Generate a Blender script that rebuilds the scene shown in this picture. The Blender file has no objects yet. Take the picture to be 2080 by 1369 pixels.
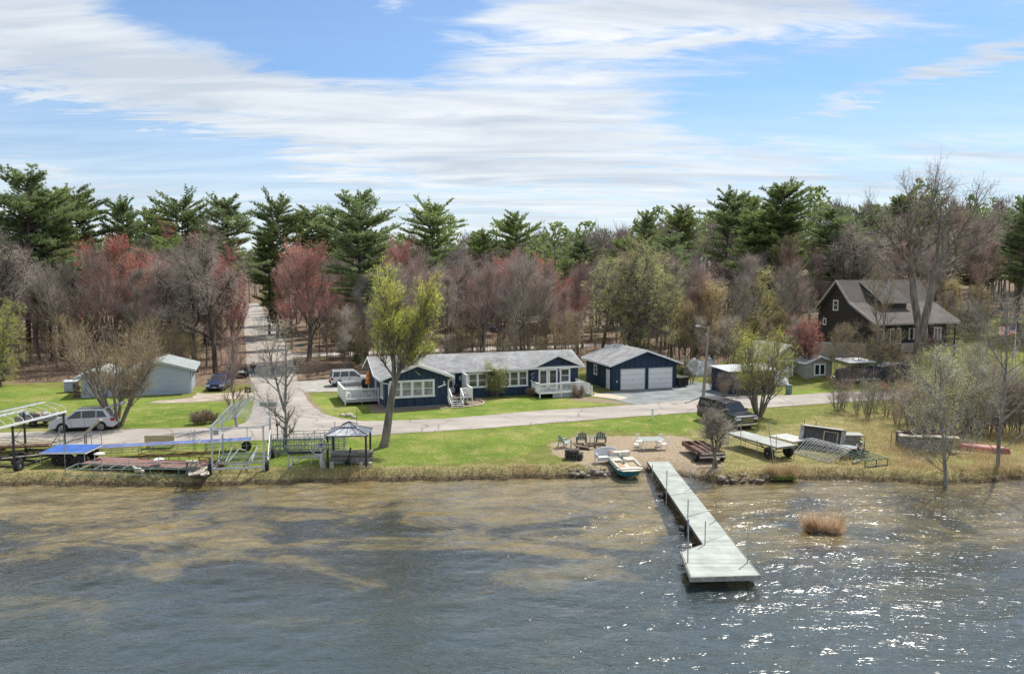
import bpy, bmesh, math, random
import numpy as np
from mathutils import Vector, Matrix
R = math.radians
sc = bpy.context.scene
COL = sc.collection

# ---------------------------------------------------------------- camera
CH = 12.5                      # camera height above the road
PITCH = 4.88
cam_d = bpy.data.cameras.new("camera")
cam = bpy.data.objects.new("camera", cam_d)
COL.objects.link(cam)
cam.location = (0, 0, CH)
cam.rotation_euler = (R(90 - PITCH), 0, 0)
cam_d.sensor_width = 36
cam_d.lens = 36 * 1600 / 2080
cam_d.clip_start = 0.1
cam_d.clip_end = 6000
sc.camera = cam

# ---------------------------------------------------------------- sun and sky
SUN_AZ, SUN_EL = 38.0, 55.0     # azimuth east of the view direction
sd = bpy.data.lights.new("sun", 'SUN')
sd.energy = 3.7
sd.angle = R(0.55)
sd.color = (1.0, 0.95, 0.87)
sun = bpy.data.objects.new("sun", sd)
COL.objects.link(sun)
sv = Vector((math.sin(R(SUN_AZ)) * math.cos(R(SUN_EL)), math.cos(R(SUN_AZ)) * math.cos(R(SUN_EL)), math.sin(R(SUN_EL))))
sun.rotation_euler = sv.to_track_quat('Z', 'Y').to_euler()
sun.location = sv * 200

world = bpy.data.worlds.new("World")
sc.world = world
world.use_nodes = True
wt = world.node_tree
wt.nodes.clear()

def NN(t, typ, **kw):
    n = t.nodes.new(typ)
    for k, v in kw.items():
        setattr(n, k, v)
    return n

def math_node(t, op, a, b=None, c=None, clamp=False):
    n = NN(t, 'ShaderNodeMath', operation=op, use_clamp=clamp)
    for i, v in enumerate((a, b, c)):
        if v is None:
            continue
        if isinstance(v, (int, float)):
            n.inputs[i].default_value = v
        else:
            t.links.new(v, n.inputs[i])
    return n.outputs[0]

def ramp_node(t, fac, stops, interp='LINEAR'):
    n = NN(t, 'ShaderNodeValToRGB')
    n.color_ramp.interpolation = interp
    els = n.color_ramp.elements
    while len(els) < len(stops):
        els.new(0.5)
    for e, (p, c) in zip(els, stops):
        e.position = p
        e.color = (c[0], c[1], c[2], 1) if not isinstance(c, (int, float)) else (c, c, c, 1)
    t.links.new(fac, n.inputs[0])
    return n.outputs[0]

def mix_col(t, fac, a, b, mode='MIX'):
    n = NN(t, 'ShaderNodeMix', data_type='RGBA', blend_type=mode)
    for i, v in ((0, fac), (6, a), (7, b)):
        if isinstance(v, (int, float)):
            n.inputs[i].default_value = v
        elif isinstance(v, tuple):
            n.inputs[i].default_value = (v[0], v[1], v[2], 1)
        else:
            t.links.new(v, n.inputs[i])
    return n.outputs[2]

def noise_node(t, vec, scale, detail=4, rough=0.55, dist=0.0, w=None):
    n = NN(t, 'ShaderNodeTexNoise')
    if w is not None:
        n.noise_dimensions = '4D'
        n.inputs['W'].default_value = w
    n.inputs['Scale'].default_value = scale
    n.inputs['Detail'].default_value = detail
    n.inputs['Roughness'].default_value = rough
    n.inputs['Distortion'].default_value = dist
    if vec is not None:
        t.links.new(vec, n.inputs['Vector'])
    return n.outputs[0]

def mapping(t, vec, scale=(1, 1, 1), rot=(0, 0, 0), loc=(0, 0, 0)):
    n = NN(t, 'ShaderNodeMapping')
    n.inputs['Scale'].default_value = scale
    n.inputs['Rotation'].default_value = rot
    n.inputs['Location'].default_value = loc
    t.links.new(vec, n.inputs['Vector'])
    return n.outputs[0]

def build_sky():
    t = wt
    sky = NN(t, 'ShaderNodeTexSky', sky_type='NISHITA', sun_disc=False)
    sky.sun_elevation = R(SUN_EL)
    sky.sun_rotation = R(SUN_AZ)
    sky.altitude = 300
    sky.air_density = 1.0
    sky.dust_density = 0.6
    sky.ozone_density = 1.4
    tc = NN(t, 'ShaderNodeTexCoord').outputs['Generated']
    sep = NN(t, 'ShaderNodeSeparateXYZ')
    t.links.new(tc, sep.inputs[0])
    X, Y, Z = sep.outputs
    az = math_node(t, 'ARCTAN2', X, Y)
    hyp = math_node(t, 'SQRT', math_node(t, 'ADD', math_node(t, 'MULTIPLY', X, X), math_node(t, 'MULTIPLY', Y, Y)))
    el = math_node(t, 'ARCTAN2', Z, hyp)
    # cloud deck coordinates: streaks converge towards the horizon
    zz = math_node(t, 'ADD', math_node(t, 'MAXIMUM', Z, 0.0), 0.10)
    comb = NN(t, 'ShaderNodeCombineXYZ')
    t.links.new(math_node(t, 'DIVIDE', X, zz), comb.inputs[0])
    t.links.new(math_node(t, 'DIVIDE', Y, zz), comb.inputs[1])
    deck = comb.outputs[0]
    n1 = noise_node(t, mapping(t, deck, (0.55, 1.05, 1), (0, 0, R(-12))), 1.0, 7, 0.58, 0.55)
    n2 = noise_node(t, mapping(t, deck, (1.3, 4.6, 1), (0, 0, R(-9)), (3.1, 1.7, 0)), 1.0, 9, 0.66, 0.9)
    n3 = noise_node(t, mapping(t, deck, (2.6, 6.5, 1), (0, 0, R(-24)), (8.1, 2.7, 0)), 1.0, 9, 0.68, 0.8)
    # warp of the big layout
    wu = math_node(t, 'MULTIPLY', math_node(t, 'SUBTRACT', n1, 0.5), 0.22)
    wv = math_node(t, 'MULTIPLY', math_node(t, 'SUBTRACT', n2, 0.5), 0.10)
    U = math_node(t, 'ADD', az, wu)
    V = math_node(t, 'ADD', el, wv)
    def blob(px, py, rx, ry, rot, amp):
        """soft patch of sky, given where it stands (azimuth, elevation)"""
        a0 = math.atan((px - 1040) / 1600)
        e0 = math.atan((548 - py) / 1600 * math.cos(a0))
        ax, ay = rx / 1600, ry / 1600
        du = math_node(t, 'SUBTRACT', U, a0)
        dv = math_node(t, 'SUBTRACT', V, e0)
        c, s = math.cos(R(rot)), math.sin(R(rot))
        p = math_node(t, 'ADD', math_node(t, 'MULTIPLY', du, c / ax), math_node(t, 'MULTIPLY', dv, s / ax))
        q = math_node(t, 'ADD', math_node(t, 'MULTIPLY', du, -s / ay), math_node(t, 'MULTIPLY', dv, c / ay))
        d2 = math_node(t, 'ADD', math_node(t, 'MULTIPLY', p, p), math_node(t, 'MULTIPLY', q, q))
        g = math_node(t, 'DIVIDE', 1.0, math_node(t, 'ADD', 1.0, math_node(t, 'MULTIPLY', d2, d2)))
        return math_node(t, 'MULTIPLY', g, amp)
    tot = None
    for b in SKY_BLOBS:
        g = blob(*b)
        tot = g if tot is None else math_node(t, 'ADD', tot, g)
    dens = math_node(t, 'ADD', tot, 0.70)
    dens = math_node(t, 'ADD', dens, math_node(t, 'MULTIPLY', math_node(t, 'SUBTRACT', n2, 0.5), 1.5))
    dens = math_node(t, 'ADD', dens, math_node(t, 'MULTIPLY', math_node(t, 'SUBTRACT', n3, 0.5), 1.5))
    cov = NN(t, 'ShaderNodeMapRange', interpolation_type='SMOOTHSTEP')
    t.links.new(dens, cov.inputs[0])
    cov.inputs[1].default_value = 0.16
    cov.inputs[2].default_value = 1.05
    cov.inputs[3].default_value = 0.10
    cov.inputs[4].default_value = 0.96
    # the haze low over the wood
    hz = NN(t, 'ShaderNodeMapRange')
    t.links.new(el, hz.inputs[0])
    hz.inputs[1].default_value = 0.0
    hz.inputs[2].default_value = 0.24
    hz.inputs[3].default_value = 0.95
    hz.inputs[4].default_value = 0.0
    covh = math_node(t, 'MAXIMUM', cov.outputs[0], hz.outputs[0])
    shade = noise_node(t, mapping(t, deck, (0.7, 2.6, 1), (0, 0, R(-8)), (1.4, 7.7, 0)), 1.0, 6, 0.6, 0.6)
    cc = ramp_node(t, shade, [(0.36, (0.56, 0.62, 0.70)), (0.52, (0.72, 0.765, 0.81)), (0.68, (0.86, 0.885, 0.91))])
    skyc = mix_col(t, 1.0, sky.outputs[0], (SKY_K * 0.64, SKY_K * 0.84, SKY_K * 1.02), 'MULTIPLY')
    ccs = mix_col(t, 1.0, cc, (CLOUD_K, CLOUD_K, CLOUD_K), 'MULTIPLY')
    out = mix_col(t, covh, skyc, ccs)
    bg = NN(t, 'ShaderNodeBackground')
    bg.inputs[1].default_value = 0.1
    t.links.new(out, bg.inputs[0])
    wo = NN(t, 'ShaderNodeOutputWorld')
    t.links.new(bg.outputs[0], wo.inputs[0])

SKY_K = 0.92
CLOUD_K = 7.2
# (where: px, py; size; tilt; amount)  negative = open blue, positive = cloud
SKY_BLOBS = [
    (520, 30, 330, 60, -8, -1.15), (700, 115, 190, 48, -4, -0.95), (255, 285, 230, 42, -8, -0.85),
    (420, 330, 130, 30, -6, -0.5), (1720, 225, 300, 50, 3, -0.70), (1560, 140, 240, 50, 0, -0.42), (2060, 120, 170, 90, 0, -0.55),
    (1880, 30, 140, 40, 10, -0.25), (1500, 215, 110, 35, 0, -0.4),
    (1890, 160, 210, 20, 14, 0.85), (150, 130, 420, 80, -10, 0.45), (1000, 260, 420, 110, -4, 0.45), (1300, 60, 340, 50, 4, 0.35),
    (60, 20, 150, 30, 0, 0.3), (900, 20, 70, 40, 0, -0.4),
]
build_sky()

sc.view_settings.view_transform = 'Standard'
sc.view_settings.look = 'None'
sc.view_settings.gamma = 1.0
sc.view_settings.exposure = 0.66
sc.cycles.use_denoising = True
sc.cycles.denoiser = 'OPENIMAGEDENOISE'
sc.cycles.denoising_prefilter = 'NONE'
sc.cycles.max_bounces = 6
sc.cycles.transparent_max_bounces = 12
sc.cycles.diffuse_bounces = 3
sc.cycles.glossy_bounces = 3
sc.cycles.sample_clamp_indirect = 4.0
sc.cycles.sample_clamp_direct = 3.5
sc.cycles.caustics_reflective = False
sc.cycles.caustics_refractive = False
sc.render.film_transparent = False

# ---------------------------------------------------------------- ground point seen at a place of the frame
_cp, _sp = math.cos(R(PITCH)), math.sin(R(PITCH))
def ray(px, py):
    x = (px - 1040) / 1600
    y = -(py - 684.5) / 1600
    return Vector((x, _cp + y * _sp, -_sp + y * _cp))
def at(px, py, z=0.0):
    d = ray(px, py)
    k = (z - CH) / d.z
    return Vector((d.x * k, d.y * k, z))
def atd(px, py, Y):
    """point at ground distance Y on that line"""
    d = ray(px, py)
    k = Y / d.y
    return Vector((d.x * k, Y, CH + d.z * k))
TH = R(19.2)
EX = Vector((math.cos(TH), math.sin(TH), 0))
EY = Vector((-math.sin(TH), math.cos(TH), 0))
# ---------------------------------------------------------------- mesh helpers
class MB:
    def __init__(s):
        s.v = []; s.f = []
    def add(s, vs, fs):
        o = len(s.v)
        s.v.extend([tuple(v) for v in vs])
        s.f.extend([tuple(i + o for i in f) for f in fs])
        return s
    def box(s, c, size, rz=0.0, M=None):
        x, y, z = [a / 2 for a in size]
        vs = [Vector((i * x, j * y, k * z)) for k in (-1, 1) for j in (-1, 1) for i in (-1, 1)]
        if rz:
            m = Matrix.Rotation(rz, 3, 'Z'); vs = [m @ v for v in vs]
        if M is not None:
            vs = [M @ v for v in vs]
        vs = [v + Vector(c) for v in vs]
        return s.add(vs, [(0, 2, 3, 1), (4, 5, 7, 6), (0, 1, 5, 4), (2, 6, 7, 3), (0, 4, 6, 2), (1, 3, 7, 5)])
    def bb(s, x0, x1, y0, y1, z0, z1):
        return s.box(((x0 + x1) / 2, (y0 + y1) / 2, (z0 + z1) / 2), (abs(x1 - x0), abs(y1 - y0), abs(z1 - z0)))
    def beam(s, p0, p1, w, h=None, up=(0, 0, 1)):
        h = h or w
        p0 = Vector(p0); p1 = Vector(p1)
        d = (p1 - p0).normalized(); u = Vector(up)
        if abs(d.dot(u)) > 0.98: u = Vector((1, 0, 0))
        a = d.cross(u).normalized() * w / 2; b = a.cross(d).normalized() * h / 2
        vs = [p + i * a + j * b for p in (p0, p1) for i, j in ((-1, -1), (1, -1), (1, 1), (-1, 1))]
        return s.add(vs, [(0, 1, 2, 3), (7, 6, 5, 4), (0, 4, 5, 1), (1, 5, 6, 2), (2, 6, 7, 3), (3, 7, 4, 0)])
    def tube(s, p0, p1, r0, r1=None, n=8):
        r1 = r0 if r1 is None else r1
        p0 = Vector(p0); p1 = Vector(p1)
        d = (p1 - p0).normalized(); u = Vector((0, 0, 1))
        if abs(d.dot(u)) > 0.95: u = Vector((1, 0, 0))
        a = d.cross(u).normalized(); b = a.cross(d).normalized()
        vs = []
        for p, r in ((p0, r0), (p1, r1)):
            for i in range(n):
                t = 2 * math.pi * i / n
                vs.append(p + (a * math.cos(t) + b * math.sin(t)) * r)
        fs = [(i, (i + 1) % n, n + (i + 1) % n, n + i) for i in range(n)]
        fs += [tuple(range(n - 1, -1, -1)), tuple(range(n, 2 * n))]
        return s.add(vs, fs)
    def path(s, pts, r, n=6):
        for a, b in zip(pts[:-1], pts[1:]):
            s.tube(a, b, r, r, n)
        return s
    def prism(s, poly, y0, y1, axis='Y'):
        """poly in (x,z) swept along y, or (x,y) swept along z"""
        n = len(poly)
        if axis == 'Y':
            vs = [(a, y0, b) for a, b in poly] + [(a, y1, b) for a, b in poly]
        elif axis == 'X':
            vs = [(y0, a, b) for a, b in poly] + [(y1, a, b) for a, b in poly]
        else:
            vs = [(a, b, y0) for a, b in poly] + [(a, b, y1) for a, b in poly]
        fs = [tuple(range(n)), tuple(range(2 * n - 1, n - 1, -1))]
        fs += [(i, n + i, n + (i + 1) % n, (i + 1) % n) for i in range(n)]
        return s.add(vs, fs)
    def quad(s, *p):
        return s.add(p, [tuple(range(len(p)))])
    def slab(s, pts, th, down=True):
        """thick sheet through the given points (in order), thickened along its own normal"""
        p = [Vector(q) for q in pts]
        nrm = (p[1] - p[0]).cross(p[2] - p[0]).normalized()
        if nrm.z < 0: nrm = -nrm
        o = [q - nrm * th for q in p]
        n = len(p)
        fs = [tuple(range(n)), tuple(range(2 * n - 1, n - 1, -1))]
        fs += [(i, n + i, n + (i + 1) % n, (i + 1) % n) for i in range(n)]
        return s.add(p + o, fs)
    def lathe(s, c, prof, axis='Y', n=20):
        """prof: (radius, offset along axis)"""
        c = Vector(c); vs = []; fs = []
        for r, h in prof:
            for i in range(n):
                t = 2 * math.pi * i / n
                a, b = r * math.cos(t), r * math.sin(t)
                vs.append(c + (Vector((a, h, b)) if axis == 'Y' else Vector((h, a, b)) if axis == 'X' else Vector((a, b, h))))
        for k in range(len(prof) - 1):
            for i in range(n):
                fs.append((k * n + i, k * n + (i + 1) % n, (k + 1) * n + (i + 1) % n, (k + 1) * n + i))
        if prof[0][0] > 1e-4: fs.append(tuple(range(n - 1, -1, -1)))
        if prof[-1][0] > 1e-4: fs.append(tuple(range((len(prof) - 1) * n, len(prof) * n)))
        return s.add(vs, fs)
    def blob(s, c, r, n=1, jit=0.0, rng=random, sc3=(1, 1, 1)):
        bm = bmesh.new(); bmesh.ops.create_icosphere(bm, subdivisions=n, radius=1)
        vs = []
        for v in bm.verts:
            k = r * (1 + rng.uniform(-jit, jit))
            vs.append((c[0] + v.co.x * k * sc3[0], c[1] + v.co.y * k * sc3[1], c[2] + v.co.z * k * sc3[2]))
        bm.verts.ensure_lookup_table()
        fs = [tuple(v.index for v in f.verts) for f in bm.faces]
        bm.free()
        return s.add(vs, fs)
    def build(s, name, mat, parent=None, smooth=False, bevel=0.0):
        me = bpy.data.meshes.new(name)
        me.from_pydata(s.v, [], s.f); me.update()
        bm = bmesh.new(); bm.from_mesh(me)
        bmesh.ops.recalc_face_normals(bm, faces=bm.faces)
        bm.to_mesh(me); bm.free()
        o = bpy.data.objects.new(name, me); COL.objects.link(o)
        if mat: me.materials.append(mat)
        if parent is not None: o.parent = parent
        if smooth:
            for p in me.polygons: p.use_smooth = True
        if bevel:
            m = o.modifiers.new('bevel', 'BEVEL'); m.width = bevel; m.segments = 2; m.limit_method = 'ANGLE'; m.angle_limit = R(40)
        return o

def np_mesh(name, V, F, mat=None, parent=None, smooth=False, link=True):
    """V (n,3), F (m,3) or (m,4) arrays"""
    me = bpy.data.meshes.new(name)
    V = np.asarray(V, dtype=np.float32); F = np.asarray(F, dtype=np.int32)
    k = F.shape[1]
    me.vertices.add(len(V)); me.vertices.foreach_set('co', V.ravel())
    me.loops.add(F.size); me.loops.foreach_set('vertex_index', F.ravel())
    me.polygons.add(len(F)); me.polygons.foreach_set('loop_start', np.arange(0, F.size, k, dtype=np.int32))
    if smooth: me.polygons.foreach_set('use_smooth', np.ones(len(F), dtype=bool))
    me.update(calc_edges=True)
    if mat: me.materials.append(mat)
    if not link: return me
    o = bpy.data.objects.new(name, me); COL.objects.link(o)
    if parent is not None: o.parent = parent
    return o

def thing(name, label, cat, loc=(0, 0, 0), rz=0.0, group=None):
    o = bpy.data.objects.new(name, None); COL.objects.link(o)
    o.empty_display_size = 0.3
    o.location = loc; o.rotation_euler = (0, 0, rz)
    return tag(o, label, cat, group)
def tag(o, label, cat=None, group=None, kind=None):
    if label: o['label'] = label
    if cat: o['category'] = cat
    if group: o['group'] = group
    if kind: o['kind'] = kind
    return o
def copy_tree(o, parent=None):
    c = o.copy(); COL.objects.link(c)
    if parent is not None:
        c.parent = parent
        for k in ('label', 'category', 'group'):
            pass
    for ch in KIDS(o):
        copy_tree(ch, c)
    return c
def KIDS(o):
    return [x for x in o.children]

# ---------------------------------------------------------------- materials
MATS = {}
def mat(name, col, rough=0.7, var=0.12, scale=3.0, bump=0.0, bscale=40.0, metal=0.0, col2=None, stretch=(1, 1, 1), trans=0.0, spec=0.5, objrand=0.0, detail=5, coat=0.0):
    if name in MATS: return MATS[name]
    m = bpy.data.materials.new(name); m.use_nodes = True
    t = m.node_tree; t.nodes.clear()
    out = NN(t, 'ShaderNodeOutputMaterial')
    b = NN(t, 'ShaderNodeBsdfPrincipled')
    b.inputs['Roughness'].default_value = rough
    b.inputs['Metallic'].default_value = metal
    b.inputs['Specular IOR Level'].default_value = spec
    b.inputs['Coat Weight'].default_value = coat
    tc = NN(t, 'ShaderNodeTexCoord').outputs['Object']
    v = mapping(t, tc, stretch)
    n = noise_node(t, v, scale, detail, 0.6)
    c2 = col2 or tuple(x * (1 - var * 2.2) for x in col)
    c1 = tuple(min(1, x * (1 + var)) for x in col)
    cr = ramp_node(t, n, [(0.32, c2), (0.68, c1)])
    if objrand:
        oi = NN(t, 'ShaderNodeObjectInfo').outputs['Random']
        k = math_node(t, 'ADD', math_node(t, 'MULTIPLY', oi, objrand * 2), 1 - objrand)
        cm = NN(t, 'ShaderNodeCombineColor')
        for i in range(3): t.links.new(k, cm.inputs[i])
        cr = mix_col(t, 1.0, cr, cm.outputs[0], 'MULTIPLY')
    t.links.new(cr, b.inputs['Base Color'])
    if bump:
        bn = NN(t, 'ShaderNodeBump'); bn.inputs['Strength'].default_value = bump; bn.inputs['Distance'].default_value = 0.02
        t.links.new(noise_node(t, v, bscale, 4, 0.6), bn.inputs['Height'])
        t.links.new(bn.outputs[0], b.inputs['Normal'])
    if trans:
        tr = NN(t, 'ShaderNodeBsdfTranslucent'); t.links.new(cr, tr.inputs[0])
        mx = NN(t, 'ShaderNodeMixShader'); mx.inputs[0].default_value = trans
        t.links.new(b.outputs[0], mx.inputs[1]); t.links.new(tr.outputs[0], mx.inputs[2])
        t.links.new(mx.outputs[0], out.inputs[0])
    else:
        t.links.new(b.outputs[0], out.inputs[0])
    MATS[name] = m
    return m

def siding(name, col, step=0.3, vertical=True, rough=0.75, depth=0.5, var=0.15):
    """boards: grooves cut by a wave, weathering by noise"""
    if name in MATS: return MATS[name]
    m = mat(name, col, rough, var, 1.3, stretch=(3, 3, 0.35) if vertical else (0.4, 0.4, 4))
    t = m.node_tree
    b = [n for n in t.nodes if n.type == 'BSDF_PRINCIPLED'][0]
    tc = NN(t, 'ShaderNodeTexCoord').outputs['Object']
    sep = NN(t, 'ShaderNodeSeparateXYZ'); t.links.new(tc, sep.inputs[0])
    src = math_node(t, 'ADD', sep.outputs[0], sep.outputs[1]) if vertical else sep.outputs[2]
    fr = math_node(t, 'FRACT', math_node(t, 'DIVIDE', src, step))
    if vertical:
        g = math_node(t, 'GREATER_THAN', fr, 0.93)
        h = math_node(t, 'SUBTRACT', 1.0, g)
    else:
        h = fr
        g = math_node(t, 'LESS_THAN', fr, 0.08)
    bn = NN(t, 'ShaderNodeBump'); bn.inputs['Strength'].default_value = depth; bn.inputs['Distance'].default_value = 0.02
    t.links.new(h, bn.inputs['Height']); t.links.new(bn.outputs[0], b.inputs['Normal'])
    lk = b.inputs['Base Color'].links[0].from_socket
    dark = mix_col(t, 1.0, lk, (0.55, 0.55, 0.55), 'MULTIPLY')
    t.links.new(mix_col(t, g, lk, dark), b.inputs['Base Color'])
    return m

def shingle(name, col, var=0.16):
    if name in MATS: return MATS[name]
    m = mat(name, col, 0.9, var, 0.9)
    t = m.node_tree
    b = [n for n in t.nodes if n.type == 'BSDF_PRINCIPLED'][0]
    tc = NN(t, 'ShaderNodeTexCoord').outputs['Object']
    br = NN(t, 'ShaderNodeTexBrick')
    br.inputs['Scale'].default_value = 1.0
    br.inputs['Brick Width'].default_value = 0.3; br.inputs['Row Height'].default_value = 0.14
    br.inputs['Mortar Size'].default_value = 0.006
    br.inputs['Color1'].default_value = (1.12, 1.12, 1.12, 1); br.inputs['Color2'].default_value = (0.82, 0.82, 0.84, 1)
    br.inputs['Mortar'].default_value = (0.55, 0.55, 0.55, 1)
    t.links.new(tc, br.inputs['Vector'])
    sp = noise_node(t, tc, 14, 3, 0.7)
    spk = ramp_node(t, sp, [(0.35, 0.82), (0.65, 1.14)])
    lk = b.inputs['Base Color'].links[0].from_socket
    c = mix_col(t, 1.0, lk, br.outputs[0], 'MULTIPLY')
    c = mix_col(t, 1.0, c, spk, 'MULTIPLY')
    t.links.new(c, b.inputs['Base Color'])
    return m

WHITE = mat('white_paint', (0.82, 0.82, 0.82), 0.55, 0.05, 2.0)
WHITE_OLD = mat('weathered_white', (0.68, 0.68, 0.66), 0.6, 0.12, 4.0)
NAVY = siding('navy_boards', (0.015, 0.044, 0.092), 0.28, True, 0.7, 0.6, 0.3)
ROOF = shingle('grey_shingles', (0.30, 0.30, 0.30))
GLASS = mat('window_glass', (0.035, 0.042, 0.045), 0.06, 0.25, 0.9, spec=1.0)
BLIND = mat('window_blind', (0.42, 0.43, 0.42), 0.8, 0.08, 2.0)
DARK = mat('cargo_shade_and_eye_black', (0.02, 0.02, 0.022), 0.8)  # near black, for the painted cargo shade and for eyes
GREYWOOD = mat('weathered_wood', (0.30, 0.285, 0.26), 0.85, 0.25, 5.0, 0.3, 60, stretch=(1, 1, 1))
NEWWOOD = mat('new_lumber', (0.56, 0.43, 0.28), 0.75, 0.15, 5.0)
TANWOOD = mat('tan_lumber', (0.50, 0.44, 0.34), 0.8, 0.18, 5.0)
ALU = mat('aluminium', (0.62, 0.63, 0.64), 0.38, 0.12, 6.0, metal=0.75)
GALV = mat('galvanised_steel', (0.42, 0.44, 0.45), 0.5, 0.18, 6.0, metal=0.5)
DKMETAL = mat('dark_metal', (0.022, 0.024, 0.026), 0.5, 0.2, 6.0)
RUBBER = mat('black_rubber', (0.016, 0.016, 0.017), 0.75, 0.2, 8.0)
RUST = mat('rusted_steel', (0.20, 0.085, 0.045), 0.85, 0.35, 9.0, col2=(0.09, 0.045, 0.03))
GREENMETAL = mat('green_pipe', (0.10, 0.17, 0.15), 0.6, 0.3, 9.0, col2=(0.20, 0.23, 0.21))
# ---------------------------------------------------------------- ground, lake bed, roads, water
WZ = -0.45
_sh = [(-300, 985), (0, 983), (150, 982), (300, 985), (450, 983), (600, 978), (760, 974), (900, 973), (1040, 970), (1140, 968), (1225, 967), (1262, 962),
       (1310, 957), (1370, 962), (1420, 972), (1480, 981), (1560, 976), (1620, 970), (1700, 972), (1800, 975), (1920, 982), (1990, 977), (2080, 969), (2400, 960)]
_shp = [at(a, b, WZ) for a, b in _sh]
SHX = np.array([-140.0] + [p.x for p in _shp] + [140.0])
SHY = np.array([_shp[0].y - 22] + [p.y for p in _shp] + [_shp[-1].y + 30])
def shore_y(x):
    x = np.asarray(x, dtype=float)
    return np.interp(x, SHX, SHY) + 0.13 * np.sin(x * 1.9) + 0.09 * np.sin(x * 4.3 + 1) + 0.05 * np.sin(x * 9.1 + 2)

def sstep(a, b, x):
    t = np.clip((x - a) / (b - a), 0, 1)
    return t * t * (3 - 2 * t)

def terrain(x, y):
    x = np.asarray(x, dtype=float); y = np.asarray(y, dtype=float)
    s = y - shore_y(x)
    xb0, xb1 = at(1250, 965).x, at(1420, 965).x
    beach = sstep(xb0 - 1.5, xb0 + 1, x) * (1 - sstep(xb1 - 1, xb1 + 2.5, x))
    w = 0.75 + beach * 1.9
    z = np.where(s > 0, WZ * (1 - sstep(0, 1, (s + 0.15) / w)), WZ)
    z = z + 0.05 * np.sin(x * 3.1) * np.sin(y * 2.3) * np.clip(1 - np.abs(s - 0.6) / 1.2, 0, 1)
    bed = WZ - 0.06 - 0.5 * (1 - np.exp(-np.clip(-s, 0, 99) / 7.0)) - 0.035 * np.clip(-s, 0, 60)
    z = np.where(s < 0, bed, z)
    # wooded rise behind the dark house on the right
    hill = sstep(34, 70, x - (y - 110) * 0.05) * sstep(92, 135, y)
    z = z + hill * 4.2
    z = z + sstep(26, 37, x) * sstep(86.5, 93.5, y - 0.18 * (x - 41)) * 1.9
    z = z + sstep(125, 330, y) * 6.5 * sstep(-30, 40, x) + sstep(300, 700, y) * 4
    return z

def in_poly(x, y, poly):
    """signed distance (inside > 0) to polygon of world (x,y)"""
    P = np.array([(p[0], p[1]) for p in poly]); n = len(P)
    inside = np.zeros(x.shape, bool); dmin = np.full(x.shape, 1e9)
    for i in range(n):
        a = P[i]; b = P[(i + 1) % n]
        cond = ((a[1] > y) != (b[1] > y))
        with np.errstate(divide='ignore', invalid='ignore'):
            xi = (b[0] - a[0]) * (y - a[1]) / (b[1] - a[1] + 1e-12) + a[0]
        inside ^= cond & (x < xi)
        e = b - a; L = (e ** 2).sum()
        t = np.clip(((x - a[0]) * e[0] + (y - a[1]) * e[1]) / L, 0, 1)
        dmin = np.minimum(dmin, np.hypot(x - a[0] - t * e[0], y - a[1] - t * e[1]))
    return np.where(inside, dmin, -dmin)

def poly_px(pts): return [at(a, b) for a, b in pts]
Z_LUSH = [poly_px([(640, 800), (760, 820), (960, 815), (1100, 802), (1180, 806), (1290, 818), (1100, 832), (900, 852), (740, 856), (655, 840), (630, 815)]),
          poly_px([(-400, 770), (150, 790), (400, 812), (512, 806), (505, 845), (460, 866), (200, 868), (-400, 875)]),
          poly_px([(740, 884), (1000, 870), (1200, 855), (1420, 838), (1460, 868), (1390, 880), (1180, 872), (1060, 925), (900, 945), (760, 950), (560, 945), (420, 960), (250, 952), (250, 895), (600, 890)]),
          poly_px([(1590, 795), (1850, 772), (2200, 750), (2200, 770), (1850, 788), (1600, 802)]),
          poly_px([(600, 762), (690, 768), (690, 774), (600, 770)])]
Z_DRY = [poly_px([(1380, 870), (1500, 880), (1600, 860), (1720, 830), (1880, 850), (2200, 860), (2200, 985), (1450, 985), (1460, 930)]),
         poly_px([(-300, 952), (250, 955), (500, 962), (760, 955), (1100, 945), (1240, 950), (1240, 985), (-300, 1000)]),
         poly_px([(40, 862), (110, 850), (110, 880), (40, 882)]),
         poly_px([(1700, 850), (1900, 815), (2200, 790), (2200, 880), (1800, 900)])]
Z_SAND = [poly_px([(1118, 902), (1180, 884), (1300, 886), (1380, 884), (1432, 903), (1462, 925), (1475, 948), (1440, 962), (1400, 972), (1330, 985), (1245, 985), (1228, 962), (1165, 940), (1125, 922)])]
Z_DIRT = [poly_px([(752, 836), (780, 838), (905, 830), (900, 815), (745, 800)]),
          poly_px([(905, 828), (975, 822), (990, 812), (960, 800), (905, 805)]),
          poly_px([(1180, 806), (1240, 812), (1290, 822), (1250, 820), (1150, 812)]),
          poly_px([(596, 775), (640, 835), (668, 846), (660, 838), (634, 812), (612, 775)]),
          poly_px([(390, 806), (470, 800), (515, 797), (512, 810), (400, 818), (290, 820)])]

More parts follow.
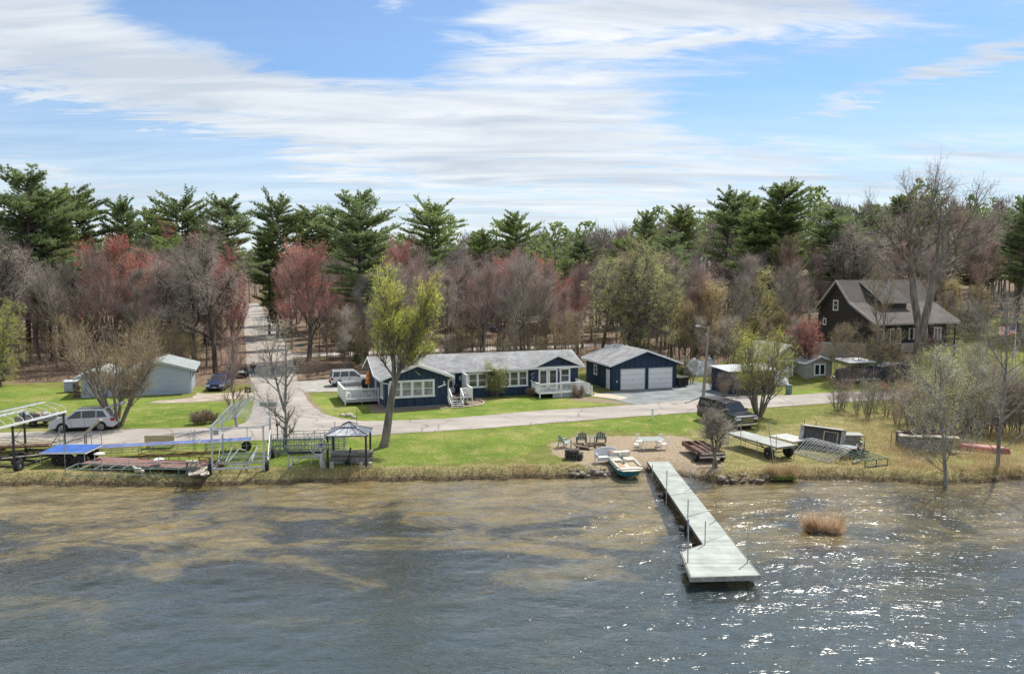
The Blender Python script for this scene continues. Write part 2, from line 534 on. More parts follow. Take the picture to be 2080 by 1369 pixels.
def make_ground():
    xs = np.concatenate([np.linspace(-900, -80, 42)[:-1], np.arange(-80, 80.01, 0.4), np.linspace(80, 900, 42)[1:]])
    ys = np.concatenate([np.linspace(-160, 20, 20)[:-1], np.arange(20, 44, 0.5), np.arange(44, 54, 0.16), np.arange(54, 112, 0.4), np.linspace(112, 300, 70), np.linspace(300, 2400, 40)[1:]])
    X, Y = np.meshgrid(xs, ys)
    Zt = terrain(X, Y)
    V = np.stack([X.ravel(), Y.ravel(), Zt.ravel()], 1)
    nx, ny = len(xs), len(ys)
    i = np.arange(nx * ny).reshape(ny, nx)
    F = np.stack([i[:-1, :-1].ravel(), i[:-1, 1:].ravel(), i[1:, 1:].ravel(), i[1:, :-1].ravel()], 1)
    def mask(polys, soft):
        m = np.zeros(X.shape)
        for p in polys: m = np.maximum(m, sstep(-soft, soft, in_poly(X, Y, p)))
        return m
    lush = mask(Z_LUSH, 0.9); dry = mask(Z_DRY, 1.6)
    sand = mask(Z_SAND, 1.1); dirt = mask(Z_DIRT, 0.35)
    ly = -(X) * math.sin(TH) + Y * math.cos(TH)       # distance along the side road
    off_l = 9.0 * sstep(-33, -48, X)
    litter = sstep(88, 92, ly - off_l)
    litter = np.where((X > 30) & (Y > 84), np.maximum(litter, 0) * sstep(100, 118, Y), litter)
    cols = np.zeros((X.size, 4), np.float32)
    cols[:, 0] = lush.ravel(); cols[:, 1] = np.maximum(sand, 0).ravel(); cols[:, 2] = litter.ravel(); cols[:, 3] = 1
    cols2 = np.zeros((X.size, 4), np.float32)
    cols2[:, 0] = dry.ravel(); cols2[:, 1] = dirt.ravel(); cols2[:, 2] = sstep(3.2, 0.2, (Y - shore_y(X)).ravel()) ; cols2[:, 3] = 1
    o = np_mesh('ground', V, F, None, smooth=True)
    tag(o, 'lawn, beach and leaf litter from the lake edge back into the wood', kind='structure')
    for nm, c in (('cover', cols), ('wear', cols2)):
        a = o.data.color_attributes.new(nm, 'FLOAT_COLOR', 'POINT'); a.data.foreach_set('color', c.ravel())
    m = bpy.data.materials.new('ground_cover'); m.use_nodes = True; t = m.node_tree; t.nodes.clear()
    out = NN(t, 'ShaderNodeOutputMaterial'); b = NN(t, 'ShaderNodeBsdfPrincipled'); b.inputs['Roughness'].default_value = 0.95
    b.inputs['Specular IOR Level'].default_value = 0.15
    geo = NN(t, 'ShaderNodeNewGeometry').outputs['Position']
    A = NN(t, 'ShaderNodeVertexColor', layer_name='cover'); B = NN(t, 'ShaderNodeVertexColor', layer_name='wear')
    sa = NN(t, 'ShaderNodeSeparateColor'); t.links.new(A.outputs[0], sa.inputs[0])
    sb = NN(t, 'ShaderNodeSeparateColor'); t.links.new(B.outputs[0], sb.inputs[0])
    big = noise_node(t, geo, 0.16, 5, 0.6, 0.4); mid = noise_node(t, geo, 0.9, 5, 0.65, 0.2); fine = noise_node(t, geo, 7.0, 5, 0.7)
    def soft(fac, nz, k=0.6, lo=0.35, hi=0.65):
        v = math_node(t, 'ADD', fac, math_node(t, 'MULTIPLY', math_node(t, 'SUBTRACT', nz, 0.5), k))
        mr = NN(t, 'ShaderNodeMapRange', interpolation_type='SMOOTHSTEP'); t.links.new(v, mr.inputs[0])
        mr.inputs[1].default_value = lo; mr.inputs[2].default_value = hi
        return mr.outputs[0]
    # grass: patchy olive, brighter on the kept lawns
    olive = ramp_node(t, mid, [(0.30, (0.120, 0.130, 0.030)), (0.52, (0.165, 0.180, 0.045)), (0.72, (0.270, 0.235, 0.085))])
    lush = ramp_node(t, big, [(0.28, (0.095, 0.160, 0.022)), (0.50, (0.155, 0.215, 0.034)), (0.72, (0.260, 0.265, 0.080))])
    lush = mix_col(t, 1.0, lush, ramp_node(t, mid, [(0.25, (0.70, 0.78, 0.7)), (0.75, (1.18, 1.12, 1.1))]), 'MULTIPLY')
    pat = noise_node(t, geo, 0.42, 6, 0.7, 0.6)
    lush = mix_col(t, math_node(t, 'MULTIPLY', soft(pat, fine, 0.25, 0.50, 0.66), 0.75), lush, (0.30, 0.27, 0.10))
    lush = mix_col(t, math_node(t, 'MULTIPLY', soft(noise_node(t, geo, 0.8, 5, 0.7, 0.3), fine, 0.2, 0.66, 0.74), 0.8), lush, (0.24, 0.17, 0.10))
    g = mix_col(t, soft(sa.outputs[0], mid, 1.0), olive, lush)
    dry = ramp_node(t, mid, [(0.28, (0.150, 0.150, 0.050)), (0.48, (0.300, 0.250, 0.120)), (0.70, (0.430, 0.345, 0.205))])
    g = mix_col(t, math_node(t, 'MULTIPLY', soft(sb.outputs[0], mid, 1.3, 0.35, 0.85), 0.48), g, dry)
    # dead grass band right along the bank
    g = mix_col(t, math_node(t, 'MULTIPLY', soft(sb.outputs[2], mid, 1.4), 0.60), g, ramp_node(t, fine, [(0.3, (0.13, 0.10, 0.05)), (0.55, (0.36, 0.27, 0.15)), (0.75, (0.50, 0.40, 0.25))]))
    litter = ramp_node(t, mid, [(0.26, (0.060, 0.045, 0.032)), (0.45, (0.150, 0.107, 0.075)), (0.62, (0.260, 0.185, 0.125)), (0.78, (0.37, 0.28, 0.20))])
    litter = mix_col(t, soft(big, mid, 0.4, 0.60, 0.72), litter, (0.16, 0.17, 0.05))
    g = mix_col(t, soft(sa.outputs[2], mid, 0.7), g, litter)
    dirt = ramp_node(t, fine, [(0.3, (0.15, 0.11, 0.075)), (0.7, (0.34, 0.27, 0.20))])
    g = mix_col(t, soft(sb.outputs[1], mid, 0.6), g, dirt)
    sand = ramp_node(t, fine, [(0.28, (0.16, 0.120, 0.080)), (0.5, (0.31, 0.245, 0.170)), (0.75, (0.43, 0.35, 0.25))])
    sand = mix_col(t, soft(mid, fine, 0.5, 0.55, 0.8), sand, (0.20, 0.150, 0.098))
    g = mix_col(t, soft(sa.outputs[1], mid, 1.3), g, sand)
    g = mix_col(t, 1.0, g, ramp_node(t, fine, [(0.25, (0.78, 0.78, 0.78)), (0.75, (1.18, 1.18, 1.18))]), 'MULTIPLY')
    # the bed of the lake: mustard sand, with darker weed beds
    sp = NN(t, 'ShaderNodeSeparateXYZ'); t.links.new(geo, sp.inputs[0])
    bn1 = noise_node(t, mapping(t, geo, (0.13, 0.24, 0.2), (0, 0, R(14))), 1.0, 7, 0.66, 0.8)
    off = math_node(t, 'ADD', math_node(t, 'MULTIPLY', math_node(t, 'SUBTRACT', sp.outputs[1], 42.0), 0.014), math_node(t, 'MULTIPLY', sp.outputs[0], -0.0012))
    bed = ramp_node(t, math_node(t, 'ADD', bn1, off), [(0.30, (0.022, 0.028, 0.022)), (0.42, (0.070, 0.065, 0.035)), (0.48, (0.30, 0.25, 0.105)), (0.62, (0.50, 0.41, 0.19))])
    bed = mix_col(t, 1.0, bed, ramp_node(t, noise_node(t, geo, 1.6, 6, 0.7), [(0.3, 0.7), (0.7, 1.2)]), 'MULTIPLY')
    wet = NN(t, 'ShaderNodeMapRange'); t.links.new(sp.outputs[2], wet.inputs[0])
    wet.inputs[1].default_value = WZ + 0.10; wet.inputs[2].default_value = WZ + 0.16; wet.inputs[3].default_value = 1.0; wet.inputs[4].default_value = 0.0
    bed0 = NN(t, 'ShaderNodeMapRange'); t.links.new(sp.outputs[2], bed0.inputs[0])
    bed0.inputs[1].default_value = WZ - 0.03; bed0.inputs[2].default_value = WZ - 0.10
    g = mix_col(t, math_node(t, 'MULTIPLY', wet.outputs[0], 0.65), g, (0.07, 0.05, 0.032))
    g = mix_col(t, bed0.outputs[0], g, bed)
    t.links.new(g, b.inputs['Base Color'])
    bp = NN(t, 'ShaderNodeBump'); bp.inputs['Strength'].default_value = 0.7; bp.inputs['Distance'].default_value = 0.06
    t.links.new(fine, bp.inputs['Height']); t.links.new(bp.outputs[0], b.inputs['Normal'])
    t.links.new(b.outputs[0], out.inputs[0])
    o.data.materials.append(m)
make_ground()

# ---- paved sheets
ASPHALT = mat('old_asphalt', (0.36, 0.325, 0.29), 0.95, 0.10, 0.35, 0.3, 60, col2=(0.30, 0.265, 0.235), detail=8)
def weather_road(m):
    t = m.node_tree; b = [n for n in t.nodes if n.type == 'BSDF_PRINCIPLED'][0]; lk = b.inputs['Base Color'].links[0].from_socket
    geo = NN(t, 'ShaderNodeNewGeometry').outputs['Position']
    v = NN(t, 'ShaderNodeTexVoronoi', feature='DISTANCE_TO_EDGE'); v.inputs['Scale'].default_value = 0.22
    wv = NN(t, 'ShaderNodeVectorMath', operation='ADD'); nz = NN(t, 'ShaderNodeTexNoise'); nz.inputs['Scale'].default_value = 0.7; nz.inputs['Detail'].default_value = 6
    t.links.new(geo, nz.inputs['Vector']); t.links.new(geo, wv.inputs[0]); t.links.new(nz.outputs[1], wv.inputs[1]); t.links.new(wv.outputs[0], v.inputs['Vector'])
    crack = math_node(t, 'LESS_THAN', v.outputs[0], 0.010)
    big = ramp_node(t, noise_node(t, mapping(t, geo, (0.12, 0.5, 1), (0, 0, R(-19))), 1.0, 7, 0.7, 0.4), [(0.35, 0.80), (0.65, 1.12)])
    grit = ramp_node(t, noise_node(t, geo, 9.0, 4, 0.75), [(0.3, 0.86), (0.7, 1.10)])
    c = mix_col(t, 1.0, lk, big, 'MULTIPLY'); c = mix_col(t, 1.0, c, grit, 'MULTIPLY')
    c = mix_col(t, math_node(t, 'MULTIPLY', crack, 0.55), c, (0.10, 0.09, 0.08))
    t.links.new(c, b.inputs['Base Color'])
weather_road(ASPHALT)
GRAVEL = mat('grey_gravel', (0.215, 0.23, 0.23), 0.95, 0.2, 0.6, 0.6, 30, col2=(0.13, 0.145, 0.148), detail=10)
PATHM = mat('tan_pavers', (0.50, 0.42, 0.32), 0.9, 0.12, 3.0)
DIRTM = mat('dirt_drive', (0.40, 0.335, 0.26), 0.95, 0.18, 0.7, 0.4, 30, detail=8)
def sheet(name, pts, m, z=0.02, step=None):
    """sheet of ground following a closed outline of world points"""
    mb = MB()
    P = [Vector((p[0], p[1], z)) for p in pts]
    bm = bmesh.new(); vs = [bm.verts.new(p) for p in P]; f = bm.faces.new(vs)
    if f.normal.z < 0: f.normal_flip()
    bmesh.ops.triangulate(bm, faces=bm.faces)
    me = bpy.data.meshes.new(name); bm.to_mesh(me); bm.free()
    o = bpy.data.objects.new(name, me); COL.objects.link(o); me.materials.append(m)
    for p in me.polygons:
        if p.normal.z < 0: p.flip()
    return tag(o, None, kind='structure')
def wavy(pts, seg=0.7, amp=0.09, seed=1):
    rg = random.Random(seed); out = []
    for a, b in zip(pts[:-1], pts[1:]):
        a = Vector(a); b = Vector(b); L = (b - a).length; n = max(1, int(L / seg)) if L < 60 else max(1, int(L / 5))
        d = (b - a).normalized(); nn = Vector((-d.y, d.x, 0))
        for i in range(n):
            out.append(a + (b - a) * i / n + (nn * rg.uniform(-amp, amp) if i else Vector((0, 0, 0))))
    out.append(Vector(pts[-1]))
    return out
top = [at(-500, 892), at(0, 879), at(200, 873), at(400, 869), at(470, 867), at(500, 858), at(512, 838), at(518, 808), at(508, 770), at(500, 735)]
# the side road runs straight back into the wood
s0 = at(500, 713); s1 = at(491, 616)
side_l = [s0, s1]; side_r = [at(526, 616), at(590, 713)]
topr = [at(606, 775), at(622, 808), at(636, 826), at(656, 840), at(690, 850), at(740, 856), at(900, 851), at(1100, 834), at(1285, 822.5), at(1420, 810), at(1500, 805), at(1600, 803), at(1700, 797), at(1860, 789), at(2080, 777), at(2500, 757)]
bot = [at(2500, 776), at(2080, 795), at(1860, 808), at(1700, 818), at(1600, 825), at(1360, 841), at(1200, 853), at(1000, 869), at(760, 884), at(600, 892), at(380, 899), at(0, 907), at(-500, 918)]
sheet('road', wavy(top + side_l + side_r + topr, seed=3) + wavy(bot, seed=4), ASPHALT, 0.02)
c0 = at(548, 721)
bk = [at(590, 720), at(1000, 706), at(1330, 694)]
d = (at(1200, 700) - at(590, 720)).normalized()
a0 = at(580, 722); a1 = a0 + d * 120
nn = Vector((-d.y, d.x, 0))
sheet('back_road', [a0 - nn * 2.2, a1 - nn * 2.2, a1 + nn * 2.2, a0 + nn * 2.2], mat('pale_asphalt', (0.46, 0.43, 0.40), 0.95, 0.1, 0.5), 0.014)
sheet('driveway', wavy([at(1243, 796), at(1180, 803), at(1225, 808), at(1291, 822.2), at(1420, 810), at(1496, 804.6), at(1500, 800), at(1462, 795), at(1440, 778), at(1400, 776), at(1372, 787)], 1.0, 0.15, 5), GRAVEL, 0.026)
sheet('gravel_drive', wavy([at(606, 775), at(616, 797), at(700, 795), at(735, 790), at(738, 768), at(680, 770)], 1.0, 0.15, 8), mat('pale_gravel', (0.36, 0.34, 0.31), 0.95, 0.15, 0.9, 0.4, 30), 0.026)
sheet('dirt_drive', wavy([at(518, 806), at(470, 811), at(400, 816.5), at(330, 819), at(300, 817), at(330, 813), at(392, 809), at(398, 798), at(430, 800), at(470, 798), at(508, 792)], 1.0, 0.2, 9), DIRTM, 0.014)
sheet('garden_path', wavy([at(1182, 802), at(1215, 807), at(1262, 812), at(1276, 808), at(1235, 800), at(1205, 800)], 0.8, 0.06, 6), PATHM, 0.032)

def make_water():
    xs = np.arange(-62, 62.01, 0.13); ys = np.arange(20, 56, 0.13)
    X, Y = np.meshgrid(xs, ys)
    rg = np.random.RandomState(5)
    Zw = np.zeros(X.shape)
    for k in range(64):
        ang = R(-72) + rg.normal(0, 0.42)     # wind from the left, crests roughly across the view
        lam = 0.42 * 2 ** rg.uniform(0, 2.7)
        kk = 2 * math.pi / lam
        ph = rg.uniform(0, 6.28)
        wx, wy = math.cos(ang) * kk, math.sin(ang) * kk
        mod = 0.6 + 0.4 * np.sin(X * wy / kk * 0.35 + Y * 0.05 + ph * 2)
        Zw += 0.0054 * lam ** 0.85 * np.sin(X * wx + Y * wy + ph + 0.8 * np.sin(X * 0.31 * math.cos(ph) + Y * 0.27)) * mod
    sy = shore_y(X)
    calm = 0.35 + 0.65 * sstep(0, 6, sy - Y)
    Zw *= calm
    V = np.stack([X.ravel(), Y.ravel(), WZ + Zw.ravel()], 1)
    nx, ny = len(xs), len(ys)
    i = np.arange(nx * ny).reshape(ny, nx)
    F = np.stack([i[:-1, :-1].ravel(), i[:-1, 1:].ravel(), i[1:, 1:].ravel(), i[1:, :-1].ravel()], 1)
    o = np_mesh('water', V, F, None, smooth=True)
    tag(o, 'rippled shallow lake water glittering in the sun', kind='structure')
    m = bpy.data.materials.new('lake_water'); m.use_nodes = True; t = m.node_tree; t.nodes.clear()
    out = NN(t, 'ShaderNodeOutputMaterial')
    geo = NN(t, 'ShaderNodeNewGeometry').outputs['Position']
    n1 = noise_node(t, mapping(t, geo, (0.9, 2.6, 1), (0, 0, R(16))), 1.0, 3, 0.6, 0.6)
    n2 = noise_node(t, mapping(t, geo, (2.2, 6.0, 1), (0, 0, R(-6))), 1.0, 2, 0.6, 0.5)
    gust = noise_node(t, mapping(t, geo, (0.10, 0.22, 1), (0, 0, R(12))), 1.0, 4, 0.6)
    h = math_node(t, 'ADD', n1, math_node(t, 'MULTIPLY', n2, 0.75))
    h = math_node(t, 'MULTIPLY', h, ramp_node(t, gust, [(0.3, 0.55), (0.7, 1.25)]))
    bp = NN(t, 'ShaderNodeBump'); bp.inputs['Strength'].default_value = 1.0; bp.inputs['Distance'].default_value = WATER_BUMP
    t.links.new(h, bp.inputs['Height'])
    fr = NN(t, 'ShaderNodeFresnel'); fr.inputs[0].default_value = 1.33; t.links.new(bp.outputs[0], fr.inputs['Normal'])
    frs = math_node(t, 'MINIMUM', math_node(t, 'MULTIPLY', fr.outputs[0], WATER_REFL), 1.0)
    gl = NN(t, 'ShaderNodeBsdfGlossy'); gl.inputs['Roughness'].default_value = 0.13; gl.inputs[0].default_value = (1, 1, 1, 1)
    t.links.new(bp.outputs[0], gl.inputs['Normal'])
    tr = NN(t, 'ShaderNodeBsdfTransparent'); tr.inputs[0].default_value = (0.80, 0.76, 0.66, 1)
    df = NN(t, 'ShaderNodeBsdfDiffuse'); t.links.new(bp.outputs[0], df.inputs['Normal'])
    spx = NN(t, 'ShaderNodeSeparateXYZ'); t.links.new(geo, spx.inputs[0])
    dp = NN(t, 'ShaderNodeMapRange', interpolation_type='SMOOTHSTEP')
    t.links.new(math_node(t, 'ADD', spx.outputs[1], math_node(t, 'ADD', math_node(t, 'MULTIPLY', math_node(t, 'SUBTRACT', gust, 0.5), 14), math_node(t, 'MULTIPLY', spx.outputs[0], -0.10))), dp.inputs[0])
    dp.inputs[1].default_value = 41; dp.inputs[2].default_value = 25; dp.inputs[3].default_value = 0.03; dp.inputs[4].default_value = 0.55
    df.inputs[0].default_value = (0.066, 0.096, 0.100, 1)
    body = NN(t, 'ShaderNodeMixShader'); t.links.new(dp.outputs[0], body.inputs[0])
    t.links.new(tr.outputs[0], body.inputs[1]); t.links.new(df.outputs[0], body.inputs[2])
    mx = NN(t, 'ShaderNodeMixShader'); t.links.new(frs, mx.inputs[0])
    t.links.new(body.outputs[0], mx.inputs[1]); t.links.new(gl.outputs[0], mx.inputs[2])
    t.links.new(mx.outputs[0], out.inputs[0])
    o.data.materials.append(m)
    # the rest of the lake, behind and beside the camera
    xs2 = [-900, -62, 61.95, 900]; ys2 = [-600, 20, 55.9]
    vs = [(x, y, WZ) for y in ys2 for x in xs2]
    fs = [(j * 4 + i2, j * 4 + i2 + 1, (j + 1) * 4 + i2 + 1, (j + 1) * 4 + i2) for j in range(2) for i2 in range(3) if not (j == 1 and i2 == 1)]
    o2 = np_mesh('open_water', vs, fs, m); tag(o2, 'open lake water beyond the photographed bay', kind='structure')
WATER_BUMP = 0.058
WATER_REFL = 1.8
make_water()
# ---------------------------------------------------------------- buildings
def gz(x, y): return float(terrain(np.array([x]), np.array([y]))[0])
LAMPGLASS = mat('frosted_lamp', (0.7, 0.7, 0.68), 0.3)

def window(root, x0, x1, z0, z1, y, n=1, sash=True, casing=0.11, mat_f=None, blind=False, side=None, grid=None):
    """window in a wall facing -y (or facing -x when side='L'); the casing with its sashes, and the panes inside"""
    mat_f = mat_f or WHITE
    f = MB(); g = MB(); bl = MB()
    def bx(mb, a0, a1, y0, y1, b0, b1):
        if side == 'L': mb.bb(y0, y1, a0, a1, b0, b1)
        else: mb.bb(a0, a1, y0, y1, b0, b1)
    c = casing
    bx(f, x0, x1, y - 0.05, y + 0.01, z1 - c, z1); bx(f, x0 - 0.03, x1 + 0.03, y - 0.08, y + 0.01, z0, z0 + c)
    bx(f, x0, x0 + c, y - 0.047, y + 0.01, z0 + c, z1 - c); bx(f, x1 - c, x1, y - 0.047, y + 0.01, z0 + c, z1 - c)
    w = (x1 - x0 - c) / n
    for i in range(n):
        a0 = x0 + c + i * w; a1 = a0 + w - c
        if i < n - 1: bx(f, a1, a1 + c, y - 0.044, y + 0.01, z0 + c, z1 - c)
        s = 0.045
        bx(f, a0, a0 + s, y - 0.025, y + 0.01, z0 + c, z1 - c); bx(f, a1 - s, a1, y - 0.025, y + 0.01, z0 + c, z1 - c)
        bx(f, a0 + s, a1 - s, y - 0.025, y + 0.01, z0 + c, z0 + c + s); bx(f, a0 + s, a1 - s, y - 0.025, y + 0.01, z1 - c - s, z1 - c)
        if sash:
            zm = (z0 + z1) / 2
            bx(f, a0 + s, a1 - s, y - 0.028, y + 0.01, zm - s * 0.6, zm + s * 0.6)
        bx(g, a0 + s, a1 - s, y - 0.008, y + 0.004, z0 + c + s, z1 - c - s)
    fo = f.build('window', mat_f, root)
    g.build('pane', BLIND_GLASS if blind else GLASS, fo)
    return fo
BLIND_GLASS = mat('glass_over_blind', (0.26, 0.27, 0.27), 0.12, 0.35, 1.4, spec=1.0)

def downspout(root, pts, name='downspout'):
    MB().path([Vector(p) for p in pts], 0.05, 6).build(name, WHITE, root)

def gable_roof(root, x0, x1, y0, y1, ze, zr, along='X', th=0.14, m=ROOF, ridge=None, fascia=WHITE, z_back=None, name='roof'):
    """two slabs over a ridge, white boards along eaves and rakes; (x0..y1) is the outline with overhangs"""
    mb = MB(); fb = MB()
    if along == 'X':
        ym = (y0 + y1) / 2 if ridge is None else ridge
        zb = ze if z_back is None else z_back
        mb.slab([(x0, y0, ze), (x1, y0, ze), (x1, ym, zr), (x0, ym, zr)], th)
        mb.slab([(x0, y1, zb), (x0, ym, zr - 0.001), (x1, ym, zr - 0.001), (x1, y1, zb)], th)
        t = 0.03
        fb.bb(x0 - t, x1 + t, y0 - t, y0 + 0.002, ze - 0.20, ze + 0.01); fb.bb(x0 - t, x1 + t, y1 - 0.002, y1 + t, zb - 0.20, zb + 0.01)
        for x, d in ((x0, -t), (x1, t)):
            for (ya, za, yb, zb2) in ((y0, ze, ym, zr), (y1, zb, ym, zr)):
                fb.add([(x, ya, za - 0.20), (x, yb, zb2 - 0.20), (x, yb, zb2 + 0.012), (x, ya, za + 0.012), (x + d, ya, za - 0.20), (x + d, yb, zb2 - 0.20), (x + d, yb, zb2 + 0.012), (x + d, ya, za + 0.012)],
                       [(0, 1, 2, 3), (7, 6, 5, 4), (0, 4, 5, 1), (1, 5, 6, 2), (2, 6, 7, 3), (3, 7, 4, 0)])
    else:
        xm = (x0 + x1) / 2 if ridge is None else ridge
        mb.slab([(x0, y0, ze), (xm, y0, zr), (xm, y1, zr), (x0, y1, ze)], th)
        mb.slab([(x1, y0, ze), (x1, y1, ze), (xm, y1, zr - 0.001), (xm, y0, zr - 0.001)], th)
        t = 0.03
        fb.bb(x0 - t, x0 + 0.002, y0 - t, y1 + t, ze - 0.20, ze + 0.01); fb.bb(x1 - 0.002, x1 + t, y0 - t, y1 + t, ze - 0.20, ze + 0.01)
        for y, d in ((y0, -t), (y1, t)):
            for (xa, xb) in ((x0, xm), (x1, xm)):
                fb.add([(xa, y, ze - 0.20), (xb, y, zr - 0.20), (xb, y, zr + 0.012), (xa, y, ze + 0.012), (xa, y + d, ze - 0.20), (xb, y + d, zr - 0.20), (xb, y + d, zr + 0.012), (xa, y + d, ze + 0.012)],
                       [(0, 1, 2, 3), (7, 6, 5, 4), (0, 4, 5, 1), (1, 5, 6, 2), (2, 6, 7, 3), (3, 7, 4, 0)])
    r = mb.build(name, m, root)
    fb.build('fascia', fascia, r)
    return r

def railing(mb, p0, p1, h=0.95, base=0.08, step=0.13, zf0=0.0, zf1=0.0, post=True):
    """rails and pickets between two floor points"""
    p0 = Vector(p0); p1 = Vector(p1); L = (p1 - p0).length
    mb.beam(p0 + Vector((0, 0, h)), p1 + Vector((0, 0, h)), 0.13, 0.045)
    mb.beam(p0 + Vector((0, 0, h - 0.10)), p1 + Vector((0, 0, h - 0.10)), 0.045, 0.085)
    mb.beam(p0 + Vector((0, 0, base)), p1 + Vector((0, 0, base)), 0.045, 0.085)
    n = max(1, int(L / step))
    for i in range(1, n):
        p = p0.lerp(p1, i / n)
        mb.beam(p + Vector((0, 0, base)), p + Vector((0, 0, h - 0.08)), 0.042)
def post(mb, p, h=1.0, w=0.10, down=0.0):
    mb.beam(Vector(p) - Vector((0, 0, down)), Vector(p) + Vector((0, 0, h)), w)

# ======== the blue house
HO = at(782.7, 831.6)
def blue_house():
    r = thing('blue_house', 'long low navy blue house with grey shingle roof and white window frames', 'house', HO, TH)
    w = MB()
    ZE, ZR = 2.78, 4.12
    YF, YB, XL = 3.65, 9.2, 20.4
    w.bb(0, XL, YF, YB, -0.15, ZE - 0.12)
    w.bb(0.0, 5.75, 0, YF, -0.15, ZE - 0.122)
    w.bb(15.55, 20.38, YF - 0.25, YF, -0.15, ZE - 0.13)
    # gable ends
    ym = (YF + YB) / 2
    w.prism([(YF, ZE - 0.13), (YB, ZE - 0.13), (ym, ZR - 0.2)], 0.004, XL - 0.004, 'X')
    w.prism([(0.004, ZE - 0.13), (5.746, ZE - 0.13), (2.875, ZR - 0.30)], 0.004, 4.0)
    w.prism([(15.556, ZE - 0.14), (20.376, ZE - 0.14), (17.96, ZR - 0.35)], YF - 0.246, YF + 1)
    w.build('wall', NAVY, r)
    MB().bb(-0.02, 5.77, -0.02, 0.3, -0.3, 0.14).bb(-0.02, 0.3, 0.3, 3.6, -0.3, 0.14).build('foundation', mat('grey_block', (0.22, 0.22, 0.22), 0.9), r)
    ro = gable_roof(r, -0.55, XL + 0.5, YF - 0.5, YB + 0.5, ZE, ZR)
    MB().tube((0.9, 5.2, 3.6), (0.9, 5.2, 4.15), 0.05, 0.05, 8).build('vent_pipe', DKMETAL, ro)
    # wing roof and right gable roof run back into the main slope
    for nm, (x0, x1, y0, yr) in (('wing_roof', (-0.57, 6.3, -0.5, 6.0)), ('gable_roof', (15.05, 20.92, YF - 0.72, 6.1))):
        xm = (x0 + x1) / 2
        zr2 = ZR - 0.10
        mb = MB()
        mb.slab([(x0, y0, ZE + 0.004), (xm, y0, zr2), (xm, yr, zr2), (x0, YF - 0.45, ZE + 0.004)], 0.14)
        mb.slab([(x1, y0, ZE + 0.004), (xm, y0, zr2 - 0.001), (xm, yr, zr2 - 0.001), (x1, YF - 0.45, ZE + 0.004)], 0.14)
        wr = mb.build(nm, ROOF, r)
        fb = MB(); t = 0.03
        for (xa, xb) in ((x0, xm), (x1, xm)):
            fb.add([(xa, y0, ZE - 0.2), (xb, y0, zr2 - 0.2), (xb, y0, zr2 + 0.015), (xa, y0, ZE + 0.015), (xa, y0 - t, ZE - 0.2), (xb, y0 - t, zr2 - 0.2), (xb, y0 - t, zr2 + 0.015), (xa, y0 - t, ZE + 0.015)],
                   [(0, 1, 2, 3), (7, 6, 5, 4), (0, 4, 5, 1), (1, 5, 6, 2), (2, 6, 7, 3), (3, 7, 4, 0)])
            fb.beam((xa, y0, ZE - 0.09), (xa, YF - 0.55, ZE - 0.09), 0.05, 0.2)
        fb.build('fascia', WHITE, wr)
    window(r, 0.38, 4.55, 0.95, 2.55, 0, n=4, blind=True, casing=0.15)
    window(r, 0.95, 2.25, 0.75, 2.45, -0.0, n=2, side='L')
    window(r, 4.6, 5.3, 1.1, 2.35, -0.0, n=1, side='L')
    window(r, 8.75, 10.75, 0.95, 2.45, YF, n=2, casing=0.13)
    window(r, 12.1, 15.0, 0.88, 2.5, YF, n=3, casing=0.13)
    window(r, 18.35, 19.5, 1.05, 2.58, YF - 0.25, n=1, casing=0.13)
    # french door
    d = MB(); y = YF - 0.25
    for a0, a1 in ((16.05, 17.05), (17.1, 18.1)):
        d.bb(a0, a0 + 0.16, y - 0.05, y + 0.01, 0.45, 2.55); d.bb(a1 - 0.16, a1, y - 0.05, y + 0.01, 0.45, 2.55)
        d.bb(a0 + 0.16, a1 - 0.16, y - 0.05, y + 0.01, 2.38, 2.55); d.bb(a0 + 0.16, a1 - 0.16, y - 0.05, y + 0.01, 0.45, 0.7)
    d.bb(15.95, 18.2, y - 0.06, y + 0.01, 2.551, 2.66)
    do = d.build('patio_door', WHITE, r)
    MB().bb(16.21, 16.89, y - 0.02, y + 0.01, 0.7, 2.38).bb(17.26, 17.94, y - 0.02, y + 0.01, 0.7, 2.38).build('pane', GLASS, do)
    # front door beside the wing
    d = MB(); y = YF
    d.bb(6.35, 7.45, y - 0.05, y + 0.01, 0.6, 2.66)
    do = d.build('front_door', WHITE, r)
    MB().bb(6.62, 7.18, y - 0.065, y - 0.04, 1.15, 2.3).build('pane', GLASS, do)
    MB().bb(7.25, 7.30, y - 0.10, y - 0.05, 1.55, 1.65).build('handle', DKMETAL, do)
    downspout(r, [(-0.35, -0.38, 2.62), (-0.2, -0.15, 2.4), (0.42, -0.09, 2.3), (0.30, -0.09, 2.25), (0.30, -0.09, 0.35), (0.55, -0.5, 0.08)])
    downspout(r, [(6.2, -0.3, 2.6), (5.82, -0.07, 2.3), (5.82, -0.07, 0.4), (6.05, -0.6, 0.08)])
    # butterfly ornaments and lamps on the front
    for k, (a, z) in enumerate(((15.32, 2.05), (15.42, 1.75), (15.5, 2.2), (15.28, 1.5))):
        orn = MB(); orn.add([(a, YF - 0.3, z), (a - 0.10, YF - 0.31, z + 0.09), (a - 0.07, YF - 0.3, z - 0.07)], [(0, 1, 2)])
        orn.add([(a, YF - 0.3, z), (a + 0.10, YF - 0.31, z + 0.09), (a + 0.07, YF - 0.3, z - 0.07)], [(0, 2, 1)])
        orn.build('wall_ornament', WHITE_OLD, r)
    MB().prism([(7.85, 1.85), (7.98, 1.75), (8.1, 1.95), (8.0, 2.2), (7.9, 2.25)], YF - 0.05, YF - 0.02).build('wall_ornament', mat('pale_blue_glass', (0.45, 0.6, 0.62), 0.3), r)
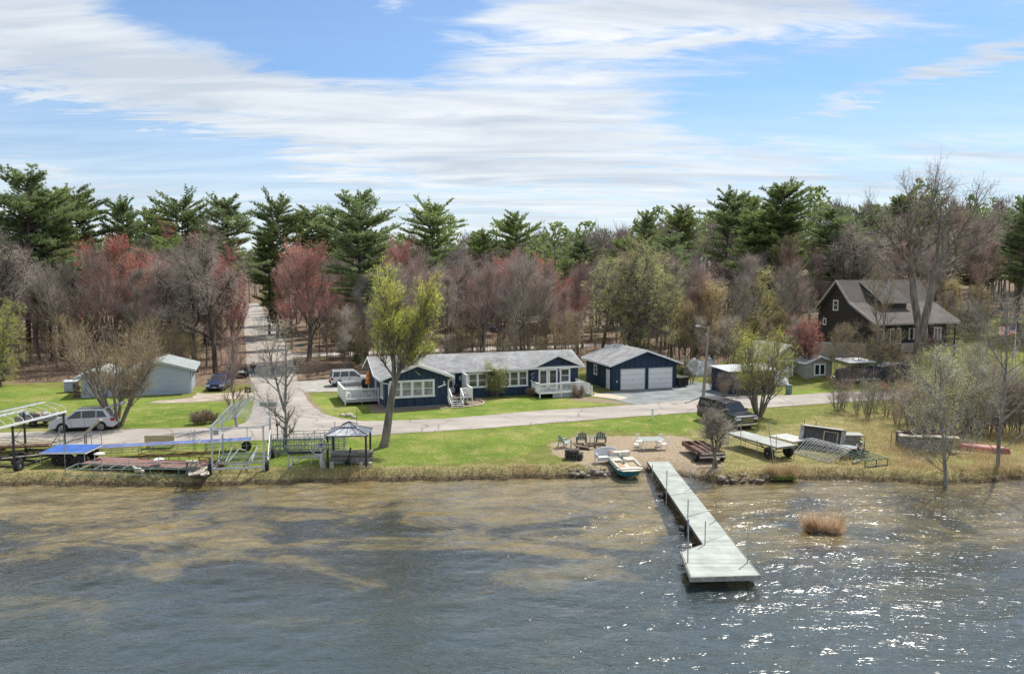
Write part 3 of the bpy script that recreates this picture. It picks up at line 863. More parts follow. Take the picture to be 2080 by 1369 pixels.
    MB().bb(5.35, 5.47, -0.16, -0.0, 2.05, 2.35).build('porch_lamp', LAMPGLASS, r)
    MB().bb(18.20, 18.30, YF - 0.4, YF - 0.25, 2.3, 2.5).build('porch_lamp', LAMPGLASS, r)
    m = MB(); m.beam((4.85, -0.04, 1.78), (5.6, -0.04, 2.02), 0.03, 0.12); m.build('wall_plaque', WHITE, r)
    return r
blue_house()

def hpt(x, y, z=0.0): return HO + EX * x + EY * y + Vector((0, 0, z))

def left_deck():
    r = thing('deck', 'raised white railed deck on the left end of the blue house', 'deck', hpt(-3.2, 3.1), TH)
    W, D, Z = 3.2, 5.3, 0.55
    MB().bb(0, W - 0.02, 0, D, Z - 0.28, Z).build('deck_floor', mat('grey_deck', (0.42, 0.43, 0.44), 0.8, 0.1), r)
    m = MB()
    railing(m, (0.05, 0.05, Z), (W - 0.05, 0.05, Z))
    for p in ((0.05, 0.05), (W - 0.06, 0.05)): post(m, (p[0], p[1], Z), 1.0, 0.11, 0.5)
    m.build('railing', WHITE, r)
    m = MB(); railing(m, (0.05, D, Z), (W - 0.05, D, Z)); post(m, (0.05, D, Z), 1.0, 0.11, 0.5); m.build('railing', WHITE, r)
    MB().bb(-0.02, 0.05, 0.12, D - 0.08, Z - 0.26, Z + 0.93).bb(-0.05, 0.11, 0, D, Z + 0.93, Z + 0.98).build('solid_side', WHITE, r)
    for a in (0.1, 1.6): 
        for b in (0.15, 2.6, 5.1): MB().bb(a - 0.06, a + 0.06, b - 0.06, b + 0.06, -0.2, Z - 0.28).build('post', GREYWOOD, r)
left_deck()

def right_deck():
    r = thing('deck', 'wide white railed deck with side steps before the patio doors of the blue house', 'deck', hpt(15.2, 0.9), TH)
    W, D, Z = 4.9, 2.45, 0.48
    MB().bb(0, W, 0, D, Z - 0.06, Z).bb(1.4, W, 0.02, 0.06, 0.0, Z - 0.06).build('deck_floor', mat('grey_deck', (0.42, 0.43, 0.44), 0.8), r)
    m = MB()
    railing(m, (0.05, 0.05, Z), (4.6, 0.05, Z)); railing(m, (0.05, 0.05, Z), (0.05, D, Z)); m.build('railing', WHITE, r); m = MB(); railing(m, (W, 1.75, Z), (W, D + 1.9, Z))
    railing(m, (W, 1.75, Z), (6.1, 1.75, 0.05), 0.95); post(m, (W, 1.75, Z), 1.0, 0.11, 0.45); post(m, (6.1, 1.75, 0.0), 1.0, 0.11)
    m.build('railing', WHITE, r); m = MB(); railing(m, (4.6, 0.05, Z), (5.6, 0.05, 0.05), 0.95)
    for p in ((0.05, 0.05), (2.3, 0.05), (4.6, 0.05)): post(m, (p[0], p[1], Z), 1.0, 0.11, 0.45)
    post(m, (5.6, 0.05, 0.0), 1.0, 0.11)
    m.build('railing', WHITE, r)
    s = MB()
    for k in range(3): s.bb(4.9 + k * 0.3, 5.25 + k * 0.3, 0.12, 1.7, 0.30 - k * 0.13, 0.34 - k * 0.13)
    s.bb(4.9, 5.9, 0.13, 0.18, 0, 0.2); s.bb(4.9, 5.9, 1.63, 1.68, 0, 0.2)
    s.build('steps', mat('grey_deck', (0.42, 0.43, 0.44), 0.8), r)
right_deck()

def porch():
    r = thing('porch', 'small white entry porch with steps and privacy screen beside the left wing', 'porch', hpt(5.85, 0), TH)
    Z = 0.6
    MB().bb(0.02, 2.35, 0.1, 3.6, Z - 0.07, Z).build('porch_floor', mat('brown_deck', (0.12, 0.10, 0.09), 0.8), r)
    m = MB()
    railing(m, (1.25, 0.12, Z), (2.3, 0.12, Z)); railing(m, (2.3, 0.12, Z), (2.3, 1.9, Z))
    for p in ((1.2, 0.12), (2.3, 0.12), (0.1, 0.12)): post(m, (p[0], p[1], Z), 0.98, 0.10, 0.6)
    m.beam((1.2, 0.12, Z + 0.95), (1.2, -0.85, 0.98), 0.10, 0.06); m.beam((0.1, 0.12, Z + 0.95), (0.1, -0.85, 0.98), 0.10, 0.06)
    post(m, (1.2, -0.85, 0), 0.98, 0.09); post(m, (0.1, -0.85, 0), 0.98, 0.09)
    m.beam((1.2, 0.12, Z + 0.05), (1.2, -0.85, 0.1), 0.05, 0.18); m.beam((0.1, 0.12, Z + 0.05), (0.1, -0.85, 0.1), 0.05, 0.18)
    m.build('railing', WHITE, r)
    s = MB()
    for k in range(3): s.bb(0.14, 1.16, -0.25 - k * 0.28, 0.03 - k * 0.28, 0.42 - k * 0.15, 0.46 - k * 0.15)
    s.build('steps', WHITE_OLD, r)
    sc_ = MB(); sc_.bb(2.28, 2.34, 1.9, 3.6, Z, 2.5); sc_.bb(2.22, 2.38, 1.82, 1.92, 0.0, 2.55); sc_.bb(2.22, 2.4, 1.82, 3.6, 2.5, 2.56)
    for k in range(6): sc_.bb(2.24, 2.28, 2.1 + k * 0.27, 2.14 + k * 0.27, Z, 2.5)
    sc_.build('privacy_screen', WHITE, r)
porch()

# ======== the garage
GO = at(1244.5, 793.5); TG = R(17)
def garage():
    r = thing('garage', 'navy blue two car garage with grey roof and two white doors', 'garage', GO, TG)
    W, D, ZE, ZR = 7.37, 7.2, 2.72, 4.18
    w = MB(); w.bb(0, W, 0, D, -0.15, ZE - 0.12); w.prism([(0.004, ZE - 0.13), (W - 0.004, ZE - 0.13), (W / 2, ZR - 0.22)], 0.004, D - 0.004)
    w.build('wall', NAVY, r)
    gable_roof(r, -0.5, W + 0.5, -0.45, D + 0.4, ZE, ZR, 'Y')
    DOOR = siding('white_door_panels', (0.83, 0.83, 0.82), 0.53, False, 0.5, 0.5, 0.03)
    for a in (0.92, 4.12):
        d = MB(); d.bb(a, a + 2.68, -0.03, 0.01, 0.02, 2.16); do = d.build('garage_door', DOOR, r)
        MB().bb(a - 0.07, a, -0.045, 0.01, 0, 2.24).bb(a + 2.68, a + 2.75, -0.045, 0.01, 0, 2.24).bb(a, a + 2.68, -0.045, 0.01, 2.16, 2.24).build('door_trim', mat('grey_trim', (0.5, 0.51, 0.52), 0.6), do)
        MB().bb(a + 1.29, a + 1.39, -0.06, -0.03, 0.95, 1.0).build('handle', DKMETAL, do)
    d = MB().bb(-0.04, 0.01, 0.75, 1.65, 0.05, 2.1); do = d.build('side_door', WHITE, r)
    MB().bb(-0.09, -0.04, 1.5, 1.56, 0.98, 1.05).build('handle', DKMETAL, do)
    window(r, 4.1, 4.95, 1.1, 2.2, 0, side='L', casing=0.1)
    MB().bb(0.4, 0.5, -0.1, 0, 0.85, 1.0).build('wall_box', WHITE, r)
garage()

def trash_bin(x, y, label, rz):
    r = thing('trash_bin', label, 'trash bin', (x, y, 0.03), rz, 'trash bins beside the garage')
    MB().add([(-0.27, -0.3, 0.08), (0.27, -0.3, 0.08), (0.27, 0.3, 0.08), (-0.27, 0.3, 0.08), (-0.34, -0.38, 1.0), (0.34, -0.38, 1.0), (0.34, 0.38, 1.0), (-0.34, 0.38, 1.0)],
             [(3, 2, 1, 0), (4, 5, 6, 7), (0, 1, 5, 4), (1, 2, 6, 5), (2, 3, 7, 6), (3, 0, 4, 7)]).build('bin_body', mat('black_plastic', (0.012, 0.012, 0.013), 0.45), r, bevel=0.02)
    MB().slab([(-0.37, -0.43, 1.03), (0.37, -0.43, 1.03), (0.37, 0.42, 1.1), (-0.37, 0.42, 1.1)], 0.05).build('lid', mat('black_plastic', (0.012, 0.012, 0.013), 0.45), r)
    for s in (-0.3, 0.3): MB().lathe((s, 0.33, 0.12), [(0.0, -0.03), (0.12, -0.03), (0.12, 0.03), (0.0, 0.03)], 'X', 12).build('wheel', RUBBER, r)
p = at(1379, 786.5); q = at(1390, 785)
trash_bin(p.x, p.y, 'black lidded trash bin nearest the garage corner', TG); trash_bin(q.x, q.y, 'black lidded trash bin on the gravel farther from the garage wall', TG + 0.1)

# ======== pale garage on the left
LO = at(272, 804); TL = R(18)
def pale_garage():
    PALE = siding('pale_lap_siding', (0.41, 0.465, 0.56), 0.24, False, 0.75, 0.7, 0.06)
    PROOF = shingle('pale_shingles', (0.31, 0.34, 0.335), 0.10)
    r = thing('garage', 'pale blue grey garage with wide overhanging gable roof in the left lawn', 'garage', LO, TL)
    W, D, ZE, ZR = 5.25, 6.4, 2.45, 3.38
    w = MB(); w.bb(0, W, 0, D, -0.15, ZE - 0.1); w.prism([(0.004, ZE - 0.11), (W - 0.004, ZE - 0.11), (W / 2, ZR - 0.2)], 0.004, D - 0.004); w.build('wall', PALE, r)
    gable_roof(r, -0.5, W + 0.55, -0.35, D + 0.4, ZE, ZR, 'Y', m=PROOF, fascia=mat('pale_fascia', (0.45, 0.49, 0.52), 0.7))
    downspout(r, [(W + 0.45, 0.3, 2.35), (W + 0.1, 0.3, 2.2), (W + 0.1, 0.3, 0.1)])
    MB().bb(W, W + 0.04, 0.5, 1.5, 0.0, 2.1).build('side_door', mat('pale_grey_paint', (0.5, 0.54, 0.56), 0.6), r)
    o2 = LO + Vector((math.cos(TL), math.sin(TL), 0)) * -4.75 + Vector((0, 0.2, 0))
    r = thing('shed', 'low pale grey shed with shallow roof standing left of the pale garage', 'shed', o2, TL)
    W, D, ZE, ZR = 3.3, 5.0, 1.98, 2.75
    w = MB(); w.bb(0, W, 0, D, -0.15, ZE - 0.1); w.prism([(0.004, ZE - 0.11), (W - 0.004, ZE - 0.11), (W / 2, ZR - 0.2)], 0.004, D - 0.004); w.build('wall', PALE, r)
    gable_roof(r, -0.6, W + 0.6, -0.25, D + 0.3, ZE, ZR, 'Y', m=PROOF, fascia=mat('pale_fascia', (0.45, 0.49, 0.52), 0.7))
    # firewood stacked in the gap
    def woodpile(a0, a1, z1, label):
        o3 = LO + Vector((math.cos(TL), math.sin(TL), 0)) * a0 + Vector((-math.sin(TL), math.cos(TL), 0)) * 0.25
        rr = thing('firewood_stack', label, 'firewood', o3, TL)
        rg = random.Random(int(a0 * 10)); mb = MB(); n = 0; z = 0.1
        while z < z1:
            a = 0.08
            while a < a1 - a0 - 0.05:
                q = rg.uniform(0.06, 0.1); mb.tube((a, 0, z), (a + rg.uniform(-.03, .03), 0.5, z), q, q * 0.9, 6); a += q * 1.9
            z += 0.165
        mb.build('logs', mat('split_logs', (0.20, 0.14, 0.09), 0.9, 0.4, 6.0), rr)
    woodpile(-1.35, -0.08, 1.9, 'firewood stacked in the gap between the pale garage and the shed')
    woodpile(-5.45, -4.85, 1.5, 'short firewood stack leaning against the left end of the shed')
    p = at(146, 796)
    r = thing('storage_box', 'grey storage box standing left of the low pale shed', 'storage box', p, TL)
    MB().bb(-0.62, 0.62, -0.4, 0.4, 0.12, 1.1).build('box_body', PALE, r)
    MB().slab([(-0.68, -0.48, 1.12), (0.68, -0.48, 1.12), (0.68, 0.45, 1.22), (-0.68, 0.45, 1.22)], 0.06).build('lid', mat('pale_fascia', (0.45, 0.49, 0.52), 0.7), r)
    for a in (-0.5, 0.3): MB().bb(a, a + 0.2, -0.3, 0.3, 0, 0.12).build('skid', GREYWOOD, r)
pale_garage()

# ======== dark two storey house on the rise
def dark_house():
    o = Vector((42.87, 93.0, 1.9))
    r = thing('dark_house', 'large dark brown gabled house with brown roof and dormer on the rise', 'house', o, TH)
    DK = siding('dark_lap_siding', (0.050, 0.038, 0.034), 0.2, False, 0.8, 0.5, 0.15)
    BR = shingle('brown_shingles', (0.125, 0.105, 0.095), 0.14)
    L, D = 12.6, 10.0
    k = 1.9
    ef, mid_b, mid_z, rb, rz_, eb = 6.2 - k, 3.84, 8.5 - k, 6.3, 11.2 - k, 7.1 - k
    w = MB()
    w.bb(0.3, L - 0.3, 0.9, D, -1.0, ef - 0.3)
    prof = [(0.5, ef - 0.1), (mid_b, mid_z - 0.25), (rb, rz_ - 0.3), (D - 0.05, eb - 0.3), (D - 0.05, ef - 0.31), (0.9, ef - 0.31)]
    w.prism(prof, 0.304, L - 0.304, 'X')
    w.build('wall', DK, r)
    m = MB()
    for (ya, za, yb, zb) in ((-0.5, ef - 0.05, mid_b, mid_z), (mid_b, mid_z, rb, rz_), (D + 0.45, eb - 0.1, rb, rz_ - 0.002)):
        m.slab([(-0.25, ya, za), (L + 0.2, ya, za), (L + 0.2, yb, zb), (-0.25, yb, zb)], 0.16)
    ro = m.build('roof', BR, r)
    TRIM = mat('taupe_trim', (0.42, 0.38, 0.34), 0.7)
    f = MB()
    for (ya, za, yb, zb) in ((-0.5, ef - 0.05, mid_b, mid_z), (mid_b, mid_z, rb, rz_), (D + 0.45, eb - 0.1, rb, rz_)):
        for x in (-0.28, L + 0.23): f.beam((x, ya, za - 0.1), (x, yb, zb - 0.1), 0.06, 0.26)
    f.beam((-0.28, -0.53, ef - 0.14), (L + 0.2, -0.53, ef - 0.14), 0.06, 0.24)
    f.build('fascia', TRIM, ro)
    # dormer
    dm = MB(); dm.bb(3.4, 7.4, 2.55, 6.0, mid_z - 1.4, 8.6 - k - 0.1); dm.prism([(2.55, 8.6 - k - 0.11), (6.2, 8.6 - k - 0.11), (6.2, 10.95 - k)], 3.404, 7.396, 'X')
    dm.build('dormer', DK, r)
    dr = MB().slab([(3.1, 2.2, 8.55 - k), (7.75, 2.2, 8.55 - k), (7.75, 6.25, 11.1 - k), (3.1, 6.25, 11.1 - k)], 0.14).build('dormer_roof', shingle('charcoal_shingles', (0.07, 0.063, 0.062), 0.12), r)
    MB().bb(3.06, 7.79, 2.14, 2.2, 8.35 - k, 8.6 - k).build('fascia', TRIM, dr)
    for b0, b1, z0, z1 in ((6.35, 7.25, 7.35 - k, 8.7 - k), (8.4, 9.0, 5.4 - k, 6.3 - k)):
        window(r, b0, b1, z0, z1, 0.3, side='L', sash=(b0 < 7), casing=0.1)
    for a0, a1, z0, z1, n in ((1.5, 2.4, 4.0, 5.4, 1), (3.3, 5.0, 3.5, 5.4, 2), (6.2, 7.1, 4.0, 5.4, 1), (8.2, 9.2, 4.0, 5.4, 1), (10.2, 11.4, 3.8, 5.4, 2)):
        window(r, a0, a1, z0 - k, z1 - k, 0.9, n=n, sash=False, casing=0.1)
    b = MB(); b.bb(2.9, L - 0.4, -1.3, 0.9, 3.15 - k, 3.3 - k); b.build('balcony_floor', GREYWOOD, r)
    MB().bb(2.9, 5.4, -1.34, -1.29, 2.75 - k, 3.85 - k).build('balcony_panel', mat('pale_panel', (0.45, 0.43, 0.41), 0.7), r)
    for a in (0.3, 2.9, 5.4, 8.0, 10.5, 12.2): MB().bb(a - 0.07, a + 0.07, -0.45, -0.3, -1.0, ef - 0.2).build('porch_post', DK, r)
    rl = MB(); railing(rl, (5.5, -1.25, 3.3 - k), (L - 0.4, -1.25, 3.3 - k), 0.95, 0.1, 0.3); rl.build('railing', DKMETAL, r)
    # retaining wall
    a, b2 = Vector((36.0, 95.6, 0)), Vector((41.0, 91.0, 0))
    r = thing('retaining_wall', 'smooth grey retaining wall below the gable end of the dark house', 'retaining wall', a)
    d = (b2 - a); L2 = d.length; r.rotation_euler = (0, 0, math.atan2(d.y, d.x))
    MB().prism([(0, 3.2), (0, 3.75), (L2, 3.95), (L2, 1.2), (0.5, 1.2)], -0.12, 0.12).build('wall_slab', mat('grey_concrete', (0.34, 0.34, 0.33), 0.9, 0.08, 1.5), r)
dark_house()

# ======== small cottage, shed, tarps and canopy on the right
def cottage():
    o = at(1632, 776); T = R(17)
    r = thing('cottage', 'small pale beige cottage with a gabled bay and white framed window', 'cottage', o, T)
    W_ = siding('beige_lap_siding', (0.36, 0.35, 0.31), 0.2, False, 0.8, 0.5, 0.08)
    RF = shingle('light_grey_shingles', (0.34, 0.35, 0.34), 0.1)
    w = MB(); w.bb(0.3, 3.75, 0, 3.2, 0.15, 2.12); w.prism([(0.304, 2.12), (3.746, 2.12), (2.02, 2.75)], 0.004, 3.2)
    w.bb(-2.4, 2.2, 2.8, 9, -0.1, 2.3); w.prism([(-2.396, 2.3), (2.196, 2.3), (-0.1, 3.85)], 2.804, 9)
    w.build('wall', W_, r)
    gable_roof(r, 0.0, 4.05, -0.3, 3.6, 2.22, 2.92, 'Y', m=RF)
    gable_roof(r, -2.75, 2.55, 2.4, 9.2, 2.4, 4.0, 'Y', m=RF, name='main_roof')
    window(r, 1.35, 2.85, 0.65, 2.0, 0, n=2, sash=False, casing=0.1)
    window(r, -1.9, -0.9, 1.0, 2.0, 2.8, n=1, casing=0.1)
    MB().bb(-0.5, 0.3, 2.74, 2.8, 0.3, 2.2).build('front_door', WHITE, r)
    m = MB(); railing(m, (-2.2, 1.3, 0.35), (-0.5, 1.3, 0.35), 0.9, 0.08, 0.16)
    for q in (-2.2, -1.2, -0.5): post(m, (q, 1.3, 0.0), 2.2, 0.09)
    m.build('porch_railing', WHITE, r); MB().bb(-2.3, 0.25, 1.2, 2.8, 0.2, 0.35).build('porch_floor', GREYWOOD, r)
    MB().bb(-2.5, 0.25, 1.1, 2.8, 2.2, 2.28).build('porch_roof', RF, r)
cottage()

def corrugated(): 
    m = siding('corrugated_white', (0.52, 0.55, 0.56), 0.12, True, 0.45, 0.8, 0.08)
    return m
def navy_shed():
    o = at(1483, 801); T = R(17)
    r = thing('shed', 'flat roofed navy blue shed with pale corrugated roof between the bare trees', 'shed', o, T)
    MB().bb(-0.15, 5.2, 0, 3.3, -0.1, 2.3).build('wall', NAVY, r)
    MB().slab([(-0.4, -0.3, 2.36), (5.4, -0.3, 2.36), (5.4, 3.5, 2.56), (-0.4, 3.5, 2.56)], 0.06).build('roof', corrugated(), r)
    MB().bb(3.2, 4.1, -0.03, 0.01, 0.0, 2.0).build('shed_door', mat('navy_door', (0.02, 0.035, 0.06), 0.6), r)
navy_shed()

def tarp(pts_top, label, loc, rz, W, L, H, seed, ridge=0.5):
    """loose sheet pulled over something: ridged, sagging between its supports"""
    rg = np.random.RandomState(seed)
    n, m_ = 26, 16
    u, v = np.meshgrid(np.linspace(0, 1, n), np.linspace(0, 1, m_))
    ridge_h = np.interp(u, [p[0] for p in pts_top], [p[1] for p in pts_top])
    prof = 1 - np.abs(v - ridge) / np.where(v < ridge, ridge, 1 - ridge)
    z = 0.12 + H * ridge_h * prof ** 0.85 + 0.05 * np.sin(u * 21 + v * 9) * np.sin(v * 3.14)
    z *= np.where((v < 0.02) | (v > 0.98), 0.25, 1)
    V = np.stack([(u * L).ravel(), ((v - 0.5) * W * (1 + 0.05 * np.sin(u * 17))).ravel(), z.ravel()], 1)
    i = np.arange(n * m_).reshape(m_, n)
    F = np.stack([i[:-1, :-1].ravel(), i[:-1, 1:].ravel(), i[1:, 1:].ravel(), i[1:, :-1].ravel()], 1)
    r = thing('tarp_cover', label, 'tarp', loc, rz)
    o = np_mesh('tarp', V, F, mat('white_tarp', (0.52, 0.54, 0.57), 0.55, 0.2, 1.6, 0.8, 4), r, smooth=True)
    o.modifiers.new('thickness', 'SOLIDIFY').thickness = 0.02
    MB().bb(0.3, L - 0.3, -W * 0.25, W * 0.25, 0.02, 0.5).bb(0.5, L - 0.5, -W * 0.1, W * 0.1, 0.5, H * 0.55).build('covered_load', GREYWOOD, r)
p = at(1392, 762)
tarp([(0, .45), (.25, 1), (.45, .7), (.7, 1), (1, .2)], 'white peaked tarp tent behind the street lamp', p, R(17), 3.4, 4.6, 2.1, 3)
p = at(1512, 785)
tarp([(0, .8), (.35, 1), (.6, .8), (1, .25)], 'long white tarp draped over a load behind the right end of the navy shed', p + Vector((0.6, 1.2, 0)), R(-8), 1.9, 4.3, 2.5, 7)

def canopy_boat():
    p = at(1722, 781)
    r = thing('pontoon_boat', 'navy covered pontoon boat under a flat white canopy at the lawn edge', 'boat', p, R(17))
    cv = mat('navy_canvas', (0.02, 0.035, 0.06), 0.8, 0.3, 2.0, 0.4, 6)
    MB().prism([(0, 0.55), (5.2, 0.55), (5.4, 0.8), (5.1, 1.35), (2.6, 1.75), (0.2, 1.4), (-0.1, 0.8)], 0.1, 2.3).build('boat_cover', cv, r, bevel=0.12)
    for y in (0.45, 1.95): MB().tube((-0.3, y, 0.42), (5.2, y, 0.42), 0.28, 0.28, 12).lathe((5.2, y, 0.42), [(0.28, 0), (0.2, 0.3), (0.02, 0.55)], 'X', 12).build('pontoon', ALU, r)
    MB().slab([(0.0, -0.1, 2.42), (3.6, -0.1, 2.42), (3.6, 2.5, 2.62), (0.0, 2.5, 2.62)], 0.10).build('canopy', WHITE, r, bevel=0.03)
    for x in (0.2, 3.4):
        for y in (0.05, 2.35): MB().tube((x, y, 0.6), (x, y, 2.45), 0.025, 0.025, 6).build('canopy_pole', ALU, r)
    p = at(1786, 778)
    r = thing('covered_boat', 'long dark blue tarp covered boat beside the white canopy', 'boat', p, R(12))
    MB().prism([(0, 0.5), (4.6, 0.5), (5.0, 1.1), (4.6, 1.9), (2.5, 2.05), (0.1, 1.8), (-0.15, 1.0)], 0.0, 2.2).build('boat_cover', mat('blue_canvas', (0.035, 0.055, 0.085), 0.75, 0.4, 2.5, 0.6, 5), r, bevel=0.15)
    for a in (0.5, 3.6): MB().bb(a, a + 0.3, 0.2, 2.0, 0, 0.5).build('trestle', GREYWOOD, r)
canopy_boat()

def far_house():
    p = at(1062, 681)
    r = thing('far_house', 'grey roofed ranch house with white garage doors deep in the bare wood', 'house', p, TH)
    w = siding('taupe_lap_siding', (0.16, 0.14, 0.13), 0.2, False, 0.8)
    MB().bb(-1, 12.5, 0, 8, -0.1, 2.5).build('wall', w, r)
    gable_roof(r, -1.5, 13, -0.6, 8.6, 2.6, 4.6, 'X', m=shingle('taupe_shingles', (0.24, 0.22, 0.21), 0.1))
    for a in (-0.2, 3.0):
        MB().bb(a, a + (1.7 if a < 1 else 1.3), -0.05, 0.01, 0.3, 1.6).build('garage_door', WHITE, r)
    window(r, 7.6, 9.0, 0.9, 2.1, 0, n=2)
far_house()
# ---------------------------------------------------------------- vehicles and people
CARGLASS = mat('car_glass', (0.016, 0.022, 0.026), 0.05, 0.2, 1.0, spec=1.0)
CHROME = mat('chrome', (0.6, 0.61, 0.62), 0.18, 0.1, 3.0, metal=1.0)
TAILRED = mat('tail_lamp_red', (0.42, 0.015, 0.02), 0.25)
LAMPCLEAR = mat('head_lamp_clear', (0.62, 0.64, 0.66), 0.12)
BLACKTRIM = mat('black_trim', (0.014, 0.014, 0.015), 0.6)
def paint(name, col, metal=0.2):
    return mat(name, col, 0.28, 0.04, 1.0, metal=metal, coat=0.8)

def wheel(root, x, y, r, w, out):
    t = MB().lathe((x, y, r), [(r * 0.62, -w / 2), (r * 0.93, -w / 2), (r, -w * 0.32), (r, w * 0.32), (r * 0.93, w / 2), (r * 0.62, w / 2), (r * 0.62, -w / 2)], 'Y', 24).build('wheel', RUBBER, root, smooth=False)
    m = MB(); yo = y + out * w * 0.42
    m.lathe((x, yo, r), [(r * 0.66, -0.02), (r * 0.66, 0.02), (r * 0.56, 0.02), (r * 0.56, -0.02)], 'Y', 20)
    for k in range(5):
        a = k * 2 * math.pi / 5 + 0.3
        m.beam((x, yo, r), (x + math.cos(a) * r * 0.6, yo, r + math.sin(a) * r * 0.6), 0.03, r * 0.22, up=(0, 1, 0))
    m.lathe((x, yo, r), [(0.0, -0.02), (r * 0.2, -0.02), (r * 0.2, 0.025), (0.0, 0.03)], 'Y', 12)
    m.build('rim', CHROME if out else RUBBER, t)
    MB().lathe((x, y, r), [(0.0, -0.03), (r * 0.55, -0.03), (r * 0.55, 0.03), (0, 0.03)], 'Y', 16).build('brake_disc', DKMETAL, t)

def car(name, label, loc, fwd, pm, L=4.6, W=1.85, H=1.68, belt=1.0, hood=0.95, wb=2.7, wr=0.35, ax=0.92, cab=(-2.1, -1.85, 0.55, 1.30), wins=(), rails=False, grille='bar',
        clad=None, hatch=False, nose=0.8, cat='car', bed=False):
    """x forward. cab = (rear base, rear top, front top, front base) of the greenhouse"""
    fx, fy = fwd; rz = math.atan2(fy, fx)
    r = thing(name, label, cat, loc, rz)
    xf = L / 2 - ax; xr = xf - wb
    def arch(cx):
        return [(cx + (wr + 0.06) * math.cos(a), max(0.26, wr + (wr + 0.06) * math.sin(a))) for a in [math.pi * k / 8 for k in range(9)]]
    lo = 0.26
    poly = [(L / 2 - 0.08, lo)] + [(L / 2, 0.42), (L / 2 - 0.03, nose), (L / 2 - 0.22, hood - 0.04), (cab[3], belt + 0.02), (cab[0], belt + 0.02), (-L / 2 + 0.05, belt - 0.03), (-L / 2, 0.55), (-L / 2 + 0.06, lo)]
    a1 = [p for p in arch(xr)][::-1]; a2 = [p for p in arch(xf)][::-1]
    poly = poly + a1 + a2
    b = MB().prism(poly, -W / 2, W / 2).build('body', pm, r, bevel=0.05)
    # wheel wells
    m = MB()
    for cx in (xr, xf):
        m.bb(cx - wr - 0.02, cx + wr + 0.02, -W / 2 + 0.12, W / 2 - 0.12, lo + 0.02, wr * 2 + 0.04)
    m.bb(-L / 2 + 0.2, L / 2 - 0.25, -W / 2 + 0.15, W / 2 - 0.15, 0.2, 0.4)
    m.build('underbody', BLACKTRIM, b)
    wb_, wt_ = W / 2 * 0.965, W / 2 * 0.76
    gh = MB()
    x0, x1, x2, x3 = cab
    vs = [(x0, -wb_, belt), (x3, -wb_, belt), (x3, wb_, belt), (x0, wb_, belt), (x1, -wt_, H), (x2, -wt_, H), (x2, wt_, H), (x1, wt_, H)]
    gh.add(vs, [(0, 3, 2, 1), (4, 5, 6, 7), (0, 1, 5, 4), (1, 2, 6, 5), (2, 3, 7, 6), (3, 0, 4, 7)])
    cabo = gh.build('cabin', pm, r, bevel=0.05)
    def sy(z): return wb_ + (z - belt) / (H - belt) * (wt_ - wb_)
    for s in (-1, 1):
        for wn in wins:
            o = [(x, s * (sy(z) + 0.012), z) for x, z in wn]
            i = [(x, s * (sy(z) - 0.02), z) for x, z in wn]
            n = len(o)
            MB().add(o + i, [tuple(range(n)), tuple(range(2 * n - 1, n - 1, -1))] + [(k, (k + 1) % n, n + (k + 1) % n, n + k) for k in range(n)]).build('side_window', CARGLASS, cabo)
    def endglass(xa, xb, nm, sgn, z0=0.08, z1=0.08):
        dz = H - belt
        q = []
        for f in (z0 / dz, 1 - z1 / dz):
            x = xa + (xb - xa) * f; z = belt + dz * f; y = wb_ + (wt_ - wb_) * f - 0.09
            q.append((x + sgn * 0.012, -y, z)); q.append((x + sgn * 0.012, y, z))
        q2 = [(x - sgn * 0.03, y, z) for x, y, z in q]
        a = [q[0], q[1], q[3], q[2]]; c = [q2[0], q2[1], q2[3], q2[2]]
        MB().add(a + c, [(0, 1, 2, 3), (7, 6, 5, 4), (0, 4, 5, 1), (1, 5, 6, 2), (2, 6, 7, 3), (3, 7, 4, 0)]).build(nm, CARGLASS, cabo)
    endglass(x3, x2, 'windshield', 1)
    if hatch:
        MB().add([(x0 - 0.02, -wb_ + 0.1, 0.72), (x0 - 0.02, wb_ - 0.1, 0.72), (x1 - 0.02, wt_ - 0.06, H - 0.06), (x1 - 0.02, -wt_ + 0.06, H - 0.06)], [(0, 1, 2, 3)]).build('cargo_shade_sheet', DARK, cabo)  # black sheet painted in as the shade inside the raised hatch
        h = MB(); h.slab([(x1 + 0.02, -wt_, H + 0.02), (x1 + 0.02, wt_, H + 0.02), (x1 - 1.02, wt_ + 0.02, H + 0.42), (x1 - 1.02, -wt_ - 0.02, H + 0.42)], 0.06)
        h.slab([(x1 - 1.02, -wt_ - 0.02, H + 0.42), (x1 - 1.02, wt_ + 0.02, H + 0.42), (x1 - 1.28, wt_, H + 0.20), (x1 - 1.28, -wt_, H + 0.20)], 0.05)
        ho = h.build('open_tailgate', pm, r)
        MB().slab([(x1 - 0.08, -wt_ + 0.1, H + 0.03), (x1 - 0.08, wt_ - 0.1, H + 0.03), (x1 - 0.95, wt_ - 0.1, H + 0.36), (x1 - 0.95, -wt_ + 0.1, H + 0.36)], 0.07).build('tailgate_glass', CARGLASS, ho)
        MB().beam((x1 - 0.75, wt_, H + 0.25), (x0 + 0.1, wb_ - 0.05, 1.15), 0.03).build('gas_strut', BLACKTRIM, ho)
        MB().bb(x0 - 0.05, x0 + 0.3, -0.5, 0.1, 0.75, 1.05).build('cargo_box', NEWWOOD, r)
    else:
        endglass(x0, x1, 'rear_window', -1, 0.1, 0.1)
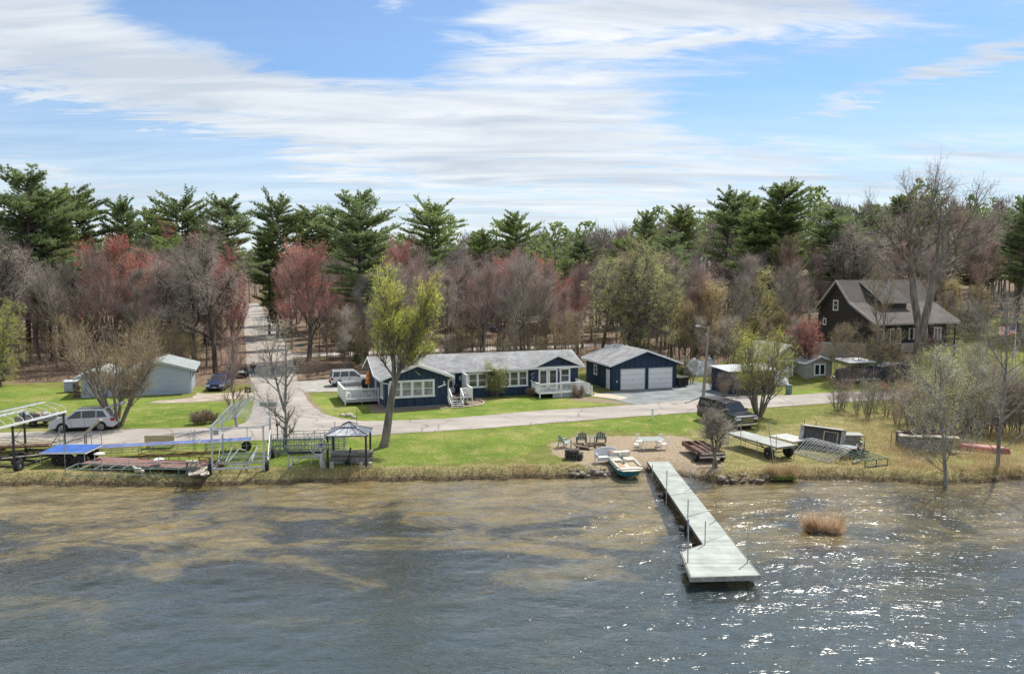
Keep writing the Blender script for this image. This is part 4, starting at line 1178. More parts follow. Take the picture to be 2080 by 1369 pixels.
    for s in (-1, 1):
        wheel(r, xf, s * (W / 2 - 0.12), wr, 0.23, s); wheel(r, xr, s * (W / 2 - 0.12), wr, 0.23, s)
        MB().prism([(L / 2 - 0.30, hood - 0.12), (L / 2 - 0.02, nose - 0.06), (L / 2 + 0.012, nose - 0.24), (L / 2 - 0.22, nose - 0.16)], s * (W / 2 - 0.42), s * (W / 2 + 0.008)).build('headlight', LAMPCLEAR, b)
        MB().bb(-L / 2 - 0.012, -L / 2 + 0.26, s * (W / 2 - 0.20), s * (W / 2 + 0.01), belt - 0.24, belt - 0.02).build('tail_light', TAILRED, b)
        MB().bb(x3 - 0.42, x3 - 0.26, s * (W / 2), s * (W / 2 + 0.2), belt + 0.03, belt + 0.2).build('mirror', pm if not clad else BLACKTRIM, cabo, bevel=0.02)
        for dx in (x2 - 0.55, x2 - 1.55):
            MB().bb(dx - 0.09, dx + 0.09, s * (W / 2 + 0.002), s * (W / 2 + 0.03), belt - 0.13, belt - 0.09).build('handle', BLACKTRIM if clad else pm, b)
        # door seams
        sm = MB()
        for dx in (x2 + 0.35, x2 - 0.62, x2 - 1.6):
            sm.bb(dx - 0.008, dx + 0.008, s * (W / 2 - 0.01), s * (W / 2 + 0.004), 0.36, belt - 0.04)
        sm.build('door_seams', BLACKTRIM, b)
        if rails:
            MB().path([(x1 + 0.15, s * (wt_ - 0.1), H + 0.0), (x1 + 0.22, s * (wt_ - 0.1), H + 0.07), (x2 - 0.2, s * (wt_ - 0.1), H + 0.07), (x2 - 0.1, s * (wt_ - 0.1), H + 0.0)], 0.02, 6).build('roof_rail', DKMETAL if rails == 'dark' else CHROME, cabo)
    g = MB()
    if grille == 'chrome':
        for k in range(3): g.bb(L / 2 - 0.01, L / 2 + 0.03, -0.52, 0.52, nose - 0.38 + k * 0.13, nose - 0.33 + k * 0.13)
        g.build('grille', CHROME, b)
        MB().bb(L / 2 - 0.04, L / 2 + 0.015, -0.55, 0.55, nose - 0.42, nose - 0.02).build('grille_mesh', BLACKTRIM, b)
    else:
        g.bb(L / 2 - 0.03, L / 2 + 0.015, -0.42, 0.42, nose - 0.26, nose - 0.08).build('grille', BLACKTRIM, b)
    MB().bb(L / 2 - 0.05, L / 2 + 0.07, -W / 2 + 0.06, W / 2 - 0.06, 0.36, 0.56).build('front_bumper', CHROME if grille == 'chrome' else (clad or pm), b, bevel=0.03)
    MB().bb(-L / 2 - 0.07, -L / 2 + 0.06, -W / 2 + 0.04, W / 2 - 0.04, 0.36, 0.60).build('rear_bumper', clad or pm, b, bevel=0.03)
    MB().bb(L / 2 + 0.072, L / 2 + 0.08, -0.16, 0.16, 0.40, 0.50).build('number_plate', mat('plate', (0.5, 0.52, 0.55), 0.5), b)
    if clad:
        for s in (-1, 1): MB().bb(-L / 2 + 0.1, L / 2 - 0.1, s * (W / 2 - 0.02), s * (W / 2 + 0.012), 0.27, 0.46).build('side_cladding', clad, b)
    return r

SILVER = paint('silver_paint', (0.58, 0.585, 0.61), 0.0)
car('silver_suv', 'silver crossover car with its rear hatch raised beside the many stemmed bare tree', at(173, 872.5), (-1, -0.26), SILVER, L=4.58, W=1.85, H=1.70, belt=1.02, hood=0.98, wb=2.7,
    cab=(-2.12, -1.62, 0.40, 1.32), wins=([(-1.78, 1.10), (-1.05, 1.08), (-1.05, 1.58), (-1.48, 1.55)], [(-0.98, 1.08), (-0.02, 1.07), (-0.02, 1.60), (-0.98, 1.59)], [(0.05, 1.07), (1.02, 1.06), (0.42, 1.56), (0.05, 1.60)]), rails='dark', hatch=True)
WPAINT = paint('white_car_paint', (0.66, 0.67, 0.68), 0.0)
fp = at(672, 787)
car('white_suv', 'white boxy sport utility car with grey lower cladding behind the left deck', fp + EX * 2.25 + EY * 0.9, (EX.x, EX.y), WPAINT, L=4.42, W=1.8, H=1.74, belt=1.02, hood=1.0, wb=2.62,
    cab=(-2.14, -1.98, 0.35, 1.10), wins=([(-1.98, 1.10), (-1.32, 1.10), (-1.22, 1.62), (-1.88, 1.62)], [(-1.20, 1.10), (-0.35, 1.10), (-0.35, 1.63), (-1.10, 1.63)], [(-0.25, 1.10), (0.82, 1.08), (0.28, 1.62), (-0.25, 1.63)]), rails='dark', clad=mat('grey_cladding', (0.06, 0.06, 0.065), 0.7))
BLUEP = paint('blue_car_paint', (0.035, 0.065, 0.16), 0.5)
car('blue_wagon', 'dark blue wagon parked facing the lake on the dirt drive by the pale garage', at(448, 789), (0.10, -1.0), BLUEP, L=4.6, W=1.8, H=1.50, belt=0.92, hood=0.9, wb=2.6,
    cab=(-2.1, -1.7, 0.25, 1.15), wins=([(-1.85, 0.99), (-1.1, 0.99), (-1.1, 1.40), (-1.62, 1.38)], [(-1.02, 0.99), (-0.15, 0.99), (-0.15, 1.42), (-1.02, 1.41)], [(-0.07, 0.99), (0.85, 0.97), (0.25, 1.40), (-0.07, 1.42)]), rails='dark')
PU = paint('black_blue_paint', (0.012, 0.016, 0.028), 0.3)
fr_ = at(1519, 874); f2 = Vector((0.36, -0.93, 0)).normalized()
pk = car('pickup_truck', 'dark blue pickup truck with black bed topper and chrome grille parked on the grass', fr_ - f2 * 2.75, (f2.x, f2.y), PU, L=5.4, W=2.0, H=1.93, belt=1.22, hood=1.16, wb=3.4, wr=0.40, ax=0.95, nose=1.05,
    cab=(-0.75, -0.55, 0.75, 1.45), wins=([(-0.62, 1.30), (0.10, 1.30), (0.10, 1.80), (-0.5, 1.80)], [(0.18, 1.30), (1.15, 1.28), (0.70, 1.78), (0.18, 1.80)]), grille='chrome', cat='truck')
tp = MB().add([(-2.68, -0.96, 1.23), (-0.8, -0.96, 1.23), (-0.8, 0.96, 1.23), (-2.68, 0.96, 1.23), (-2.55, -0.80, 1.93), (-0.74, -0.80, 1.95), (-0.74, 0.80, 1.95), (-2.55, 0.80, 1.93)], [(3, 2, 1, 0), (4, 5, 6, 7), (0, 1, 5, 4), (1, 2, 6, 5), (2, 3, 7, 6), (3, 0, 4, 7)]).build('bed_topper', BLACKTRIM, pk, bevel=0.05)
for s in (-1, 1): MB().bb(-2.3, -1.1, s * 0.88, s * 0.915, 1.38, 1.72).build('topper_window', CARGLASS, tp)
car('white_car', 'white car at the far right beyond the wire fence', at(2080, 742) + Vector((1.2, 0.6, 0)), (-1, -0.15), WPAINT, L=4.5, W=1.8, H=1.5, belt=0.92, hood=0.9, cab=(-1.9, -1.3, 0.3, 1.15),
    wins=([(-1.6, 0.99), (-0.6, 0.99), (-0.6, 1.40), (-1.2, 1.38)], [(-0.5, 0.99), (0.85, 0.97), (0.25, 1.40), (-0.5, 1.42)]))
p = at(1010, 676)
car('far_car', 'small blue car parked by the far grey roofed house among the trunks', p, (0.3, -0.95), BLUEP, L=4.5, W=1.8, H=1.6, belt=0.95, hood=0.92, cab=(-2.0, -1.6, 0.3, 1.15),
    wins=([(-1.6, 1.0), (-0.6, 1.0), (-0.6, 1.45), (-1.2, 1.45)], [(-0.5, 1.0), (0.85, 0.99), (0.25, 1.45), (-0.5, 1.47)]))

def utility_cart():
    r = thing('utility_cart', 'small dark utility cart parked on the left verge of the side road', 'utility cart', at(491, 766), R(-80))
    b = MB().prism([(-1.1, 0.35), (1.1, 0.35), (1.25, 0.6), (0.8, 0.85), (0.2, 0.62), (-0.5, 0.62), (-0.55, 0.85), (-1.2, 0.85)], -0.55, 0.55).build('body', BLACKTRIM, r, bevel=0.04)
    MB().slab([(0.85, -0.4, 0.88), (1.22, -0.4, 0.66), (1.22, 0.4, 0.66), (0.85, 0.4, 0.88)], 0.03).build('hood', mat('pale_hood', (0.3, 0.32, 0.34), 0.3), b)
    MB().bb(-0.35, 0.0, -0.45, 0.45, 0.65, 0.78).bb(-0.45, -0.33, -0.45, 0.45, 0.78, 1.15).build('seat', BLACKTRIM, r)
    MB().path([(0.75, -0.35, 0.85), (0.55, -0.35, 1.15), (0.55, 0.35, 1.15), (0.75, 0.35, 0.85)], 0.03).build('handlebar', DKMETAL, r)
    for x in (-0.75, 0.8):
        for s in (-1, 1): MB().lathe((x, s * 0.58, 0.3), [(0.0, -0.12), (0.26, -0.12), (0.30, -0.06), (0.30, 0.06), (0.26, 0.12), (0.0, 0.12)], 'Y', 16).build('wheel', RUBBER, r)
utility_cart()

def skin_body(name, verts, edges, radii, m, parent, sub=2, root=0):
    me = bpy.data.meshes.new(name); me.from_pydata(verts, edges, []); me.update()
    o = bpy.data.objects.new(name, me); COL.objects.link(o); o.parent = parent; me.materials.append(m)
    sk = o.modifiers.new('skin', 'SKIN'); sk.use_smooth_shade = True
    for i, rr in enumerate(radii): me.skin_vertices[0].data[i].radius = (rr, rr) if not isinstance(rr, tuple) else rr
    for i in range(len(verts)): me.skin_vertices[0].data[i].use_root = (i == root)
    ss = o.modifiers.new('sub', 'SUBSURF'); ss.levels = sub; ss.render_levels = sub
    return o
def person():
    """standing, seen from the front, one hand in a pocket, a green bag in the other"""
    r = thing('person', 'person in dark jacket and blue jeans standing on the side road holding a green bag', 'person', at(514.5, 765), R(8))
    SKIN = mat('skin', (0.45, 0.28, 0.20), 0.6); JACK = mat('dark_jacket', (0.018, 0.018, 0.022), 0.8, 0.3, 6); JEAN = mat('blue_jeans', (0.07, 0.10, 0.17), 0.85, 0.3, 8); SHOE = mat('dark_shoes', (0.03, 0.028, 0.026), 0.7)
    # 0 pelvis 1 belly 2 chest 3 neck 4 head low 5 head top | 6-9 left arm | 10-13 right arm | 14-17 left leg | 18-21 right leg
    V = [(0, 0, .93), (0, 0, 1.12), (0, -.01, 1.34), (0, -.005, 1.49), (0, -.02, 1.58), (0, -.01, 1.68),
         (.19, 0, 1.42), (.27, .02, 1.16), (.22, -.12, .96), (.19, -.15, .89), (-.19, 0, 1.42), (-.27, .02, 1.15), (-.30, -.03, .90), (-.31, -.05, .82),
         (.10, 0, .86), (.12, -.01, .48), (.13, .02, .09), (.14, -.10, .04), (-.10, 0, .86), (-.13, -.03, .48), (-.15, .0, .09), (-.16, -.12, .04)]
    E = [(0, 1), (1, 2), (2, 3), (3, 4), (4, 5), (2, 6), (6, 7), (7, 8), (8, 9), (2, 10), (10, 11), (11, 12), (12, 13), (0, 14), (14, 15), (15, 16), (16, 17), (0, 18), (18, 19), (19, 20), (20, 21)]
    Rr = [.14, .13, (.155, .12), .055, .085, .075, .065, .048, .036, .03, .065, .048, .036, .03, .085, .062, .045, .035, .085, .062, .045, .035]
    b = skin_body('body', V, E, Rr, SKIN, r)
    # clothes follow the body
    V2 = [V[i] for i in (0, 1, 2, 6, 7, 8, 10, 11, 12)] ; E2 = [(0, 1), (1, 2), (2, 3), (3, 4), (4, 5), (2, 6), (6, 7), (7, 8)]
    skin_body('jacket', [(0, 0, .90), (0, 0, 1.12), (0, -.01, 1.36)] + V2[3:], E2, [.165, .155, (.185, .145), .085, .066, .052, .085, .066, .052], JACK, r)
    V3 = [(0, 0, .92), (.10, 0, .85), (.12, -.01, .48), (.13, .015, .11), (-.10, 0, .85), (-.13, -.03, .48), (-.15, 0, .11)]
    skin_body('jeans', V3, [(0, 1), (1, 2), (2, 3), (0, 4), (4, 5), (5, 6)], [.15, .10, .078, .066, .10, .078, .066], JEAN, r)
    for q in (16, 20):
        x, y, z = V[q]; MB().blob((x, y - .05, .05), 1, 2, 0, sc3=(.055, .14, .05)).build('shoe', SHOE, r, smooth=True)
    MB().blob((0, -.005, 1.70), 1, 2, 0, sc3=(.088, .10, .075)).build('hair', mat('grey_hair', (0.16, 0.13, 0.11), 0.8), r, smooth=True)
    # face and hands
    f = MB(); f.blob((0, -.115, 1.60), .02, 1, sc3=(.8, 1, 1.3)); f.build('nose', SKIN, b)
    for s in (-1, 1): MB().blob((s * .035, -.10, 1.63), .012, 1).build('eye', DARK, b)
    for hx, hy, hz in ((.185, -.17, .85), (-.315, -.06, .76)):
        for k in range(4): MB().tube((hx + (k - 1.5) * .018, hy, hz + .03), (hx + (k - 1.5) * .018, hy - .02, hz - .045), .009, .007, 5).build('finger', SKIN, b)
    bag = thing('bag', 'green bag held by the person on the side road', 'bag', at(514.5, 765) + Vector((-.37, -.05, 0)), R(8))
    MB().prism([(-.13, .42), (.13, .42), (.10, .72), (-.10, .72)], -.06, .06).build('bag_body', mat('green_cloth', (0.10, 0.22, 0.13), 0.8), bag, bevel=0.02)
    MB().path([(-.07, 0, .72), (-.04, 0, .82), (.04, 0, .82), (.07, 0, .72)], .008).build('handle', mat('green_cloth', (0.10, 0.22, 0.13), 0.8), bag)
person()
# ---------------------------------------------------------------- things along the shore and in the yards
def lt(root, pts):  # world -> local of an empty root without rotation
    return [Vector(p) - root.location for p in pts]
BLUEC = mat('blue_dock_carpet', (0.035, 0.115, 0.40), 0.9, 0.15, 1.5)
BLUEC2 = mat('faded_blue_carpet', (0.10, 0.15, 0.33), 0.9, 0.2, 1.5)
REDWOOD = mat('red_brown_boards', (0.235, 0.125, 0.105), 0.85, 0.25, 2.5, stretch=(1, 4, 1))
CONC = mat('concrete_block', (0.50, 0.45, 0.37), 0.95, 0.12, 4.0)
PLASTIC = mat('white_plastic', (0.72, 0.73, 0.74), 0.4, 0.04)
PALEDECK = mat('pale_grey_deck_boards', (0.36, 0.375, 0.34), 0.85, 0.18, 1.6, stretch=(0.6, 5, 1), detail=8)

def tyre(parent, c, r, w, axis='Y', rim=None, name='wheel'):
    t = MB().lathe(c, [(r * 0.5, -w / 2), (r * 0.92, -w / 2), (r, -w * 0.3), (r, w * 0.3), (r * 0.92, w / 2), (r * 0.5, w / 2), (r * 0.5, -w / 2)], axis, 22).build(name, RUBBER, parent)
    m = MB().lathe(c, [(0.0, -w * 0.2), (r * 0.5, -w * 0.2), (r * 0.5, w * 0.2), (0.0, w * 0.2)], axis, 16)
    m.lathe(c, [(0.0, -w * 0.55), (r * 0.14, -w * 0.55), (r * 0.14, w * 0.55), (0, w * 0.55)], axis, 10)
    m.build('rim', rim or GALV, t)
    return t

# ---- lifts with canopy frames
def canopy_lift(label, o, rz, W, Lc, Lb, z0, zr, arched, postm, ends=True, inner=True, n=22, y0c=-0.1):
    r = thing('boat_lift', label, 'boat lift', o, rz)
    c = MB()
    def hoop(y, rad):
        if arched:
            pts = [(W / 2 - (W / 2 + 0.08) * math.cos(a), y, z0 + (zr - z0) * math.sin(a)) for a in [math.pi * k / 8 for k in range(9)]]
        else:
            pts = [(-0.08, y, z0), (W / 2, y, zr), (W + 0.08, y, z0)]
        c.path(pts, rad, 5)
    for k in range(n + 1):
        hoop(y0c + Lc * k / n, 0.013 if not arched else 0.02)
    for x in (-0.08, W + 0.08): c.beam((x, y0c, z0), (x, y0c + Lc, z0), 0.06, 0.07 if not arched else 0.12)
    c.beam((W / 2, y0c, zr), (W / 2, y0c + Lc, zr), 0.05)
    if not arched:
        for f in (0.33, 0.66):
            for s in (-1, 1):
                x = W / 2 + s * (W / 2 + 0.08) * f; c.tube((x, y0c, z0 + (zr - z0) * (1 - f)), (x, y0c + Lc, z0 + (zr - z0) * (1 - f)), 0.014, None, 5)
        c.beam((-0.08, y0c, z0 - 0.1), (W + 0.08, y0c, z0 - 0.1), 0.05); c.beam((-0.08, y0c, z0), (W + 0.08, y0c, z0), 0.05); c.beam((W / 2, y0c, z0), (W / 2, y0c, zr), 0.05)
    c.build('canopy_frame', WHITE if arched else ALU, r)
    for x in (0, W):
        for y in (0.0, Lb): MB().beam((x, y, 0.02), (x, y, z0 - 0.02), 0.10, 0.10).build('post', postm, r)
    b = MB()
    for y in (0.0, Lb * 0.36, Lb * 0.7, Lb): b.beam((-0.05, y, 0.28), (W + 0.05, y, 0.28), 0.07, 0.14)
    for x in (0.0, W): b.beam((x, -0.1, 0.18), (x, Lb + 0.1, 0.18), 0.08, 0.12)
    b.build('base_frame', ALU if postm is ALU else DKMETAL, r)
    br = MB()
    for x in (0.0, W): br.tube((x, 0.05, 2.0), (x, Lb * 0.6, 0.3), 0.022, None, 5).tube((x, Lb, 1.9), (x, Lb * 0.5, 0.3), 0.022, None, 5)
    br.build('brace', ALU if postm is ALU else DKMETAL, r)
    if inner:
        g = MB()
        for x in (0.75, W - 0.75):
            g.beam((x, 0.2, 0.62), (x, Lb * 0.8, 0.95), 0.06, 0.1)
        g.path([(0.9, 0.4, 0.35), (0.9, 0.35, 0.65), (1.35, 1.5, 1.15), (1.75, 1.7, 1.0)], 0.035); g.path([(W - 1.0, 0.4, 0.35), (W - 0.95, 0.5, 0.6), (W - 0.6, 1.9, 1.1)], 0.035)
        g.beam((0.9, 0.4, 0.4), (W - 1.0, 0.4, 0.4), 0.06)
        g.build('cradle', ALU, r)
    MB().bb(0.10, 0.42, -0.12, 0.12, z0 - 0.45, z0 - 0.15).build('winch_box', GALV, r, bevel=0.02)
    for x, y in ((-0.16, 0.1), (W + 0.16, 0.2), (W + 0.16, Lb - 0.3)): tyre(r, (x, y, 0.33), 0.33, 0.2, 'X', GALV)
    return r
canopy_lift('tall aluminium boat lift with a peaked ribbed canopy frame beside the thin street tree', at(432, 962), R(11), 3.05, 8.7, 3.9, 2.87, 3.5, False, ALU)
canopy_lift('boat lift with white arched canopy ribs and dark posts at the left edge', Vector((-33.9, 48.6, 0)), R(-9), 3.0, 8.2, 4.4, 2.95, 3.55, True, DKMETAL, inner=False, n=11, y0c=-3.6)

def small_lift():
    r = thing('boat_lift', 'small low boat lift with a big white hand wheel beside the gazebo', 'boat lift', at(587, 953), R(4))
    W = 2.0
    MB().beam((-0.05, 0, 1.05), (W + 0.1, 0, 1.05), 0.10, 0.16).build('top_beam', DKMETAL, r)
    for x, h in ((0.0, 1.0), (0.22, 0.7)): MB().beam((x, 0, 0), (x, 0, h), 0.06).build('leg', GALV, r)
    for x, h, m in ((W, 1.62, ALU), (W + 0.12, 1.0, GALV)): MB().beam((x, 0, 0), (x, 0, h), 0.09).build('leg', m, r)
    MB().beam((W - 0.05, 0.0, 1.6), (0.4, 0.1, 0.4), 0.05).beam((W - 0.05, 0.9, 1.3), (0.3, 0.9, 0.25), 0.05).beam((0, 0.02, 0.75), (W, 0.02, 0.75), 0.04).beam((0, 1.6, 0.35), (W, 1.6, 0.35), 0.08).build('brace', GALV, r)
    MB().beam((0.0, 0, 0.12), (0.0, 1.7, 0.12), 0.07).beam((W, 0, 0.12), (W, 1.7, 0.12), 0.07).build('base_frame', GALV, r)
    w = MB(); c = Vector((W - 0.12, -0.12, 1.5)); q = 0.56
    ring = [c + Vector((q * math.cos(a), 0, q * math.sin(a))) for a in [math.pi * k / 14 for k in range(29)]]
    w.path(ring, 0.017, 5)
    for k in range(3): a = 0.9 + k * math.pi / 3; w.tube(c - Vector((q * math.cos(a), 0, q * math.sin(a))), c + Vector((q * math.cos(a), 0, q * math.sin(a))), 0.011, None, 5)
    w.build('hand_wheel', WHITE, r)
    MB().bb(W - 0.16, W + 0.1, -0.1, 0.1, 1.4, 1.62).build('winch_box', mat('violet_blue_box', (0.10, 0.10, 0.35), 0.5), r)
small_lift()

def gazebo():
    r = thing('gazebo', 'small dark grill gazebo with a two tier pale panel roof over stacked timber', 'gazebo', at(666, 950), R(2))
    W, D, Z = 2.42, 1.9, 2.02
    for x in (0, W):
        for y in (0, D): MB().bb(x - 0.06, x + 0.06, y - 0.06, y + 0.06, 0, Z).build('post', DKMETAL, r)
    MB().bb(-0.12, W + 0.12, -0.12, -0.02, Z - 0.02, Z + 0.07).bb(-0.12, W + 0.12, D + 0.02, D + 0.12, Z - 0.02, Z + 0.07).bb(-0.121, -0.02, -0.119, D + 0.119, Z - 0.021, Z + 0.071).bb(W + 0.02, W + 0.121, -0.119, D + 0.119, Z - 0.021, Z + 0.071).build('eave_beam', DKMETAL, r)
    PAN = mat('pale_polycarbonate', (0.56, 0.56, 0.57), 0.7, 0.06)
    cx, cy = W / 2, D / 2; z1, z2 = Z + 0.42, Z + 0.62; e = 0.16
    def tier(x0, x1, y0, y1, u0, u1, v0, v1, za, zb, nm):
        m = MB()
        A = [(x0, y0, za), (x1, y0, za), (x1, y1, za), (x0, y1, za)]; B = [(u0, v0, zb), (u1, v0, zb), (u1, v1, zb), (u0, v1, zb)]
        for k in range(4): m.slab([A[k], A[(k + 1) % 4], B[(k + 1) % 4], B[k]], 0.02)
        ro = m.build(nm, PAN, r)
        rb = MB()
        for k in range(4): rb.beam(Vector(A[k]) + Vector((0, 0, .02)), Vector(B[k]) + Vector((0, 0, .02)), 0.035)
        for k in (1, 2, 3): 
            f = k / 4; rb.beam(Vector(A[0]).lerp(Vector(A[1]), f) + Vector((0, 0, .01)), Vector(B[0]).lerp(Vector(B[1]), f) + Vector((0, 0, .01)), 0.018)
        for k in range(4): rb.beam(Vector(B[k]) + Vector((0, 0, .01)), Vector(B[(k + 1) % 4]) + Vector((0, 0, .01)), 0.05)
        rb.build('ribs', DKMETAL, ro)
    tier(-e, W + e, -e, D + e, cx - 0.42, cx + 0.42, cy - 0.32, cy + 0.32, Z + 0.07, z1, 'roof')
    tier(cx - 0.5, cx + 0.5, cy - 0.38, cy + 0.38, cx - 0.02, cx + 0.02, cy - 0.02, cy + 0.02, z1 + 0.07, z2 + 0.12, 'top_roof')
    for k, (x, y) in enumerate(((-0.25, -0.05), (0.28, -0.06), (W - 0.28, -0.02), (W + 0.3, -0.06))):
        b = thing('concrete_block', ['tan block left of the gazebo left post', 'tan block right of the gazebo left post', 'tan block left of the gazebo right post', 'tan block right of the gazebo right post'][k], 'block', at(666, 950) + Vector((x, y - 0.05, 0)), R(3 * k), 'concrete blocks at the gazebo posts')
        MB().bb(-0.11, 0.11, -0.14, 0.14, 0, 0.38).build('block_body', CONC, b, bevel=0.015)
    t = thing('timber_stack', 'long stack of grey timber with pale sawn ends beneath the gazebo', 'timber', at(672, 944), R(3))
    rg2 = random.Random(4); 
    for row in range(5):
        m = MB(); y = 0.0
        while y < 0.95:
            w = rg2.uniform(0.09, 0.15); m.bb(rg2.uniform(-0.05, 0.03), 2.55 + rg2.uniform(-0.12, 0.1), y, y + w - 0.006, 0.06 + row * 0.135, 0.06 + row * 0.135 + 0.125); y += w
        m.build('timber_row', GREYWOOD if row != 3 else mat('brown_timber', (0.2, 0.15, 0.11), 0.9, 0.3, 6.0), t)
    MB().bb(1.7, 2.6, 0.05, 0.8, 0.735, 0.80).build('pale_board', TANWOOD, t)
    s = thing('trailer_jack', 'black trailer jack with wheel leaning on the timber stack under the gazebo', 'trailer jack', at(705, 947), R(20))
    MB().tube((0.1, 0.1, 0.25), (0.35, 0.75, 1.02), 0.06, None, 10).build('jack_tube', DKMETAL, s); tyre(s, (0.02, 0, 0.2), 0.2, 0.09, 'Y', DKMETAL)
    MB().beam((-0.45, 0, 0.38), (0.1, 0.05, 0.45), 0.05).build('jack_arm', DKMETAL, s)
gazebo()

def pipe_stack():
    r = thing('pipe_frame_stack', 'long heap of green pipe dock frames behind the small boat lift', 'pipe frames', at(546, 925), R(6))
    rg2 = random.Random(12)
    for k in range(7):
        m = MB(); x0 = rg2.uniform(0, 0.6) + (0.3 if k > 4 else 0); L = rg2.uniform(4.1, 5.0); y = k * 0.16; h = 0.55 + rg2.uniform(0, 0.75); z = 0.05 + (0.12 * (k % 3))
        rad = 0.022
        m.tube((x0, y, z), (x0 + L, y, z + 0.06), rad, None, 5).tube((x0, y, z + h), (x0 + L, y, z + h + 0.05), rad, None, 5)
        m.tube((x0, y, z + h * .5), (x0 + L, y, z + h * .5), rad * .8, None, 5)
        n = 6
        for i in range(n + 1): xx = x0 + L * i / n; m.tube((xx, y, z), (xx, y, z + h), rad * .9, None, 5)
        for i in range(0, n, 2): xx = x0 + L * i / n; m.tube((xx, y, z), (xx + L / n, y, z + h), rad * .6, None, 5)
        m.build('pipe_frame', GREENMETAL if k % 3 else GALV, r)
    for x, h in ((0.35, 1.25), (0.75, 1.05), (1.4, 1.45)): MB().tube((x, -0.1, 0), (x, -0.1, h), 0.03, None, 6).build('standing_pipe', GALV, r)
pipe_stack()

def dock_section(name, label, A, B, width, z, deckm, edgem, legs=(), thick=0.10, cat='dock section', group=None, zB=None, sink=0.0):
    """a decked frame from A to B (centre line of one long edge), with legs"""
    A = Vector((A[0], A[1], 0)); B = Vector((B[0], B[1], 0)); d = B - A; L = d.length
    r = thing(name, label, cat, A, math.atan2(d.y, d.x), group)
    zb = z if zB is None else zB
    M = MB(); M.slab([(0, 0, z), (L, 0, zb), (L, width, zb), (0, width, z)], 0.035); M.build('deck_boards', deckm, r)
    e = MB()
    for y in (-0.02, width + 0.02): e.beam((0, y, z - thick / 2 - 0.0), (L, y, zb - thick / 2), 0.035, thick)
    for f in (0.0, 0.5, 1.0): e.beam((L * f, 0, z - thick / 2 - 0.04 + (zb - z) * f), (L * f, width, z - thick / 2 - 0.04 + (zb - z) * f), 0.035, thick * 0.7)
    e.build('side_rail', edgem, r)
    for f, yy, up in legs:
        MB().tube((L * f, yy * width, -sink), (L * f, yy * width, z + up), 0.025, None, 6).build('leg', GALV, r)
    return r, L
a = at(80, 921, .9); b = at(173, 920, .9)
r, L = dock_section('blue_dock_section', 'bright blue carpeted dock section standing on large black tyres', a, b, 2.35, 0.95, BLUEC, WHITE_OLD, ((0.02, 0, 0.0), (0.55, 0.0, 1.25), (0.02, 1, 1.05), (0.75, 1, 1.0), (0.98, 1, 0.9), (0.98, 0, 0.25)))
for x, y in ((0.95, 0.35), (1.6, 0.3), (0.55, 1.7), (2.35, 0.5)): tyre(r, (x, y, 0.40), 0.40, 0.26, 'Y', RUST)
pa, pb = at(178, 911, .8), at(512, 893, .8)
for k in range(3):
    q0, q1 = pa.lerp(pb, k / 3 + 0.004), pa.lerp(pb, (k + 1) / 3 - 0.004)
    r, L = dock_section('gangway', ['faded blue gangway section joined to the bright blue dock section', 'faded blue gangway section in front of the wooden bench', 'faded blue gangway section ending beside the tall boat lift'][k], q0, q1, 0.95, 0.8, BLUEC2, NEWWOOD if k < 2 else WHITE_OLD,
                        ((0.1, 0, -0.02), (0.9, 0, 0.5 if k == 1 else -0.02), (0.1, 1, -0.02), (0.9, 1, 0.75 if k > 0 else -0.02)), group='blue gangway sections', thick=0.08)
    m = MB().beam((0.1, 0.0, 0.42), (L - 0.1, 0, 0.42), 0.03).beam((0.1, 0.95, 0.42), (L - 0.1, 0.95, 0.42), 0.03)
    for i in range(1, 5): m.beam((L * i / 5, 0, 0.42), (L * i / 5, 0, 0.72), 0.03)
    m.build('truss', GALV, r)
    if k == 2: tyre(r, (L - 0.35, 0.25, 0.32), 0.34, 0.2, 'Y')

def bench():
    r = thing('bench', 'plain plywood backed bench behind the blue gangway', 'bench', at(294, 911), R(3))
    MB().bb(0, 2.05, 0.0, 0.04, 0.42, 0.92).build('backrest', NEWWOOD, r); MB().bb(0, 2.05, 0.05, 0.45, 0.40, 0.45).build('seat', NEWWOOD, r)
    for x in (0.15, 1.8):
        for y in (0.02, 0.40): MB().bb(x, x + 0.09, y, y + 0.09, 0, 0.40).build('leg', GREYWOOD, r)
    r = thing('step_ladder', 'bleached wooden step unit tipped over at the joint of the blue docks', 'steps', at(172, 906), R(15))
    MB().beam((0, 0, 0.85), (0.95, 0.5, 1.75), 0.05, 0.16).beam((0, 0.5, 0.85), (0.95, 1.0, 1.75), 0.05, 0.16).build('side_board', TANWOOD, r)
    for f in (0.15, 0.42, 0.7, 0.95): MB().beam((0.95 * f, 0.5 * f, 0.85 + 0.9 * f), (0.95 * f, 0.5 + 0.5 * f, 0.85 + 0.9 * f), 0.2, 0.04).build('step', TANWOOD, r)
    MB().beam((0.0, 0.05, 0.0), (0.02, 0.05, 0.9), 0.07).build('prop', GREYWOOD, r); MB().beam((0.0, 0.5, 0.0), (0.02, 0.5, 0.9), 0.07).build('prop', GREYWOOD, r)
bench()

